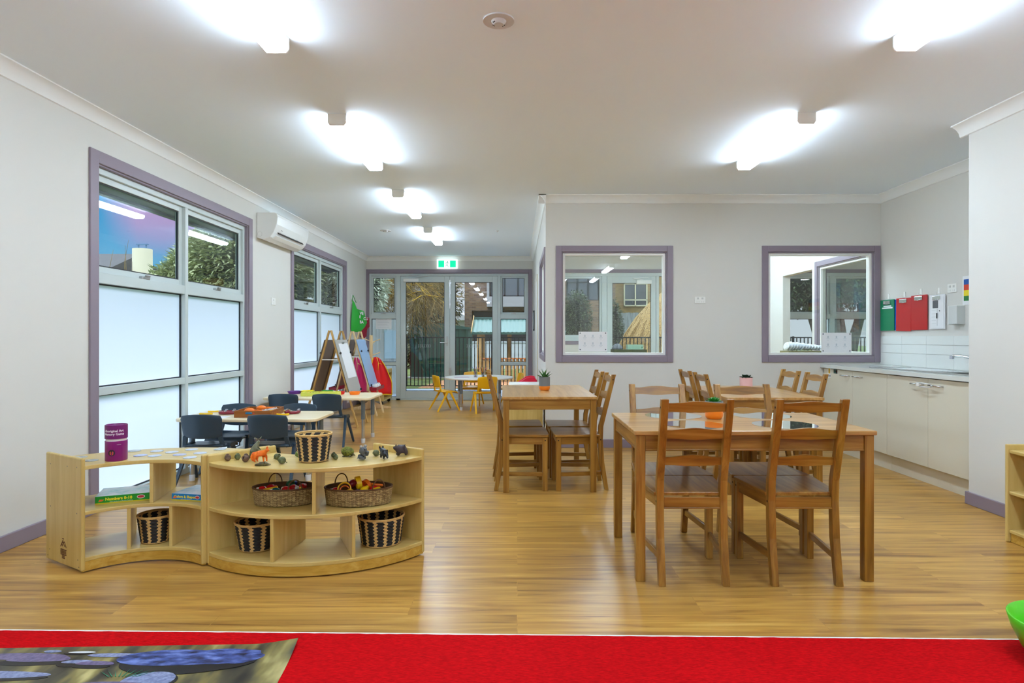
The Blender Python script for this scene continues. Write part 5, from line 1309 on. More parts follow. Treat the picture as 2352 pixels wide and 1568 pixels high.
# ------------------------------------------------------------------ easels
NAT = wood('natural_pine', S(206, 172, 116), S(222, 190, 138), S(234, 208, 162), 'z', rough=0.45, coat=0.05)
NATY = wood('golden_pine', S(168, 126, 60), S(190, 148, 82), S(206, 168, 104), 'z', rough=0.45, coat=0.05)
GBRD = plain('grey_board', S(176, 174, 168), 0.4); BBRD = plain('brown_board', S(122, 108, 100), 0.6); BLBRD = plain('blue_white_board', S(150, 184, 222), 0.25); MTRAY = plain('maroon_tray', S(150, 20, 44), 0.35)
def easel(label, xa, y0, y1, xr, xl, bl, br, legm, paper, grp):
    cy = (y0+y1)/2; t = thing('easel', label, 'easel', (xa, cy, 0), 0, grp); hy = (y1-y0)/2; Hh = 1.29
    dr, dl = xr-xa, xl-xa
    for sy in (-1, 1):
        for dx in (dr, dl):
            m = MB(); m.bar((0.012*(1 if dx > 0 else -1), sy*hy, Hh), (dx, sy*hy, 0), 0.020, 0.042, up=(0, 1, 0)); 
            m.v = m.v; m.build('leg', legm, t, bevel=0.002)
        m = MB(); m.bar((dl*0.30, sy*hy, Hh*0.70), (dr*0.30, sy*hy, Hh*0.70), 0.008, 0.014); m.build('crossbar', WHITE, t)
    for dx, bm in ((dr, br), (dl, bl)):
        def at(f, y, off=0.0):
            # f = fraction of the way down a leg
            nrm = Vector((Hh, 0, abs(dx))).normalized(); s = 1 if dx > 0 else -1
            return Vector((dx*f+s*0.012, y, Hh*(1-f)))+Vector((s*nrm.x, 0, nrm.z))*off
        f0, f1 = 0.10, 0.655
        m = MB(); P4 = [at(f0, -hy-0.03, 0.014), at(f0, hy+0.03, 0.014), at(f1, hy+0.03, 0.014), at(f1, -hy-0.03, 0.014)]; Q4 = [at(f0, -hy-0.03, 0.022), at(f0, hy+0.03, 0.022), at(f1, hy+0.03, 0.022), at(f1, -hy-0.03, 0.022)]
        a = [m._p(p) for p in P4]; b = [m._p(p) for p in Q4]; m.face(a[::-1]); m.face(b)
        for k in range(4): m.face((a[k], a[(k+1) % 4], b[(k+1) % 4], b[k]))
        m.build('board', bm, t)
        m = MB()
        for ff in (0.24, 0.64):
            for y in (-hy+0.02, hy-0.02):
                c = at(ff, y, 0.035); m.ball(c, 0.013, 10, 8); m.tube([at(ff, y, 0.022), c], 0.006, 6)
                m.tube([c+Vector((0, -0.014, 0.012)), c+Vector((0, 0.014, -0.012))], 0.006, 6)
        m.build('wing_nut', BLACK, t, smooth='all')
        if paper and dx > 0:
            m = MB(); P4 = [at(0.14, -hy+0.08, 0.0235), at(0.14, hy-0.02, 0.0235), at(0.50, hy-0.02, 0.0235), at(0.50, -hy+0.08, 0.0235)]; m.poly(P4)
            o = m.build('paper', PAPER, t); sd = o.modifiers.new('Solid', 'SOLIDIFY'); sd.thickness = 0.001
            m = MB(); c = at(0.135, 0.02, 0.03); m.cbox(c, (0.012, 0.09, 0.02)); m.build('clip', STEEL, t)
        # tray
        c = at(0.68, 0, 0.0); s = 1 if dx > 0 else -1
        x0, x1 = sorted((c.x, c.x+s*0.11)); z = c.z
        m = MB(); m.box(x0, x1, -hy-0.03, hy+0.03, z-0.02, z-0.014); m.box(x0, x0+0.005, -hy-0.03, hy+0.03, z-0.014, z+0.03); m.box(x1-0.005, x1, -hy-0.03, hy+0.03, z-0.014, z+0.03); m.box(x0, x1, -hy-0.035, -hy-0.03, z-0.02, z+0.03); m.box(x0, x1, hy+0.03, hy+0.035, z-0.02, z+0.03)
        m.build('tray', MTRAY, t)
    return t
ge = 'wooden double-sided easels'
easel('nearer easel with a white paper clipped to a grey board', -2.475, 8.24, 8.77, -2.11, -2.84, BBRD, GBRD, NATY, True, ge)
easel('further easel with a pale blue board', -2.505, 9.46, 9.92, -2.13, -2.84, BBRD, BLBRD, NAT, False, ge)
for i, (dy, cc, nm) in enumerate(((-0.14, S(70, 50, 120), 'purple'), (-0.02, S(60, 140, 80), 'green'), (0.1, S(190, 60, 90), 'pink'))):
    t = thing('paint_pot', 'white paint pot with %s paint on the further easel tray' % nm, 'paint pot', (-2.185, 9.69+dy, 0.401), 0, 'paint pots on the further easel')
    m = MB(); m.lathe([(0, 0), (0.036, 0), (0.038, 0.065), (0.030, 0.07), (0, 0.07)], seg=20); m.build('pot', TW, t, smooth=True)
    m = MB(); m.lathe([(0.0370, 0.012), (0.0378, 0.034)], seg=20); m.build('paint_band', plain('paint_'+nm, cc, 0.4), t, smooth=True)
    m = MB(); m.lathe([(0.024, 0.07), (0.026, 0.085), (0, 0.085)], seg=16); m.build('lid', TW, t, smooth=True)
# coat stand
t = thing('coat_stand', 'pale wooden coat stand behind the easels', 'coat stand', (-2.445, 10.42, 0))
m = MB(); m.box(-0.024, 0.024, -0.024, 0.024, 0.02, 1.235); m.build('post', NAT, t, bevel=0.004)
for a in (20, 110, 200, 290):
    M = Matrix.Rotation(R(a), 4, 'Z'); pr = [(0.02, 0.0), (0.33, 0.0), (0.33, 0.035), (0.20, 0.05), (0.08, 0.11), (0.02, 0.15)]
    m = MB(M); m.prism(pr, lambda p: (p[0], -0.013, p[1]), lambda p: (p[0], 0.013, p[1])); m.build('foot', NAT, t, bevel=0.003)
for z, a in ((1.12, 15), (1.14, 190), (0.90, 20), (0.88, 250), (1.08, 80)):
    d = Vector((math.cos(R(a)), math.sin(R(a)), 0)); m = MB(); m.tube([d*0.02+Vector((0, 0, z)), d*0.15+Vector((0, 0, z+0.05))], 0.0075, 8); m.build('peg', NAT, t, smooth=True)
def smock(label, loc, rz, col, w0, w1, h, trimc, sx=1):
    t = thing('painting_smock', label, 'smock', loc, R(rz), 'plastic painting smocks')
    m = MB(); nx, nz = 14, 12; rows = []
    for j in range(nz+1):
        f = j/nz; w = w0+(w1-w0)*min(1, f*1.6)**0.8; row = []
        for i in range(nx+1):
            u = i/nx; row.append(m._p((u*w-w*0.30, 0.025*math.sin(u*9+f*2)*f+0.01*math.sin(u*17), -h*f-(0.05*(u-0.3)**2)*(1-f)*3)))
        rows.append(row)
    for j in range(nz):
        for i in range(nx): m.face((rows[j][i], rows[j][i+1], rows[j+1][i+1], rows[j+1][i]))
    edge = [Vector(m.v[rows[j][nx]]) for j in range(nz+1)]; bot = [Vector(m.v[rows[nz][i]]) for i in range(nx+1)]; lf = [Vector(m.v[rows[j][0]]) for j in range(nz+1)]
    o = m.build('cloth', col, t, smooth='all'); sd = o.modifiers.new('Solid', 'SOLIDIFY'); sd.thickness = 0.004; sd.offset = 0
    m = MB(); m.tube(edge, 0.008, 6); m.tube(bot, 0.008, 6); m.tube(lf, 0.008, 6); m.build('piping', trimc, t, smooth='all')
    m = MB(); m.tube([(w0*0.1, -0.02, 0), (w0*0.3, -0.035, -0.10), (w0*0.7, -0.03, -0.12)], 0.005, 6); m.tube([(w0*0.3, -0.035, -0.10), (w0*0.25, -0.035, -0.22)], 0.005, 6); m.build('strap', trimc, t, smooth='all')
smock('bright red smock with yellow edging on the coat stand', (-2.32, 10.22, 0.88), 10, plain('smock_red', S(228, 20, 26), 0.35), 0.14, 0.37, 0.62, TY)
smock('pink smock with pale ties between the easels', (-2.63, 10.15, 0.88), 0, plain('smock_pink', S(240, 50, 124), 0.35), 0.10, 0.27, 0.62, plain('smock_tie', S(240, 220, 150), 0.5))

# shelf on casters
t = thing('trolley_shelf', 'low birch shelf on casters beside the exit doors', 'shelf', (-2.58, 11.36, 0))
def bt(n, x0, x1, y0, y1, z0, z1, mt, bv=0.003):
    m = MB(); m.box(x0, x1, y0, y1, z0, z1); return m.build(n, mt, t, bevel=bv)
for y in (-0.36, 0.345): bt('side_panel', -0.22, 0.22, y, y+0.018, 0.07, 0.56, birch('z'))
bt('back_panel', -0.22, -0.21, -0.34, 0.345, 0.07, 0.60, birch('z'))
for n, z in (('bottom_shelf', 0.07), ('lower_shelf', 0.26), ('upper_shelf', 0.40), ('top_tray', 0.55)): bt(n, -0.21, 0.22, -0.342, 0.345, z, z+0.016, birch('y'))
bt('top_lip', 0.205, 0.222, -0.36, 0.363, 0.55, 0.625, birch('y'))
for x in (-0.18, 0.17):
    for y in (-0.31, 0.31): m = MB(); m.tube([(x, y-0.012, 0.03), (x, y+0.012, 0.03)], 0.03, 14); m.box(x-0.012, x+0.012, y-0.018, y+0.018, 0.045, 0.07); m.build('caster', BLACK, t, smooth=True)
for lab, y, z, c in (('red folder on the upper shelf of the trolley', -0.05, 0.4165, TR_), ('blue-grey folder on the lower shelf of the trolley', 0.05, 0.2765, plain('folder_grey', S(120, 130, 160), 0.5))):
    o = MB().box(-0.13, 0.13, -0.15, 0.15, 0, 0.012).build('folder', c, loc=(-2.52, 11.36+y, z)); tag(o, lab, 'folder')
t = thing('paper_notice', 'white notice sheet taped to the glass beside the exit doors', 'notice', (-2.56, YB+0.055, 1.36))
m = MB(); m.box(-0.15, 0.15, 0, 0.002, 0, 0.225); m.build('sheet', PAPER, t)
m = MB()
for i in range(6): m.box(-0.12, 0.11-0.02*(i % 3), -0.001, 0.0, 0.03+i*0.03, 0.034+i*0.03)
m.build('print', plain('faint_print', S(190, 198, 204)), t)

# bags hanging on the wall
def hook(label, x, y, z, parent_name='wall_hook', d='+x'):
    t = thing(parent_name, label, 'hook', (x, y, z)); s = 1 if d == '+x' else -1
    m = MB(); m.box(0, s*0.006, -0.012, 0.012, -0.03, 0.04) if s > 0 else m.box(-0.006, 0, -0.012, 0.012, -0.03, 0.04); m.build('plate', WHITE, t)
    m = MB(); m.tube([(s*0.005, 0, -0.015), (s*0.03, 0, -0.02), (s*0.035, 0, 0.005)], 0.004, 6); m.build('prong', WHITE, t, smooth=True)
hook('white adhesive hook holding the green bag', XL, 10.80, 1.90); hook('steel adhesive hook behind the green bag', XL, 11.35, 1.86)
GRB = plain('green_nylon', S(36, 172, 50), 0.45); MRB = plain('maroon_fabric', S(150, 14, 44), 0.6)
def bag(name, label, p0, p1, outline, mat, thick, texts, grp='bags hanging on the wall'):
    """outline in (s 0..1 along p0->p1, z)"""
    a = Vector((p0[0], p0[1], 0)); b = Vector((p1[0], p1[1], 0)); n = Vector((-(b-a).y, (b-a).x, 0)).normalized()
    if n.y > 0: n = -n
    zmin = min(q[1] for q in outline); t = thing(name, label, 'bag', (p0[0], p0[1], zmin), 0, grp); off = Vector((p0[0], p0[1], zmin))
    c = Vector((sum(q[0] for q in outline)/len(outline), sum(q[1] for q in outline)/len(outline), 0))
    def W(s_, z, d): return a+(b-a)*s_+Vector((0, 0, z))+n*d-off
    m = MB(); K = 4; rings = []
    for side in (1, -1):
        prev = [m._p(W(q[0], q[1], 0.004*side)) for q in outline]
        for k in range(1, K+1):
            f = 1-k/(K+0.6); cur = [m._p(W(c.x+(q[0]-c.x)*f, c.y+(q[1]-c.y)*f, side*thick*(1-f*f)+0.004*math.sin(q[0]*14+k)*side)) for q in outline]
            for i in range(len(outline)): m.face((prev[i], prev[(i+1) % len(outline)], cur[(i+1) % len(outline)], cur[i]))
            prev = cur
        m.face(prev); rings.append(0)
    m.build('bag_body', mat, t, smooth='all')
    q = outline[0]
    m = MB(); m.tube([W(q[0]-0.03, q[1]-0.02, 0), W(q[0]+0.02, q[1]+0.09, 0.0), W(q[0]+0.22, q[1]-0.04, 0)], 0.006, 6); m.build('strap', mat, t, smooth='all')
    L = (b-a).length
    for body, s_, z, sz in texts:
        d = (b-a).normalized(); M = Matrix((( d.x, 0, n.x, 0), (d.y, 0, n.y, 0), (0, 1, 0, 0), (0, 0, 0, 1))); pos = W(s_, z, thick+0.012)
        text_flat('lettering', body, sz, WT, t, Matrix.Translation(pos) @ M, bold=0.002)
bag('drawstring_bag', 'bright green nylon bag with white letters hanging on the wall', (-2.862, 10.72), (-2.66, 11.02), [(0.10, 1.84), (0.22, 1.80), (0.30, 1.70), (0.55, 1.68), (0.80, 1.66), (0.90, 1.56), (1.0, 1.46), (0.85, 1.38), (0.62, 1.31), (0.35, 1.29), (0.0, 1.31), (0.0, 1.45), (0.04, 1.62)], GRB, 0.045,
    [('VE', 0.52, 1.615, 0.075), ('E', 0.42, 1.555, 0.07), ('CU', 0.78, 1.525, 0.075), ('BA', 0.52, 1.465, 0.07)])
bag('shoulder_bag', 'dark red bag hanging behind the green one in the corner', (-2.86, 11.28), (-2.73, 11.50), [(0.15, 1.60), (0.6, 1.58), (0.98, 1.56), (1.0, 1.40), (0.75, 1.34), (0.70, 1.22), (0.45, 1.18), (0.1, 1.20), (0.05, 1.4)], MRB, 0.04, [])

# ------------------------------------------------------------------ pale cabinet by the passage corner and the red chair behind it
t = thing('storage_cabinet', 'low pale cabinet with a white top behind the middle dining table', 'cabinet', (0.10, 7.14, 0))
m = MB(); m.box(-0.19, 0.185, -0.19, 0.2, 0.05, 0.655); m.build('body', birch('z'), t, bevel=0.003)
m = MB(); m.box(-0.18, 0.18, -0.175, 0.19, 0, 0.05); m.build('plinth', birch('x'), t)
m = MB(); m.box(-0.195, 0.185, -0.195, 0.2, 0.655, 0.675); m.build('white_top', WHITE, t, bevel=0.003)
PNK = plain('crimson_plastic', S(222, 14, 60), 0.4)
t = thing('toddler_armchair', 'crimson child seat with sloping arms behind the pale cabinet', 'chair', (0.10, 8.55, 0))
pr = [(-0.19, 0.0), (-0.19, 0.50), (-0.12, 0.56), (0.02, 0.655), (0.08, 0.665), (0.14, 0.66), (0.165, 0.60), (0.175, 0.0)]
m = MB(); m.prism(pr, lambda p: (p[0], -0.16, p[1]), lambda p: (p[0], -0.12, p[1])); m.build('arm', PNK, t, bevel=0.01)
m = MB(); m.prism(pr, lambda p: (p[0], 0.14, p[1]), lambda p: (p[0], 0.18, p[1])); m.build('arm', PNK, t, bevel=0.01)
m = MB(); m.box(0.12, 0.17, -0.12, 0.14, 0.05, 0.62); m.build('backrest', PNK, t, bevel=0.01)
m = MB(); m.box(-0.18, 0.12, -0.12, 0.14, 0.10, 0.30); m.build('seat', PNK, t, bevel=0.01)

# ------------------------------------------------------------------ kitchen
CX = 3.33
t = thing('kitchen_counter', 'pale laminate kitchen worktop along the right wall', 'countertop', (3.62, 5.62, 0.871))
T = Matrix.Translation((-3.62, -5.62, -0.871)); m = MB(T)
hx0, hx1, hy0, hy1 = 3.46, 3.80, 4.72, 5.12
m.box(3.30, hx0, 4.485, 6.778, 0.871, 0.905); m.box(hx1, 3.948, 4.485, 6.778, 0.871, 0.905); m.box(hx0, hx1, 4.485, hy0, 0.871, 0.905); m.box(hx0, hx1, hy1, 6.778, 0.871, 0.905)
m.build('worktop', COUNTER, t)
def cab(label, y0, y1):
    t = thing('kitchen_cabinet', label, 'cabinet', (3.64, (y0+y1)/2, 0), 0, 'cream kitchen base cabinets'); T = Matrix.Translation((-3.64, -(y0+y1)/2, 0))
    m = MB(T); m.box(3.352, 3.94, y0+0.001, y1-0.001, 0.14, 0.868 if y0 > 5 else 0.735); m.build('carcass', CREAM, t)
    m = MB(T); m.box(3.375, 3.39, y0+0.001, y1-0.001, 0.0, 0.14); m.build('kickboard', CREAM, t)
    mid = (y0+y1)/2
    for a, b, hy in ((y0, mid, mid-0.115), (mid, y1, mid+0.115)):
        m = MB(T); m.box(3.330, 3.350, a+0.0015, b-0.0015, 0.144, 0.862); d = m.build('door', CREAM, t, bevel=0.0012)
        m = MB(T); L = 0.07
        m.tube([(3.328, hy-L, 0.81), (3.296, hy-L*0.85, 0.812), (3.292, hy, 0.812), (3.296, hy+L*0.85, 0.812), (3.328, hy+L, 0.81)], 0.006, 8); m.build('handle', CHROME, d, smooth='all')
    return t
k1 = cab('cream double cabinet under the counter at the window wall end', 5.61, 6.76)
k2 = cab('cream double cabinet under the sink at the near end of the counter', 4.487, 5.61)
t = thing('child_lock', 'clear plastic child lock across the sink cabinet handles', 'lock', (3.285, 5.03, 0.812))
m = MB(); m.tube([(-0.004, -0.09, 0.012), (-0.012, 0, 0.016), (-0.004, 0.09, 0.012), (-0.004, 0.09, -0.012), (-0.012, 0, -0.014), (-0.004, -0.09, -0.012)], 0.0045, 6, closed=True); m.build('strap', plain('clear_plastic', S(214, 218, 224), 0.2), t, smooth='all')
m = MB(); m.cbox((-0.012, 0.06, 0.0), (0.014, 0.03, 0.03)); m.build('catch', WHITE, t, bevel=0.003)
def sticker(label, y, z, w, h, bands):
    t = thing('sticker', label, 'sticker', (3.3295, y, z), 0, 'safety stickers on the kitchen cabinet')
    m = MB(); m.box(-0.001, 0, -w/2, w/2, 0, h); m.build('backing', PAPER, t)
    for (a, b, c, d, col) in bands:
        m = MB(); m.box(-0.002, -0.001, -w/2+w*a, -w/2+w*b, h*c, h*d); m.build('print', col, t)
sticker('white and red warning sticker at the end of the kitchen cabinet', 6.64, 0.77, 0.065, 0.125, [(0.08, 0.92, 0.82, 0.96, TR_), (0.25, 0.75, 0.35, 0.78, TY), (0.42, 0.58, 0.42, 0.68, BLACK), (0.1, 0.9, 0.18, 0.22, BLACK), (0.1, 0.9, 0.08, 0.12, BLACK)])
sticker('small dark green sticker beside the warning sticker', 6.51, 0.82, 0.075, 0.045, [(0.0, 1.0, 0.0, 1.0, plain('sticker_green', S(30, 70, 60), 0.5)), (0.12, 0.38, 0.2, 0.8, TR_), (0.45, 0.9, 0.4, 0.6, TW)])
t = thing('kitchen_sink', 'stainless steel sink with drainboard set in the kitchen worktop', 'sink', (3.63, 5.2, 0.905)); T = Matrix.Translation((-3.63, -5.2, -0.905))
m = MB(T)
m.box(3.42, hx0, 4.60, 6.05, 0.9052, 0.913); m.box(hx1, 3.84, 4.60, 6.05, 0.9052, 0.913); m.box(hx0, hx1, 4.60, hy0, 0.9052, 0.911); m.box(hx0, hx1, hy1, 5.2, 0.9052, 0.911); m.box(hx0, hx1, 5.2, 6.0, 0.9052, 0.9075); m.box(hx0, hx1, 6.0, 6.05, 0.9052, 0.913)
m.build('rim', STEEL, t, bevel=0.002)
m = MB(T)
for i in range(7): m.box(hx0+0.03+i*0.045, hx0+0.04+i*0.045, 5.25, 5.95, 0.9075, 0.911)
m.build('drainer_ridges', STEEL, t, bevel=0.002)
m = MB(T)
m.box(hx0, hx1, hy0, hy1, 0.74, 0.745); m.box(hx0, hx0+0.003, hy0, hy1, 0.745, 0.905); m.box(hx1-0.003, hx1, hy0, hy1, 0.745, 0.905); m.box(hx0, hx1, hy0, hy0+0.003, 0.745, 0.905); m.box(hx0, hx1, hy1-0.003, hy1, 0.745, 0.905); m.build('bowl', STEEL, t)
t = thing('sink_tap', 'chrome mixer tap with its spout rising over the sink', 'tap', (3.87, 4.92, 0.9055))
m = MB(); m.lathe([(0, 0), (0.028, 0), (0.026, 0.012), (0.021, 0.02), (0.021, 0.07), (0.016, 0.085), (0, 0.088)], seg=20); m.build('body', CHROME, t, smooth=True)
m = MB(); m.tube([(0, 0, 0.045), (-0.06, 0.07, 0.075), (-0.13, 0.17, 0.118), (-0.185, 0.255, 0.138), (-0.215, 0.295, 0.138), (-0.222, 0.305, 0.125)], [0.012, 0.012, 0.011, 0.011, 0.012, 0.012], 12); m.build('spout', CHROME, t, smooth='all')
m = MB(); m.tube([(-0.222, 0.305, 0.138), (-0.222, 0.305, 0.112)], 0.016, 14); m.build('aerator', plain('aerator', S(200, 208, 224), 0.2, metal=0.6), t, smooth=True)
m = MB(); m.tube([(0, 0, 0.08), (0.01, -0.06, 0.11)], 0.006, 8); m.build('lever', CHROME, t, smooth=True)
m = MB()
for z0, z1 in ((0.9055, 1.034), (1.037, 1.124), (1.127, 1.212)):
    for i in range(6): y0 = 4.485+i*0.3825; m.box(3.950, 3.960, y0+0.001, min(6.778, y0+0.3815), z0, z1)
trim(m, TILE, 'glossy white tiled splashback above the worktop', 'splashback', bevel=0.001)

# clipboards
def clipboard(label, y0, y1, z0, z1, col, extra=None, tilt=0):
    yc = (y0+y1)/2; t = thing('clipboard', label, 'clipboard', (3.956, yc, z0), 0, 'clipboards hanging above the kitchen bench'); w = y1-y0; h = z1-z0
    m = MB(Matrix.Rotation(R(tilt), 4, 'X')); m.box(-0.016, -0.010, -w/2, w/2, 0, h); m.build('board', col, t, bevel=0.002)
    m = MB(Matrix.Rotation(R(tilt), 4, 'X')); m.box(-0.026, -0.016, -w*0.24, w*0.24, h-0.045, h-0.012); m.tube([(-0.024, -w*0.24, h-0.045), (-0.028, 0, h-0.05), (-0.024, w*0.24, h-0.045)], 0.004, 6); m.build('clip', CHROME, t, bevel=0.002)
    if extra: extra(t, w, h)
    return t
GCB = plain('clip_green', S(0, 128, 84), 0.35); RCB = plain('clip_red', S(186, 6, 14), 0.35); BCB = plain('clip_blue', S(30, 90, 190), 0.35)
def green_extra(t, w, h):
    m = MB(); m.box(-0.018, -0.016, -w*0.40, w*0.36, h-0.095, h-0.080); m.box(-0.018, -0.016, -w*0.30, w*0.25, h-0.075, h-0.063); m.build('white_label', PAPER, t)
clipboard('green clipboard with a white label, nearest the interior window', 6.51, 6.755, 1.270, 1.598, GCB, green_extra)
clipboard('red clipboard in the middle of the row, slightly tilted', 6.235, 6.480, 1.262, 1.600, RCB, None, 1.2)
clipboard('red clipboard next to the white one', 5.985, 6.230, 1.270, 1.612, RCB)
o = MB(); o.box(-0.006, -0.001, -0.1, 0.1, 0, 0.32); o = o.build('clipboard', BCB, loc=(3.956, 6.49, 1.272)); tag(o, 'blue board just showing between the green and red clipboards', 'clipboard')
def white_extra(t, w, h):
    m = MB(); m.box(-0.020, -0.016, -w*0.44, w*0.40, 0.008, h-0.01); m.build('paper', PAPER, t, bevel=0.001)
    m = MB(); m.box(-0.0215, -0.020, -w*0.10, w*0.24, h-0.125, h-0.055); m.build('grey_print', plain('dark_print', S(96, 98, 102), 0.6), t)
    m = MB()
    for i in range(5): m.box(-0.0212, -0.020, w*0.02, w*0.30, 0.05+i*0.032, 0.0515+i*0.032)
    m.box(-0.0215, -0.020, -w*0.05, -w*0.04, 0.03, h-0.13); m.build('lines', plain('faint_lines', S(170, 172, 176), 0.6), t)
    m = MB(); m.tube([(-0.026, -w*0.06, 0.10), (-0.026, -w*0.06, 0.15)], 0.005, 6); m.ball((-0.022, -w*0.2, 0.17), 0.005, 8, 6); m.build('pen', BLACK, t)
clipboard('white clipboard with printed sheets and a pen', 5.735, 5.955, 1.275, 1.598, plain('clip_white', S(226, 228, 232), 0.4), white_extra)
for i, (y, z) in enumerate(((6.63, 1.62), (6.36, 1.622), (6.10, 1.634), (5.84, 1.622))):
    hook(['hook above the green clipboard', 'hook above the first red clipboard', 'hook above the second red clipboard', 'hook above the white clipboard'][i], XK, y, z, 'wall_hook', '-x')
t = thing('brochure_holder', 'white open brochure holder below the wall socket', 'holder', (3.96, 5.61, 1.315))
m = MB(); m.box(-0.008, 0, -0.105, 0.105, 0, 0.17); m.build('back', WHITE, t); 
m = MB(); m.box(-0.075, -0.068, -0.105, 0.0, 0.0, 0.165); m.box(-0.075, 0, -0.108, -0.102, 0, 0.165); m.box(-0.075, 0, -0.105, 0.0, 0, 0.005); m.build('front', plain('holder_grey', S(206, 210, 208), 0.4), t, bevel=0.002)
m = MB(); m.box(-0.012, -0.008, 0.05, 0.055, 0.06, 0.12); m.build('slot', plain('dark_print', S(96, 98, 102)), t)
t = thing('safety_poster', 'poster with blue, red, yellow and green bands by the kitchen', 'poster', (3.959, 5.36, 1.505))
m = MB(); m.box(-0.003, 0, -0.17, 0.17, -0.02, 0.235); m.build('sheet', PAPER, t)
for nm, z0, z1, c in (('green', 0.015, 0.058, S(20, 120, 50)), ('yellow', 0.058, 0.108, S(238, 220, 40)), ('red', 0.108, 0.158, S(220, 66, 30)), ('blue', 0.158, 0.205, S(10, 84, 168))):
    m = MB(); m.box(-0.004, -0.003, -0.15, 0.155, z0, z1); m.build(nm+'_band', plain('poster_'+nm, c, 0.5), t)
m = MB()
for z in (0.034, 0.084, 0.132, 0.18): m.box(-0.0045, -0.004, 0.03, 0.09, z, z+0.006)
m.box(-0.0045, -0.004, -0.05, 0.06, 0.215, 0.220); m.build('print', plain('dark_print', S(96, 98, 102)), t)

# ------------------------------------------------------------------ carpet, printed mat, green shell
rn = random.Random(3)
def edge_y(x): return 2.541-0.0195*(x+2.11)
xs = [-2.855+i*0.03 for i in range(203)]
pts = [(x, edge_y(x)-0.013+rn.uniform(-0.0015, 0.0022)) for x in xs]
m = MB(); out = pts+[(3.225, 0.75), (-2.855, 0.75)]
m.prism(out, lambda p: (p[0], p[1], 0.001), lambda p: (p[0], p[1], 0.008)); o = m.build('carpet', CARPET, loc=(0, 0, 0)); tag(o, 'red carpet along the bottom of the picture with a white edge', 'carpet')
m = MB(); m.prism([(-2.855, edge_y(-2.855)), (3.225, edge_y(3.225)), (3.225, edge_y(3.225)-0.03), (-2.855, edge_y(-2.855)-0.03)], lambda p: (p[0], p[1], 0.0015), lambda p: (p[0], p[1], 0.006)); m.build('white_backing', plain('carpet_backing', S(236, 236, 232), 0.8), o)
# mat with a printed picture of river stones
BASEP = sc_mat('print_river', [S(34, 34, 30), S(74, 70, 52), S(132, 122, 70), S(190, 180, 120)], 3.2, 0.35, mapping=(3.0, 1.0, 1), detail=3)
ST1 = sc_mat('print_stone_purple', [S(84, 74, 112), S(122, 112, 150)], 60, 0.35); ST2 = sc_mat('print_stone_blue', [S(20, 24, 52), S(62, 82, 148), S(112, 134, 200)], 16, 0.35, mapping=(1, 2.2, 1), detail=8)
ST3 = sc_mat('print_stone_grey', [S(96, 108, 150), S(150, 160, 196)], 70, 0.35); ST4 = plain('print_shadow', S(18, 18, 24), 0.35); ST5 = plain('print_pale', S(206, 212, 216), 0.35); ST6 = plain('print_grass', S(40, 130, 96), 0.35)
mat_o = (-1.75, 1.75)
def mat_z(x, y):
    d = math.hypot(x+0.85, y-2.42); return 0.0095+0.022*max(0, 1-d/0.17)**1.5
m = MB(Matrix.Translation((-mat_o[0], -mat_o[1], 0))); nx, ny = 40, 30
grid = []
for j in range(ny+1):
    row = []
    for i in range(nx+1):
        f, g = i/nx, j/ny; x = -2.75+f*(1.90+(1-g)*0.13); y = 1.0+g*(1.355+0.062*f)
        row.append(m._p((x, y, mat_z(x, y))))
    grid.append(row)
for j in range(ny):
    for i in range(nx): m.face((grid[j][i], grid[j][i+1], grid[j+1][i+1], grid[j+1][i]))
m.mi = 0; lay = [0.0004]
def stone(cx, cy, a, b, mi, ph=0.0, flat=0.0, lump=0.08):
    lay[0] += 0.00012; m.mi = mi; n = 30; ids = []
    for k in range(n):
        q = 2*PI*k/n; rr = 1+lump*math.sin(2*q+ph)+lump*0.5*math.sin(3*q+ph*2); x = cx+a*rr*math.cos(q); y = cy+b*rr*math.sin(q)*(flat if (flat and math.sin(q) < 0) else 1); ids.append(m._p((x, y, mat_z(cx, cy)+lay[0])))
    m.face(ids)
stone(-1.842, 2.318, 0.15, 0.026, 1, 1); stone(-1.778, 2.270, 0.118, 0.040, 4, .5, .5); stone(-1.770, 2.292, 0.110, 0.040, 1, .5, .35)
stone(-1.860, 2.175, 0.20, 0.032, 4, 1); stone(-1.850, 2.190, 0.19, 0.026, 3, 1)
stone(-1.618, 2.262, 0.056, 0.020, 4, 0); stone(-1.610, 2.275, 0.056, 0.016, 3, 0, .5); stone(-1.54, 2.250, 0.066, 0.022, 4, 2); stone(-1.535, 2.264, 0.066, 0.020, 1, 2, .5)
stone(-1.65, 2.338, 0.052, 0.010, 4, 0); stone(-1.64, 2.344, 0.050, 0.010, 5, 0, .4); stone(-1.50, 2.325, 0.10, 0.014, 3, 1); stone(-1.755, 2.352, 0.030, 0.010, 3, 1)
stone(-1.21, 2.275, 0.235, 0.085, 4, 0.4); stone(-1.10, 2.322, 0.12, 0.052, 2, .4); stone(-1.26, 2.305, 0.205, 0.062, 2, 1.2); stone(-1.02, 2.315, 0.075, 0.050, 2, .2); stone(-1.09, 2.285, 0.085, 0.026, 2, .7)
stone(-1.275, 2.135, 0.095, 0.068, 4, 0); stone(-1.28, 2.145, 0.088, 0.064, 3, 0); stone(-1.405, 2.095, 0.16, 0.052, 1, .5)
for k in range(9):
    m.mi = 6; lay[0] += 0.0001; a = -1.43+k*0.012; d = (k-4)*0.012; ids = [m._p((a, 2.175, mat_z(a, 2.2)+lay[0])), m._p((a+0.005, 2.175, mat_z(a, 2.2)+lay[0])), m._p((a+d, 2.225-abs(k-4)*0.004, mat_z(a, 2.2)+lay[0]))]; m.face(ids)
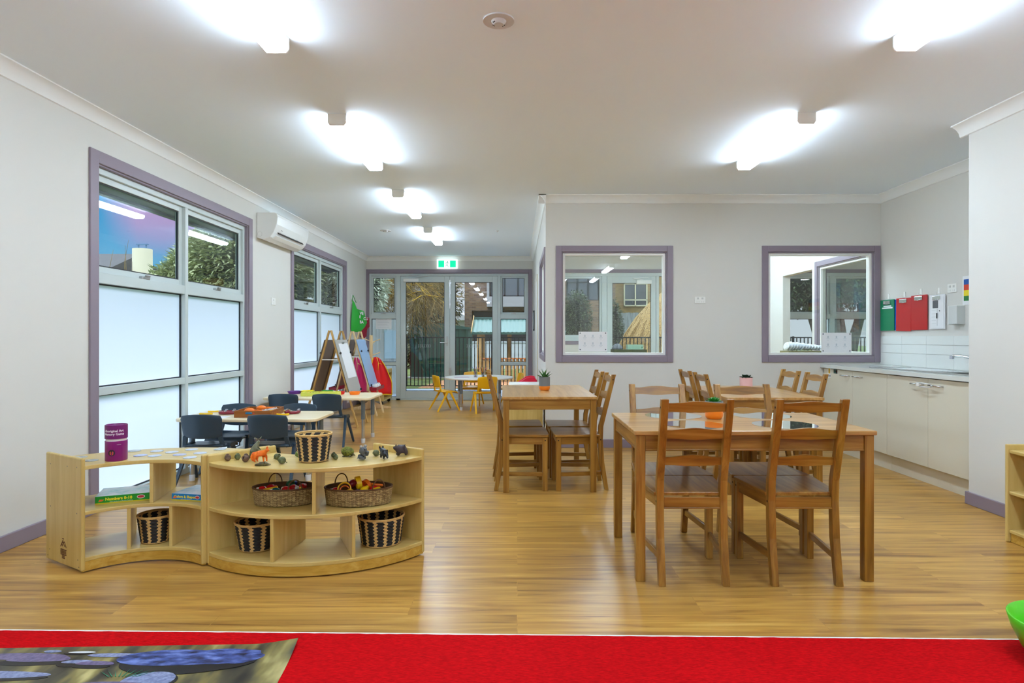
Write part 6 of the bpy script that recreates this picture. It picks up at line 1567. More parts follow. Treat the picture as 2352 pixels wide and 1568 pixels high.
stone(-2.2, 2.2, 0.16, 0.07, 3, 1); stone(-2.35, 1.9, 0.2, 0.12, 1, 0); stone(-1.9, 1.8, 0.2, 0.13, 2, 2); stone(-1.4, 1.7, 0.22, 0.14, 1, 1); stone(-1.5, 1.35, 0.18, 0.12, 3, 0); stone(-2.1, 1.4, 0.2, 0.12, 3, 1)
o = m.build('printed_mat', [BASEP, ST1, ST2, ST3, ST4, ST5, ST6], loc=(mat_o[0], mat_o[1], 0), fixn=False); tag(o, 'floor mat printed with river stones, right corner curling up on the red carpet', 'mat')
sd = o.modifiers.new('Solid', 'SOLIDIFY'); sd.thickness = 0.001; sd.offset = -1

t = thing('plastic_shell_seat', 'bright green plastic shell cut off by the right edge on the carpet', 'toy seat', (2.03, 2.28, 0.008))
m = MB(); pr = []
m.lathe([(0, 0.004), (0.10, 0.004), (0.145, 0.03), (0.178, 0.10), (0.192, 0.150), (0.186, 0.152), (0.168, 0.100), (0.13, 0.035), (0.09, 0.016), (0, 0.014)], seg=48, wob=lambda a, z: 0.03*math.sin(a*2+1)*z/0.15)
m.T = None; m.build('shell', GREENP, t, smooth='all')

# ------------------------------------------------------------------ furniture of the inner room
t = thing('inner_cabinet', 'cream cabinet inside the inner room below the folded cloths', 'cabinet', (3.46, 7.5, 0))
m = MB(); m.box(-0.5, 0.47, -0.25, 0.3, 0, 0.985); m.build('body', CREAM, t)
m = MB(); m.box(-0.51, 0.48, -0.26, 0.3, 0.985, 1.003); m.build('cabinet_top', birch('x'), t)
t = thing('shallow_box', 'olive shallow box holding folded cloths in the inner room', 'box', (3.40, 7.42, 1.0035))
m = MB(); m.box(-0.22, 0.22, -0.12, 0.12, 0, 0.036); m.build('box_body', plain('olive_box', S(130, 124, 84), 0.6), t, bevel=0.003)
LIN = sc_mat('striped_cloth', [S(190, 196, 206), S(232, 234, 238), S(206, 210, 218)], 10, 0.8, mapping=(8, 1, 1))
for i in range(12):
    x = 3.21+i*0.035; hgt = 0.062-0.0022*i if i > 1 else 0.058
    m = MB(Matrix.Rotation(R(18+2*i), 4, 'Y')); m.ball((0, 0, 0), 1.0, 16, 10, (0.0125, 0.085, hgt*(0.88+0.12*(i % 2)))); o = m.build('folded_cloth', LIN, loc=(x, 7.42, 1.040+hgt*0.95), smooth='all'); tag(o, 'grey and white folded cloth standing in the olive box', 'cloth', 'folded cloths in the olive box')
t = thing('inner_bench', 'cabinet with a dark green top by the inner room door', 'cabinet', (2.0, 11.2, 0))
m = MB(); m.box(-0.28, 0.28, -0.2, 0.2, 0, 0.93); m.build('body', CREAM, t)
m = MB(); m.box(-0.29, 0.29, -0.21, 0.2, 0.93, 0.985); m.build('green_top', plain('moss_green', S(54, 66, 30), 0.8), t)
t = thing('plastic_crate', 'pale green slotted crate on the inner room cabinet', 'crate', (2.12, 11.18, 0.9855))
m = MB(); m.box(-0.15, 0.13, -0.08, -0.076, 0.05, 0.085); m.box(-0.15, 0.13, -0.08, -0.076, 0, 0.018)
for i in range(7): m.box(-0.15+i*0.045, -0.14+i*0.045, -0.08, -0.076, 0.018, 0.05)
m.box(-0.15, -0.146, -0.076, 0.08, 0, 0.085); m.box(0.126, 0.13, -0.076, 0.08, 0, 0.085); m.box(-0.15, 0.13, 0.076, 0.08, 0, 0.085); m.box(-0.146, 0.126, -0.076, 0.076, 0, 0.004)
m.build('crate_body', plain('pale_green_plastic', S(150, 184, 160), 0.4), t)
t = thing('wire_basket', 'dark domed basket left of the green crate', 'basket', (1.80, 11.2, 0.9855))
m = MB(); m.ball((0, 0, 0.0), 0.10, 20, 12, (1, 0.8, 1.05)); m.v = [Vector((p.x, p.y, max(0.0, p.z))) for p in m.v]; m.build('dome', sc_mat('grey_stripe', [S(60, 64, 74), S(150, 154, 160)], 14, 0.6, mapping=(6, 1, 0.3)), t, smooth='all')

# ------------------------------------------------------------------ outdoors
GRASS = sc_mat('grass_ground', [S(52, 66, 26), S(90, 104, 44), S(120, 128, 70)], 3.0, 0.95, detail=8)
m = MB(); m.box(-60, 60, -30, YN-0.2, -0.14, -0.02)
G_ = MB(); G_.box(-60, -3.02, YN-0.2, YB+0.12, -0.14, -0.02); G_.box(-60, 60, YB+0.14, 90, -0.14, -0.001)
o = G_.build('lawn', GRASS); tag(o, 'dull green grass ground outside the doors', 'grass', kind='structure')
CONC = plain('concrete', S(150, 160, 176), 0.8, noise=0.1, nscale=4)
o = MB().box(-9, 12, YB+0.13, 14.55, -0.05, 0.0).build('patio_slab', CONC); tag(o, 'blue-grey concrete strip outside the doors', 'paving', kind='structure')
MUL = sc_mat('mulch', [S(120, 70, 40), S(190, 130, 90), S(220, 170, 130)], 14, 0.95, detail=8, bump=0.6, bumpd=0.03)
m = MB(); m.prism([(-2.35, 14.7), (1.6, 14.7), (1.6, 16.2), (-1.2, 18.8), (-2.0, 18.0)], lambda p: (p[0], p[1], -0.0005), lambda p: (p[0], p[1], 0.012)); o = m.build('mulch_path', MUL); tag(o, 'orange bark mulch path beyond the fence', 'path', kind='structure')
# eave along the left side
EAV = plain('eave_teal', S(62, 88, 96), 0.6)
m = MB(); m.box(-3.74, -3.02, YN, 12.4, 2.50, 2.56); m.box(-3.76, -3.70, YN, 12.4, 2.475, 2.72); trim(m, EAV, 'dark teal eave outside the tall windows', 'eave')
m = MB(); m.box(-3.74, 9, YB+0.14, 12.6, 2.62, 2.70); trim(m, EAV, 'dark eave above the glazed back wall outside', 'eave')
# tubular fence
FB = plain('fence_black', S(12, 12, 14), 0.4, metal=0.3)
def fence_panel(label, x0, x1, y, z0, z1, sp, grp='black tubular fence panels'):
    t = thing('fence_panel', label, 'fence', ((x0+x1)/2, y, 0), 0, grp); c = (x0+x1)/2
    m = MB()
    n = int((x1-x0)/sp)
    for i in range(1, n+1): x = x0-c+i*sp; m.box(x-0.010, x+0.010, -0.010, 0.010, z0, z1)
    m.build('pickets', FB, t)
    m = MB(); m.box(x0-c, x1-c, -0.014, 0.014, z1-0.012, z1+0.014); m.build('rail', FB, t)
    m = MB(); m.box(x0-c, x1-c, -0.014, 0.014, z0, z0+0.026); m.build('rail', FB, t)
    m = MB(); m.box(x1-c-0.025, x1-c+0.025, -0.02, 0.02, -0.02, z1+0.03); m.build('post', FB, t)
for i, (a, b) in enumerate(((-5.4, -3.0), (-3.0, -0.6), (-0.6, 1.8), (1.8, 4.2), (4.2, 6.6), (6.6, 9.0))):
    fence_panel(['fence panel outside, furthest left behind the ribbed screen', 'black fence panel in front of the green shed', 'black fence panel in front of the timber cubby', 'black fence panel seen through the interior window nearer the passage', 'black fence panel beside the straw hut', 'black fence panel seen through the interior window nearer the kitchen'][i], a, b, 14.9, 0.03, 1.196, 0.09)
# green shed
t = thing('garden_shed', 'dark green corrugated metal shed behind the fence', 'shed', (-2.3, 19.3, 0)); SHG = plain('shed_green', S(44, 84, 74), 0.45, metal=0.2)
m = MB(); n = 34; pts = []
for i in range(n+1):
    x = -0.84+1.68*i/n; d = -0.02 if i % 4 in (1, 2) else 0.0; pts.append((x, -0.9+d))
pts += [(0.84, 0.9), (-0.84, 0.9)]
m.prism(pts, lambda p: (p[0], p[1], 0.03), lambda p: (p[0], p[1], 1.47)); m.build('wall', SHG, t)
m = MB(); m.prism([(-0.9, 1.44), (0.9, 1.44), (0.9, 1.50), (0, 1.62), (-0.9, 1.50)], lambda p: (p[0], -0.95, p[1]), lambda p: (p[0], 0.95, p[1])); m.build('roof', SHG, t)
m = MB(); m.box(-0.95, 0.95, -1.0, 1.0, -0.02, 0.03); m.build('slab', plain('slab_pale', S(170, 166, 160), 0.8), t)
m = MB(); m.box(0.25, 0.29, -0.94, -0.90, 0.66, 0.74); m.build('latch', BLACK, t)
# cubby house
PAL = wood('treated_pine', S(140, 106, 60), S(168, 134, 82), S(188, 156, 106), 'z', rough=0.7, coat=0)
RF = plain('roof_green', S(72, 104, 98), 0.4, metal=0.1); RFD = plain('roof_dark_green', S(30, 70, 56), 0.5)
t = thing('cubby_house', 'timber cubby house with a pale green corrugated roof', 'playhouse', (0.0, 17.6, 0))
m = MB(); n = 44; x0, x1 = -1.22, 1.3; tp = []
for i in range(n+1):
    x = x0+(x1-x0)*i/n; d = 0.022 if i % 2 else 0.0; tp.append((x, d))
lowid = [m._p((x, -0.95, 1.33+d)) for x, d in tp]; upid = [m._p((x+0.0, 0.05, 1.72+d)) for x, d in tp]; bk = [m._p((x, 1.05, 1.33+d)) for x, d in tp]
for i in range(n): m.face((lowid[i], lowid[i+1], upid[i+1], upid[i])); m.face((upid[i], upid[i+1], bk[i+1], bk[i]))
o = m.build('roof', RF, t); sd = o.modifiers.new('Solid', 'SOLIDIFY'); sd.thickness = 0.01
m = MB(); m.box(x0, x1, -0.99, -0.93, 1.28, 1.34); m.build('gutter', RFD, t)
m = MB(); m.box(x0, x1, 0.0, 0.10, 1.73, 1.77); m.build('ridge_cap', RF, t)
m = MB(); m.bar((x0-0.01, -0.97, 1.33), (x0-0.01, 0.05, 1.80), 0.02, 0.06); m.bar((x0-0.01, 0.05, 1.80), (x0-0.01, 1.07, 1.33), 0.02, 0.06); m.build('barge_board', PAL, t)
for x, y in ((-1.02, -0.85), (-0.22, -0.1), (1.15, -0.85), (-1.02, 0.9), (1.15, 0.9)):
    m = MB(); m.box(x-0.06, x+0.06, y-0.06, y+0.06, 0, 1.36); m.build('post', PAL, t)
m = MB()
for i in range(21): x = -0.93+i*0.10; m.box(x, x+0.072, -0.86, -0.84, 0.02, 0.62)
m.box(-0.96, 1.1, -0.84, -0.80, 0.50, 0.56); m.build('palings', PAL, t)
m = MB(); m.box(-0.96, 1.12, -0.90, -0.80, 0.62, 0.65); m.build('sill', wood('reddish_pine', S(150, 90, 50), S(176, 112, 66), S(190, 130, 80), 'x', rough=0.7), t)
t = thing('garden_wall', 'white rendered low wall far behind the cubby house', 'wall', (-0.3, 24.0, 0))
m = MB(); m.box(-1.7, 1.9, -0.1, 0.1, 0, 1.0); m.build('wall_face', plain('white_render2', S(176, 178, 184), 0.7), t)
m = MB(); m.box(-1.74, 1.94, -0.13, 0.13, 1.0, 1.05); m.build('capping', plain('cap_grey', S(170, 174, 182), 0.7), t)
# neighbouring brick building
BRK = brick_mat('brown_brick', S(136, 104, 76), S(96, 70, 52), S(124, 114, 102), 0.75); BRY = brick_mat('yellow_brick', S(164, 132, 76), S(142, 110, 60), S(146, 130, 96), 0.75)
DKG = plain('dark_window', S(112, 118, 126), 0.1, metal=0.6); WFR = plain('white_render', S(150, 147, 150), 0.7); DFR = plain('dark_frame', S(40, 46, 52), 0.5); DARK = plain('garage_dark', S(66, 64, 68), 0.8)
t = thing('brick_building', 'brown brick house with an upper window bay beyond the garden', 'building', (1.0, 26.0, 0))
m = MB()
m.box(-3.2, -2.9, 0, 6, 0, 7); m.box(-2.9, 0.1, 0, 6, 2.32, 7); m.box(0.1, 1.05, 0, 6, 0, 7); m.box(1.05, 2.6, 0, 6, 0, 2.75); m.box(2.6, 3.1, 0, 6, 0, 7); m.box(1.05, 2.6, 0, 6, 5, 7); m.build('wall', BRK, t)
m = MB(); m.box(-2.9, 0.1, 1.2, 1.3, 0, 2.32); m.build('garage_door', DARK, t)
m = MB(); m.box(-2.25, 0.55, -0.5, 0.0, 2.46, 2.88); m.box(-2.25, -2.15, -0.5, 0, 2.88, 6); m.build('bay', WFR, t)
m = MB(); m.box(-2.1, 0.55, -0.45, -0.40, 2.88, 5.2); f = m.build('window', DKG, t)
m = MB()
for x in (-2.1, -1.55, -1.0, -0.35, 0.15, 0.5): m.box(x, x+0.07, -0.48, -0.45, 2.88, 5.2)
m.box(-2.1, 0.57, -0.48, -0.45, 2.86, 2.93); m.build('window_frame', DFR, f)
m = MB(); m.box(1.05, 2.6, 0.1, 0.15, 2.75, 5.0); f = m.build('window', DKG, t)
m = MB()
for x in (1.05, 1.48, 1.93, 2.38): m.box(x, x+0.08, 0.05, 0.1, 2.75, 5.0)
m.box(1.05, 2.6, 0.05, 0.1, 2.70, 2.79); m.box(1.05, 2.6, 0.05, 0.1, 3.5, 3.53); m.build('window_frame', DFR, f)
t = thing('brick_building', 'yellow brick flats with a white framed window further back', 'building', (6.0, 30.0, 0))
m = MB(); m.box(-1.4, 3.6, 0, 5, 0, 9); m.build('wall', BRY, t)
m = MB(); m.box(-0.85, 0.25, -0.04, 0, 2.75, 3.75); f = m.build('window', DKG, t)
m = MB()
for x in (-0.88, -0.35, 0.20): m.box(x, x+0.06, -0.08, -0.04, 2.7, 3.8)
for z in (2.70, 2.98, 3.75): m.box(-0.88, 0.26, -0.08, -0.04, z, z+0.05)
m.build('window_frame', plain('cream_frame', S(224, 214, 180), 0.5), f)
m = MB(); m.box(-1.55, -1.4, -0.1, 0.1, 0, 9); m.build('downpipe', WFR, t)
t = thing('paling_fence', 'weathered grey timber paling fence below the yellow flats', 'fence', (5.2, 24.2, 0))
m = MB()
for i in range(34): x = -1.7+i*0.10; m.box(x, x+0.094, -0.01, 0.01, 0, 2.15+0.01*(i % 3))
m.build('palings', wood('weathered_timber', S(96, 98, 100), S(130, 132, 134), S(156, 158, 158), 'z', rough=0.85, coat=0), t)
# pale house on the left beyond the shed
t = thing('pale_house', 'pale house with a low roof behind the bare tree', 'building', (-6.2, 33, 0))
m = MB(); m.box(-4.0, 3.4, 0, 6, 0, 2.1); m.build('wall', plain('pale_wall', S(206, 208, 212), 0.8), t)
m = MB(); m.prism([(-4.4, 2.1), (3.8, 2.1), (1.6, 3.6), (-2.2, 3.6)], lambda p: (p[0], -0.4, p[1]), lambda p: (p[0], 6.4, p[1])); m.build('roof', plain('pale_roof', S(186, 186, 190), 0.8), t)
t = thing('ribbed_screen', 'pale ribbed screen outside the glass left of the exit doors', 'screen', (-2.95, 13.3, 0))
m = MB(); pts = [(-0.45+0.9*i/36, (-0.012 if i % 3 == 1 else 0.0)) for i in range(37)]+[(0.45, 0.05), (-0.45, 0.05)]
m.prism(pts, lambda p: (p[0], p[1], 0), lambda p: (p[0], p[1], 1.62)); m.build('ribbed_sheet', plain('screen_grey', S(196, 200, 200), 0.6), t)
m = MB(); m.box(0.12, 0.36, -0.04, -0.013, 0.75, 1.35); m.build('blue_panel', plain('pale_blue', S(190, 216, 232), 0.6), t)
m = MB(); m.box(0.45, 0.50, -0.03, 0.06, 0, 2.35); m.build('post', DFR, t)
# straw hut
STR = sc_mat('straw', [S(96, 64, 28), S(158, 122, 68), S(200, 168, 112)], 1.0, 0.9, mapping=(60, 60, 3), detail=4, bump=0.6, bumpd=0.03)
t = thing('straw_hut', 'golden straw thatched hut beyond the inner room door', 'hut', (4.35, 17.2, 0))
m = MB(); rn = random.Random(11)
prof = [(1.55, 0.55), (1.5, 0.95), (1.32, 1.35), (1.05, 1.75), (0.7, 2.15), (0.35, 2.45), (0.0, 2.6)]
m.lathe(prof, seg=60, wob=lambda a, z: 0.02*math.sin(a*23)+0.02*math.sin(a*41+z*3)); m.build('thatch', STR, t, smooth='all')
m = MB()
for i in range(900):
    a = rn.uniform(PI, 2*PI); f = rn.uniform(0, 5.2); k = int(f); g = f-k; r = prof[k][0]+(prof[min(k+1, 6)][0]-prof[k][0])*g; z = prof[k][1]+(prof[min(k+1, 6)][1]-prof[k][1])*g
    p = Vector((r*1.015*math.cos(a), r*1.015*math.sin(a), z)); q = Vector((r*1.13*math.cos(a+rn.uniform(-.03, .03)), r*1.13*math.sin(a), z-rn.uniform(0.15, 0.4))); m.tube([p, q], [0.008, 0.003], 3, caps=False)
m.build('straw_tufts', STR, t)
m = MB()
for i in range(20): a = 2*PI*i/20; m.tube([(1.25*math.cos(a), 1.25*math.sin(a), 0), (1.25*math.cos(a), 1.25*math.sin(a), 0.9)], 0.03, 6)
m.build('wall_poles', PAL, t)

# foliage
def leaf_mesh(pts, L, W, seed, droop=0.3):
    rn = random.Random(seed); V = []; Fc = []
    for p, n in pts:
        l = L*rn.uniform(0.7, 1.25); w = W*rn.uniform(0.8, 1.2)
        d = Vector((n.x+rn.uniform(-.8, .8), n.y+rn.uniform(-.8, .8), n.z*0.6-droop+rn.uniform(-.5, .5))).normalized()
        s = d.cross(Vector((rn.uniform(-.4, .4), rn.uniform(-.4, .4), 1))).normalized(); u = s.cross(d)
        k = len(V); V += [p, p+d*l*0.45+s*w*0.5+u*w*0.15, p+d*l, p+d*l*0.45-s*w*0.5+u*w*0.15, p+d*l*0.5-u*w*0.1]
        Fc += [(k, k+1, k+4), (k+1, k+2, k+4), (k+2, k+3, k+4), (k+3, k, k+4)]
    return V, Fc
def leafy(name, label, cat, loc, blobs, n, L, W, mat, trunk, seed, group=None, core=True, corem=None, side=None):
    rn = random.Random(seed); t = thing(name, label, cat, loc, 0, group); P = []
    tot = sum(b[3]*b[4]*b[5] for b in blobs)
    for bx, by, bz, rx, ry, rz_ in blobs:
        for i in range(int(n*rx*ry*rz_/tot)):
            th = rn.uniform(0, 2*PI); cz = rn.uniform(-1, 1); sz = math.sqrt(1-cz*cz); d = Vector((sz*math.cos(th), sz*math.sin(th), cz)); rr = rn.uniform(0.82, 1.02)*(1+0.08*math.sin(th*5+cz*7))
            if side is not None and d.dot(side) < -0.25: continue
            P.append((Vector((bx+d.x*rx*rr, by+d.y*ry*rr, bz+d.z*rz_*rr)), d))
    V, Fc = leaf_mesh(P, L, W, seed+1)
    me = bpy.data.meshes.new('foliage'); me.from_pydata([tuple(v) for v in V], [], Fc); me.materials.append(mat); o = bpy.data.objects.new('foliage', me); COL.objects.link(o); o.parent = t
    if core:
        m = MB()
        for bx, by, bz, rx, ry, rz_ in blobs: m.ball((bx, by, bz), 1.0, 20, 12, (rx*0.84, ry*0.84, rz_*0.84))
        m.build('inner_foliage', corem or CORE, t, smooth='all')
    if trunk:
        m = MB()
        for pts, r in trunk: m.tube(pts, r, 9)
        m.build('trunk', BARK, t, smooth='all')
    return t
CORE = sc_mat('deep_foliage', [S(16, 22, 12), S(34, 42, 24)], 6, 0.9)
BARK = sc_mat('bark', [S(70, 60, 50), S(116, 104, 88)], 12, 0.9, bump=0.5)
LF1 = sc_mat('laurel_leaf', [S(104, 116, 70), S(160, 168, 118), S(204, 208, 168)], 9, 0.5)
LF2 = sc_mat('dark_leaf', [S(36, 50, 30), S(64, 80, 48), S(92, 106, 66)], 6, 0.6)
LF3 = sc_mat('pale_leaf', [S(150, 160, 130), S(196, 204, 180), S(226, 230, 214)], 8, 0.6)
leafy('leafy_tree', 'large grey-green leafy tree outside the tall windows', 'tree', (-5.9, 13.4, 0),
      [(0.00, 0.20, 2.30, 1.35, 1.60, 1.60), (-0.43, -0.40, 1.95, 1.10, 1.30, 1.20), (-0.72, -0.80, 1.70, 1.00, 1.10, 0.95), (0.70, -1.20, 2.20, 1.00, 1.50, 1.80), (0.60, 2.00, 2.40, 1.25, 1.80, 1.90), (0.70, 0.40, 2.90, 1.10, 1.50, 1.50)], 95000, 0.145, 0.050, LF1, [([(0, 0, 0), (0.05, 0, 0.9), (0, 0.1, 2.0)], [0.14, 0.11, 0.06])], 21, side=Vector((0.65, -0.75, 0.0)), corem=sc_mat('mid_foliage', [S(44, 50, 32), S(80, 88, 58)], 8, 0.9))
leafy('leafy_tree', 'pale leafed tree seen through the glass left of the exit doors', 'tree', (-3.55, 14.0, 0),
      [(0, 0, 2.5, 0.62, 0.7, 0.95), (-0.6, 0.4, 2.2, 0.8, 0.8, 1.0)], 12000, 0.14, 0.034, LF3, [([(0, 0, 0), (0.05, 0, 1.0), (0, 0, 2.2)], [0.06, 0.05, 0.03])], 22)
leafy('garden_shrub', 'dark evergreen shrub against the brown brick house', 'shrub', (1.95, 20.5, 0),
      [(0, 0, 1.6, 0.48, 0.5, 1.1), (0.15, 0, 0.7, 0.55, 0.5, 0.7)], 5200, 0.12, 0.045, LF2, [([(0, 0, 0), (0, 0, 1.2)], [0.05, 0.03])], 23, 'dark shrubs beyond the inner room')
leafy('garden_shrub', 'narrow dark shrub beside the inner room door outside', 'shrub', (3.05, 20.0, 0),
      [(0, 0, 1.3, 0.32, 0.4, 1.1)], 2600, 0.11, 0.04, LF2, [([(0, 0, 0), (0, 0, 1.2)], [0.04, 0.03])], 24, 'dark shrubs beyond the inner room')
TRK = [([(0.1, 0, 0), (0.05, 0, 0.9), (-0.1, 0, 2.2)], [0.30, 0.22, 0.16]), ([(0.2, 0.1, 0), (0.5, 0.1, 1.2), (0.9, 0.1, 2.6)], [0.22, 0.15, 0.1]), ([(-0.35, 0, 0), (-0.6, 0, 1.1), (-1.0, 0, 2.4)], [0.15, 0.11, 0.08])]
leafy('leafy_tree', 'dark spreading tree with several trunks outside the third room', 'tree', (9.4, 18.2, 0),
      [(0, 0, 3.3, 2.2, 1.5, 1.35), (-1.3, 0.2, 3.0, 1.4, 1.2, 1.1), (1.5, 0, 3.4, 1.6, 1.4, 1.3)], 9000, 0.16, 0.07, LF2, TRK, 25)
leafy('garden_hedge', 'rough brown-green hedge far behind the bare tree', 'hedge', (-3.3, 24.5, 0),
      [(-2.4, 0, 0.9, 1.4, 0.9, 1.1), (0, 0, 2.6, 1.1, 0.9, 1.7), (-0.2, 0, 0.8, 1.25, 0.9, 1.1)], 5000, 0.18, 0.08, sc_mat('hedge_leaf', [S(64, 62, 36), S(104, 100, 62)], 5, 0.7), None, 26)
# bare lichen-covered tree
LIC = sc_mat('lichen_bark', [S(104, 86, 18), S(172, 136, 18), S(206, 166, 36)], 5, 0.85); TWG = sc_mat('grey_twig', [S(92, 76, 34), S(150, 122, 62)], 5, 0.85)
t = thing('bare_tree', 'bare tree with yellow lichen covered twigs outside the doors', 'tree', (-4.6, 17.6, 0))
rn = random.Random(99); m = MB(); m2 = MB(); cnt = [0]
def grow(mb, p, d, L, r, depth):
    if depth == 0 or cnt[0] > 9000: return
    n = 4; pts = [p.copy()]; dd = d.copy()
    for i in range(n):
        dd = (dd+Vector((rn.uniform(-.20, .20), rn.uniform(-.20, .20), rn.uniform(-.20, .12)))).normalized(); p = p+dd*L/n; pts.append(p.copy())
    tgt = m if depth > 2 else m2; tgt.tube(pts, [r*(1-0.5*i/n) for i in range(n+1)], 4 if depth < 4 else 6, caps=False); cnt[0] += 1
    k = 5 if depth > 1 else 0
    for i in range(k):
        q = pts[rn.randint(1, n)]; nd = (dd*0.9+Vector((rn.uniform(-1, 1), rn.uniform(-1, 1), rn.uniform(-1.0, 0.55)))).normalized(); grow(mb, q, nd, L*rn.uniform(0.6, 0.85), r*0.52, depth-1)
m.tube([(0, 0, 0), (0.1, 0, 1.2), (0.25, 0, 2.4), (0.6, 0, 3.3)], [0.17, 0.14, 0.12, 0.09], 10)
for st, dr in (((0.25, 0, 2.4), (0.8, -0.1, 0.25)), ((0.4, 0, 2.8), (0.85, 0.1, 0.1)), ((0.6, 0, 3.3), (0.9, -0.2, -0.1)), ((0.6, 0, 3.3), (0.7, 0.3, 0.3)), ((0.2, 0, 2.2), (0.5, -0.5, 0.4)), ((0.1, 0, 2.0), (-0.6, 0, 0.6)), ((0.6, 0, 3.3), (1.0, 0.0, 0.0)), ((0.5, 0, 3.0), (0.95, -0.1, 0.0))):
    grow(m, Vector(st), Vector(dr).normalized(), 1.15, 0.055, 5)
m.build('branches', LIC, t, smooth='all', fixn=False); m2.build('twigs', TWG, t, smooth='all', fixn=False)
# street side on the left: house roof and tank
t = thing('neighbour_house', 'grey tiled roof of a house far beyond the tall windows', 'building', (-15.5, 20.5, 0))
m = MB(); m.box(-4, 3.0, -2, 2, 0, 3.1); m.build('wall', plain('house_wall', S(150, 140, 130), 0.8), t)
m = MB(); m.prism([(-2.3, 3.0), (2.3, 3.0), (0, 3.95)], lambda p: (-4.4, p[0], p[1]), lambda p: (3.1, p[0], p[1])); m.build('roof', sc_mat('grey_tiles', [S(44, 41, 44), S(72, 67, 70)], 4, 0.8, mapping=(1, 6, 6)), t)
t = thing('chimney', 'cream round chimney rising beside the leafy tree', 'chimney', (-11.80, 19.6, 0))
m = MB(); m.lathe([(0.30, 0), (0.28, 3.98), (0, 3.98)], seg=24); m.build('shaft', plain('cream_render', S(226, 216, 190), 0.8), t, smooth=True)
m = MB()
for x in (-0.12, 0.12): m.tube([(x, 0, 3.98), (x, 0, 4.12)], 0.02, 6)
m.box(-0.18, 0.18, -0.05, 0.05, 4.11, 4.14); m.build('vent', plain('blue_metal', S(70, 110, 150), 0.5), t)
LF4 = TWG
t = thing('bare_shrub', 'bare twiggy shrub in front of the neighbour roof', 'shrub', (-13.3, 17.5, 0))
m = MB(); rn = random.Random(8)
for i in range(60):
    a = rn.uniform(-2.4, 2.4); z0 = rn.uniform(0, 1.5); p = Vector((a, rn.uniform(-.4, .4), z0)); pts = [p]
    for k in range(4): p = p+Vector((rn.uniform(-.12, .12), 0, rn.uniform(0.45, 0.75))); pts.append(p)
    m.tube(pts, [0.02, 0.016, 0.012, 0.008, 0.004], 4, caps=False)
m.build('twigs', TWG, t)

# ------------------------------------------------------------------ sky and light
w = bpy.data.worlds.new('sky'); SC.world = w; w.use_nodes = True; nt = w.node_tree; nt.nodes.clear()
out = nt.nodes.new('ShaderNodeOutputWorld'); bg = nt.nodes.new('ShaderNodeBackground'); nt.links.new(bg.outputs[0], out.inputs[0])
tc = nt.nodes.new('ShaderNodeTexCoord'); sep = nt.nodes.new('ShaderNodeSeparateXYZ'); nt.links.new(tc.outputs['Generated'], sep.inputs[0])
rp = nt.nodes.new('ShaderNodeValToRGB'); nt.links.new(sep.outputs[2], rp.inputs[0]); e = rp.color_ramp.elements
e[0].position = 0.0; e[0].color = (0.10, 0.22, 0.31, 1); e[1].position = 1.0; e[1].color = (1.55, 1.8, 2.05, 1)
for p, c in ((0.06, (0.07, 0.20, 0.31, 1)), (0.16, (0.02, 0.14, 0.28, 1)), (0.34, (0.012, 0.12, 0.28, 1)), (0.50, (1.25, 1.5, 1.8, 1))):
    q = rp.color_ramp.elements.new(p); q.color = c
# pink cloud patches
mp = nt.nodes.new('ShaderNodeMapping'); mp.inputs['Scale'].default_value = (1.6, 1.6, 4.2); mp.inputs['Location'].default_value = (0.35, 0.2, 0.1); nt.links.new(tc.outputs['Generated'], mp.inputs[0])
no = nt.nodes.new('ShaderNodeTexNoise'); no.inputs['Scale'].default_value = 1.5; no.inputs['Detail'].default_value = 4; nt.links.new(mp.outputs[0], no.inputs[0])
cr = nt.nodes.new('ShaderNodeValToRGB'); cr.color_ramp.elements[0].position = 0.30; cr.color_ramp.elements[1].position = 0.62
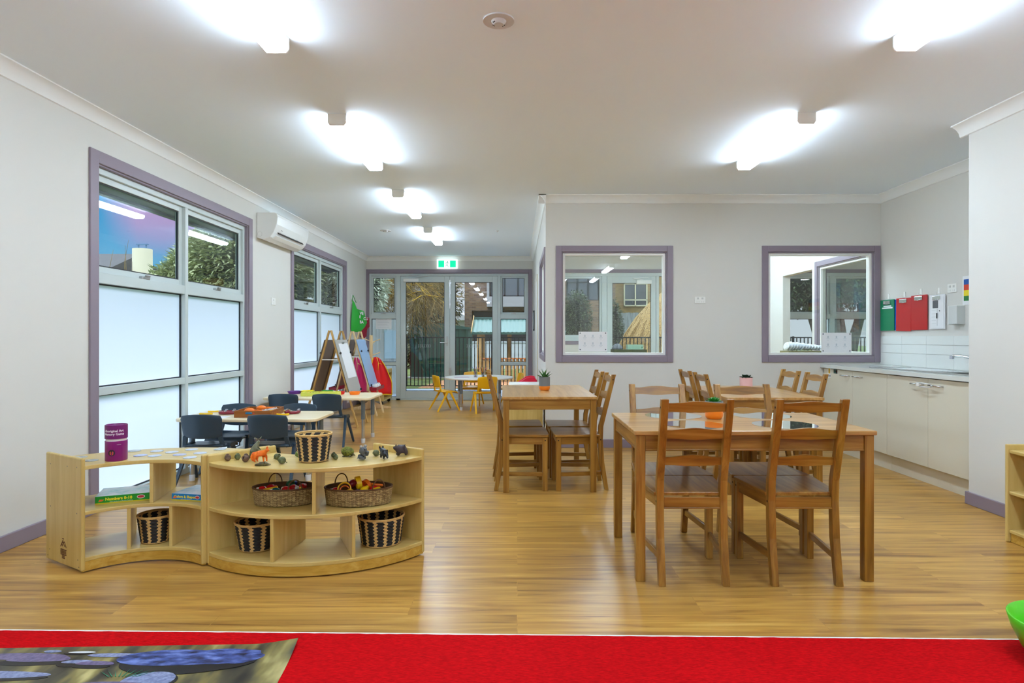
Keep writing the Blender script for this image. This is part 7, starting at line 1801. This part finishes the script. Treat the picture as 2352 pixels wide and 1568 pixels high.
# the pink cloud bank stands to one side of the blue
pk = nt.nodes.new('ShaderNodeMapRange'); pk.inputs[1].default_value = -0.555; pk.inputs[2].default_value = -0.515; nt.links.new(sep.outputs[0], pk.inputs[0])
pz = nt.nodes.new('ShaderNodeMapRange'); pz.inputs[1].default_value = 0.10; pz.inputs[2].default_value = 0.19; nt.links.new(sep.outputs[2], pz.inputs[0])
pm = nt.nodes.new('ShaderNodeMath'); pm.operation = 'MULTIPLY'; nt.links.new(pk.outputs[0], pm.inputs[0]); nt.links.new(pz.outputs[0], pm.inputs[1])
pn = nt.nodes.new('ShaderNodeMath'); pn.operation = 'MULTIPLY_ADD'; pn.inputs[1].default_value = 0.7; nt.links.new(no.outputs['Fac'], pn.inputs[0]); 
pq = nt.nodes.new('ShaderNodeMath'); pq.operation = 'MULTIPLY_ADD'; pq.inputs[1].default_value = 0.45; pq.inputs[2].default_value = -0.12; nt.links.new(pm.outputs[0], pq.inputs[0]); nt.links.new(pq.outputs[0], pn.inputs[2])
nt.links.new(pn.outputs[0], cr.inputs[0])
mx = nt.nodes.new('ShaderNodeMix'); mx.data_type = 'RGBA'; mx.inputs[7].default_value = (0.26, 0.14, 0.26, 1)
lt = nt.nodes.new('ShaderNodeMapRange'); lt.inputs[1].default_value = 0.48; lt.inputs[2].default_value = 0.36; nt.links.new(sep.outputs[2], lt.inputs[0])
mu = nt.nodes.new('ShaderNodeMath'); mu.operation = 'MULTIPLY'; nt.links.new(cr.outputs[0], mu.inputs[0]); nt.links.new(lt.outputs[0], mu.inputs[1])
nt.links.new(mu.outputs[0], mx.inputs[0]); nt.links.new(rp.outputs[0], mx.inputs[6])
# whiter towards the garden side (north-east clouds)
cl = nt.nodes.new('ShaderNodeMix'); cl.data_type = 'RGBA'; cl.inputs[7].default_value = (0.28, 0.30, 0.34, 1)
mr = nt.nodes.new('ShaderNodeMapRange'); mr.inputs[1].default_value = -0.34; mr.inputs[2].default_value = -0.20; nt.links.new(sep.outputs[0], mr.inputs[0])
m3 = nt.nodes.new('ShaderNodeMath'); m3.operation = 'MULTIPLY'; nt.links.new(mr.outputs[0], m3.inputs[0]); nt.links.new(lt.outputs[0], m3.inputs[1])
nt.links.new(m3.outputs[0], cl.inputs[0]); nt.links.new(mx.outputs[2], cl.inputs[6]); nt.links.new(cl.outputs[2], bg.inputs[0])
bg.inputs[1].default_value = 1.05
sun = bpy.data.lights.new('sun', 'SUN'); sun.energy = 0.35; sun.angle = R(30); sun.color = (1, 0.96, 0.9)
so = bpy.data.objects.new('sun', sun); COL.objects.link(so); so.rotation_euler = (R(48), 0, R(-35))

SC.view_settings.view_transform = 'Standard'; SC.view_settings.look = 'None'; SC.view_settings.gamma = 1; SC.view_settings.use_curve_mapping = False
SC.view_settings.exposure = 1.42
SC.cycles.diffuse_bounces = 8; SC.cycles.max_bounces = 14; SC.cycles.transparent_max_bounces = 24
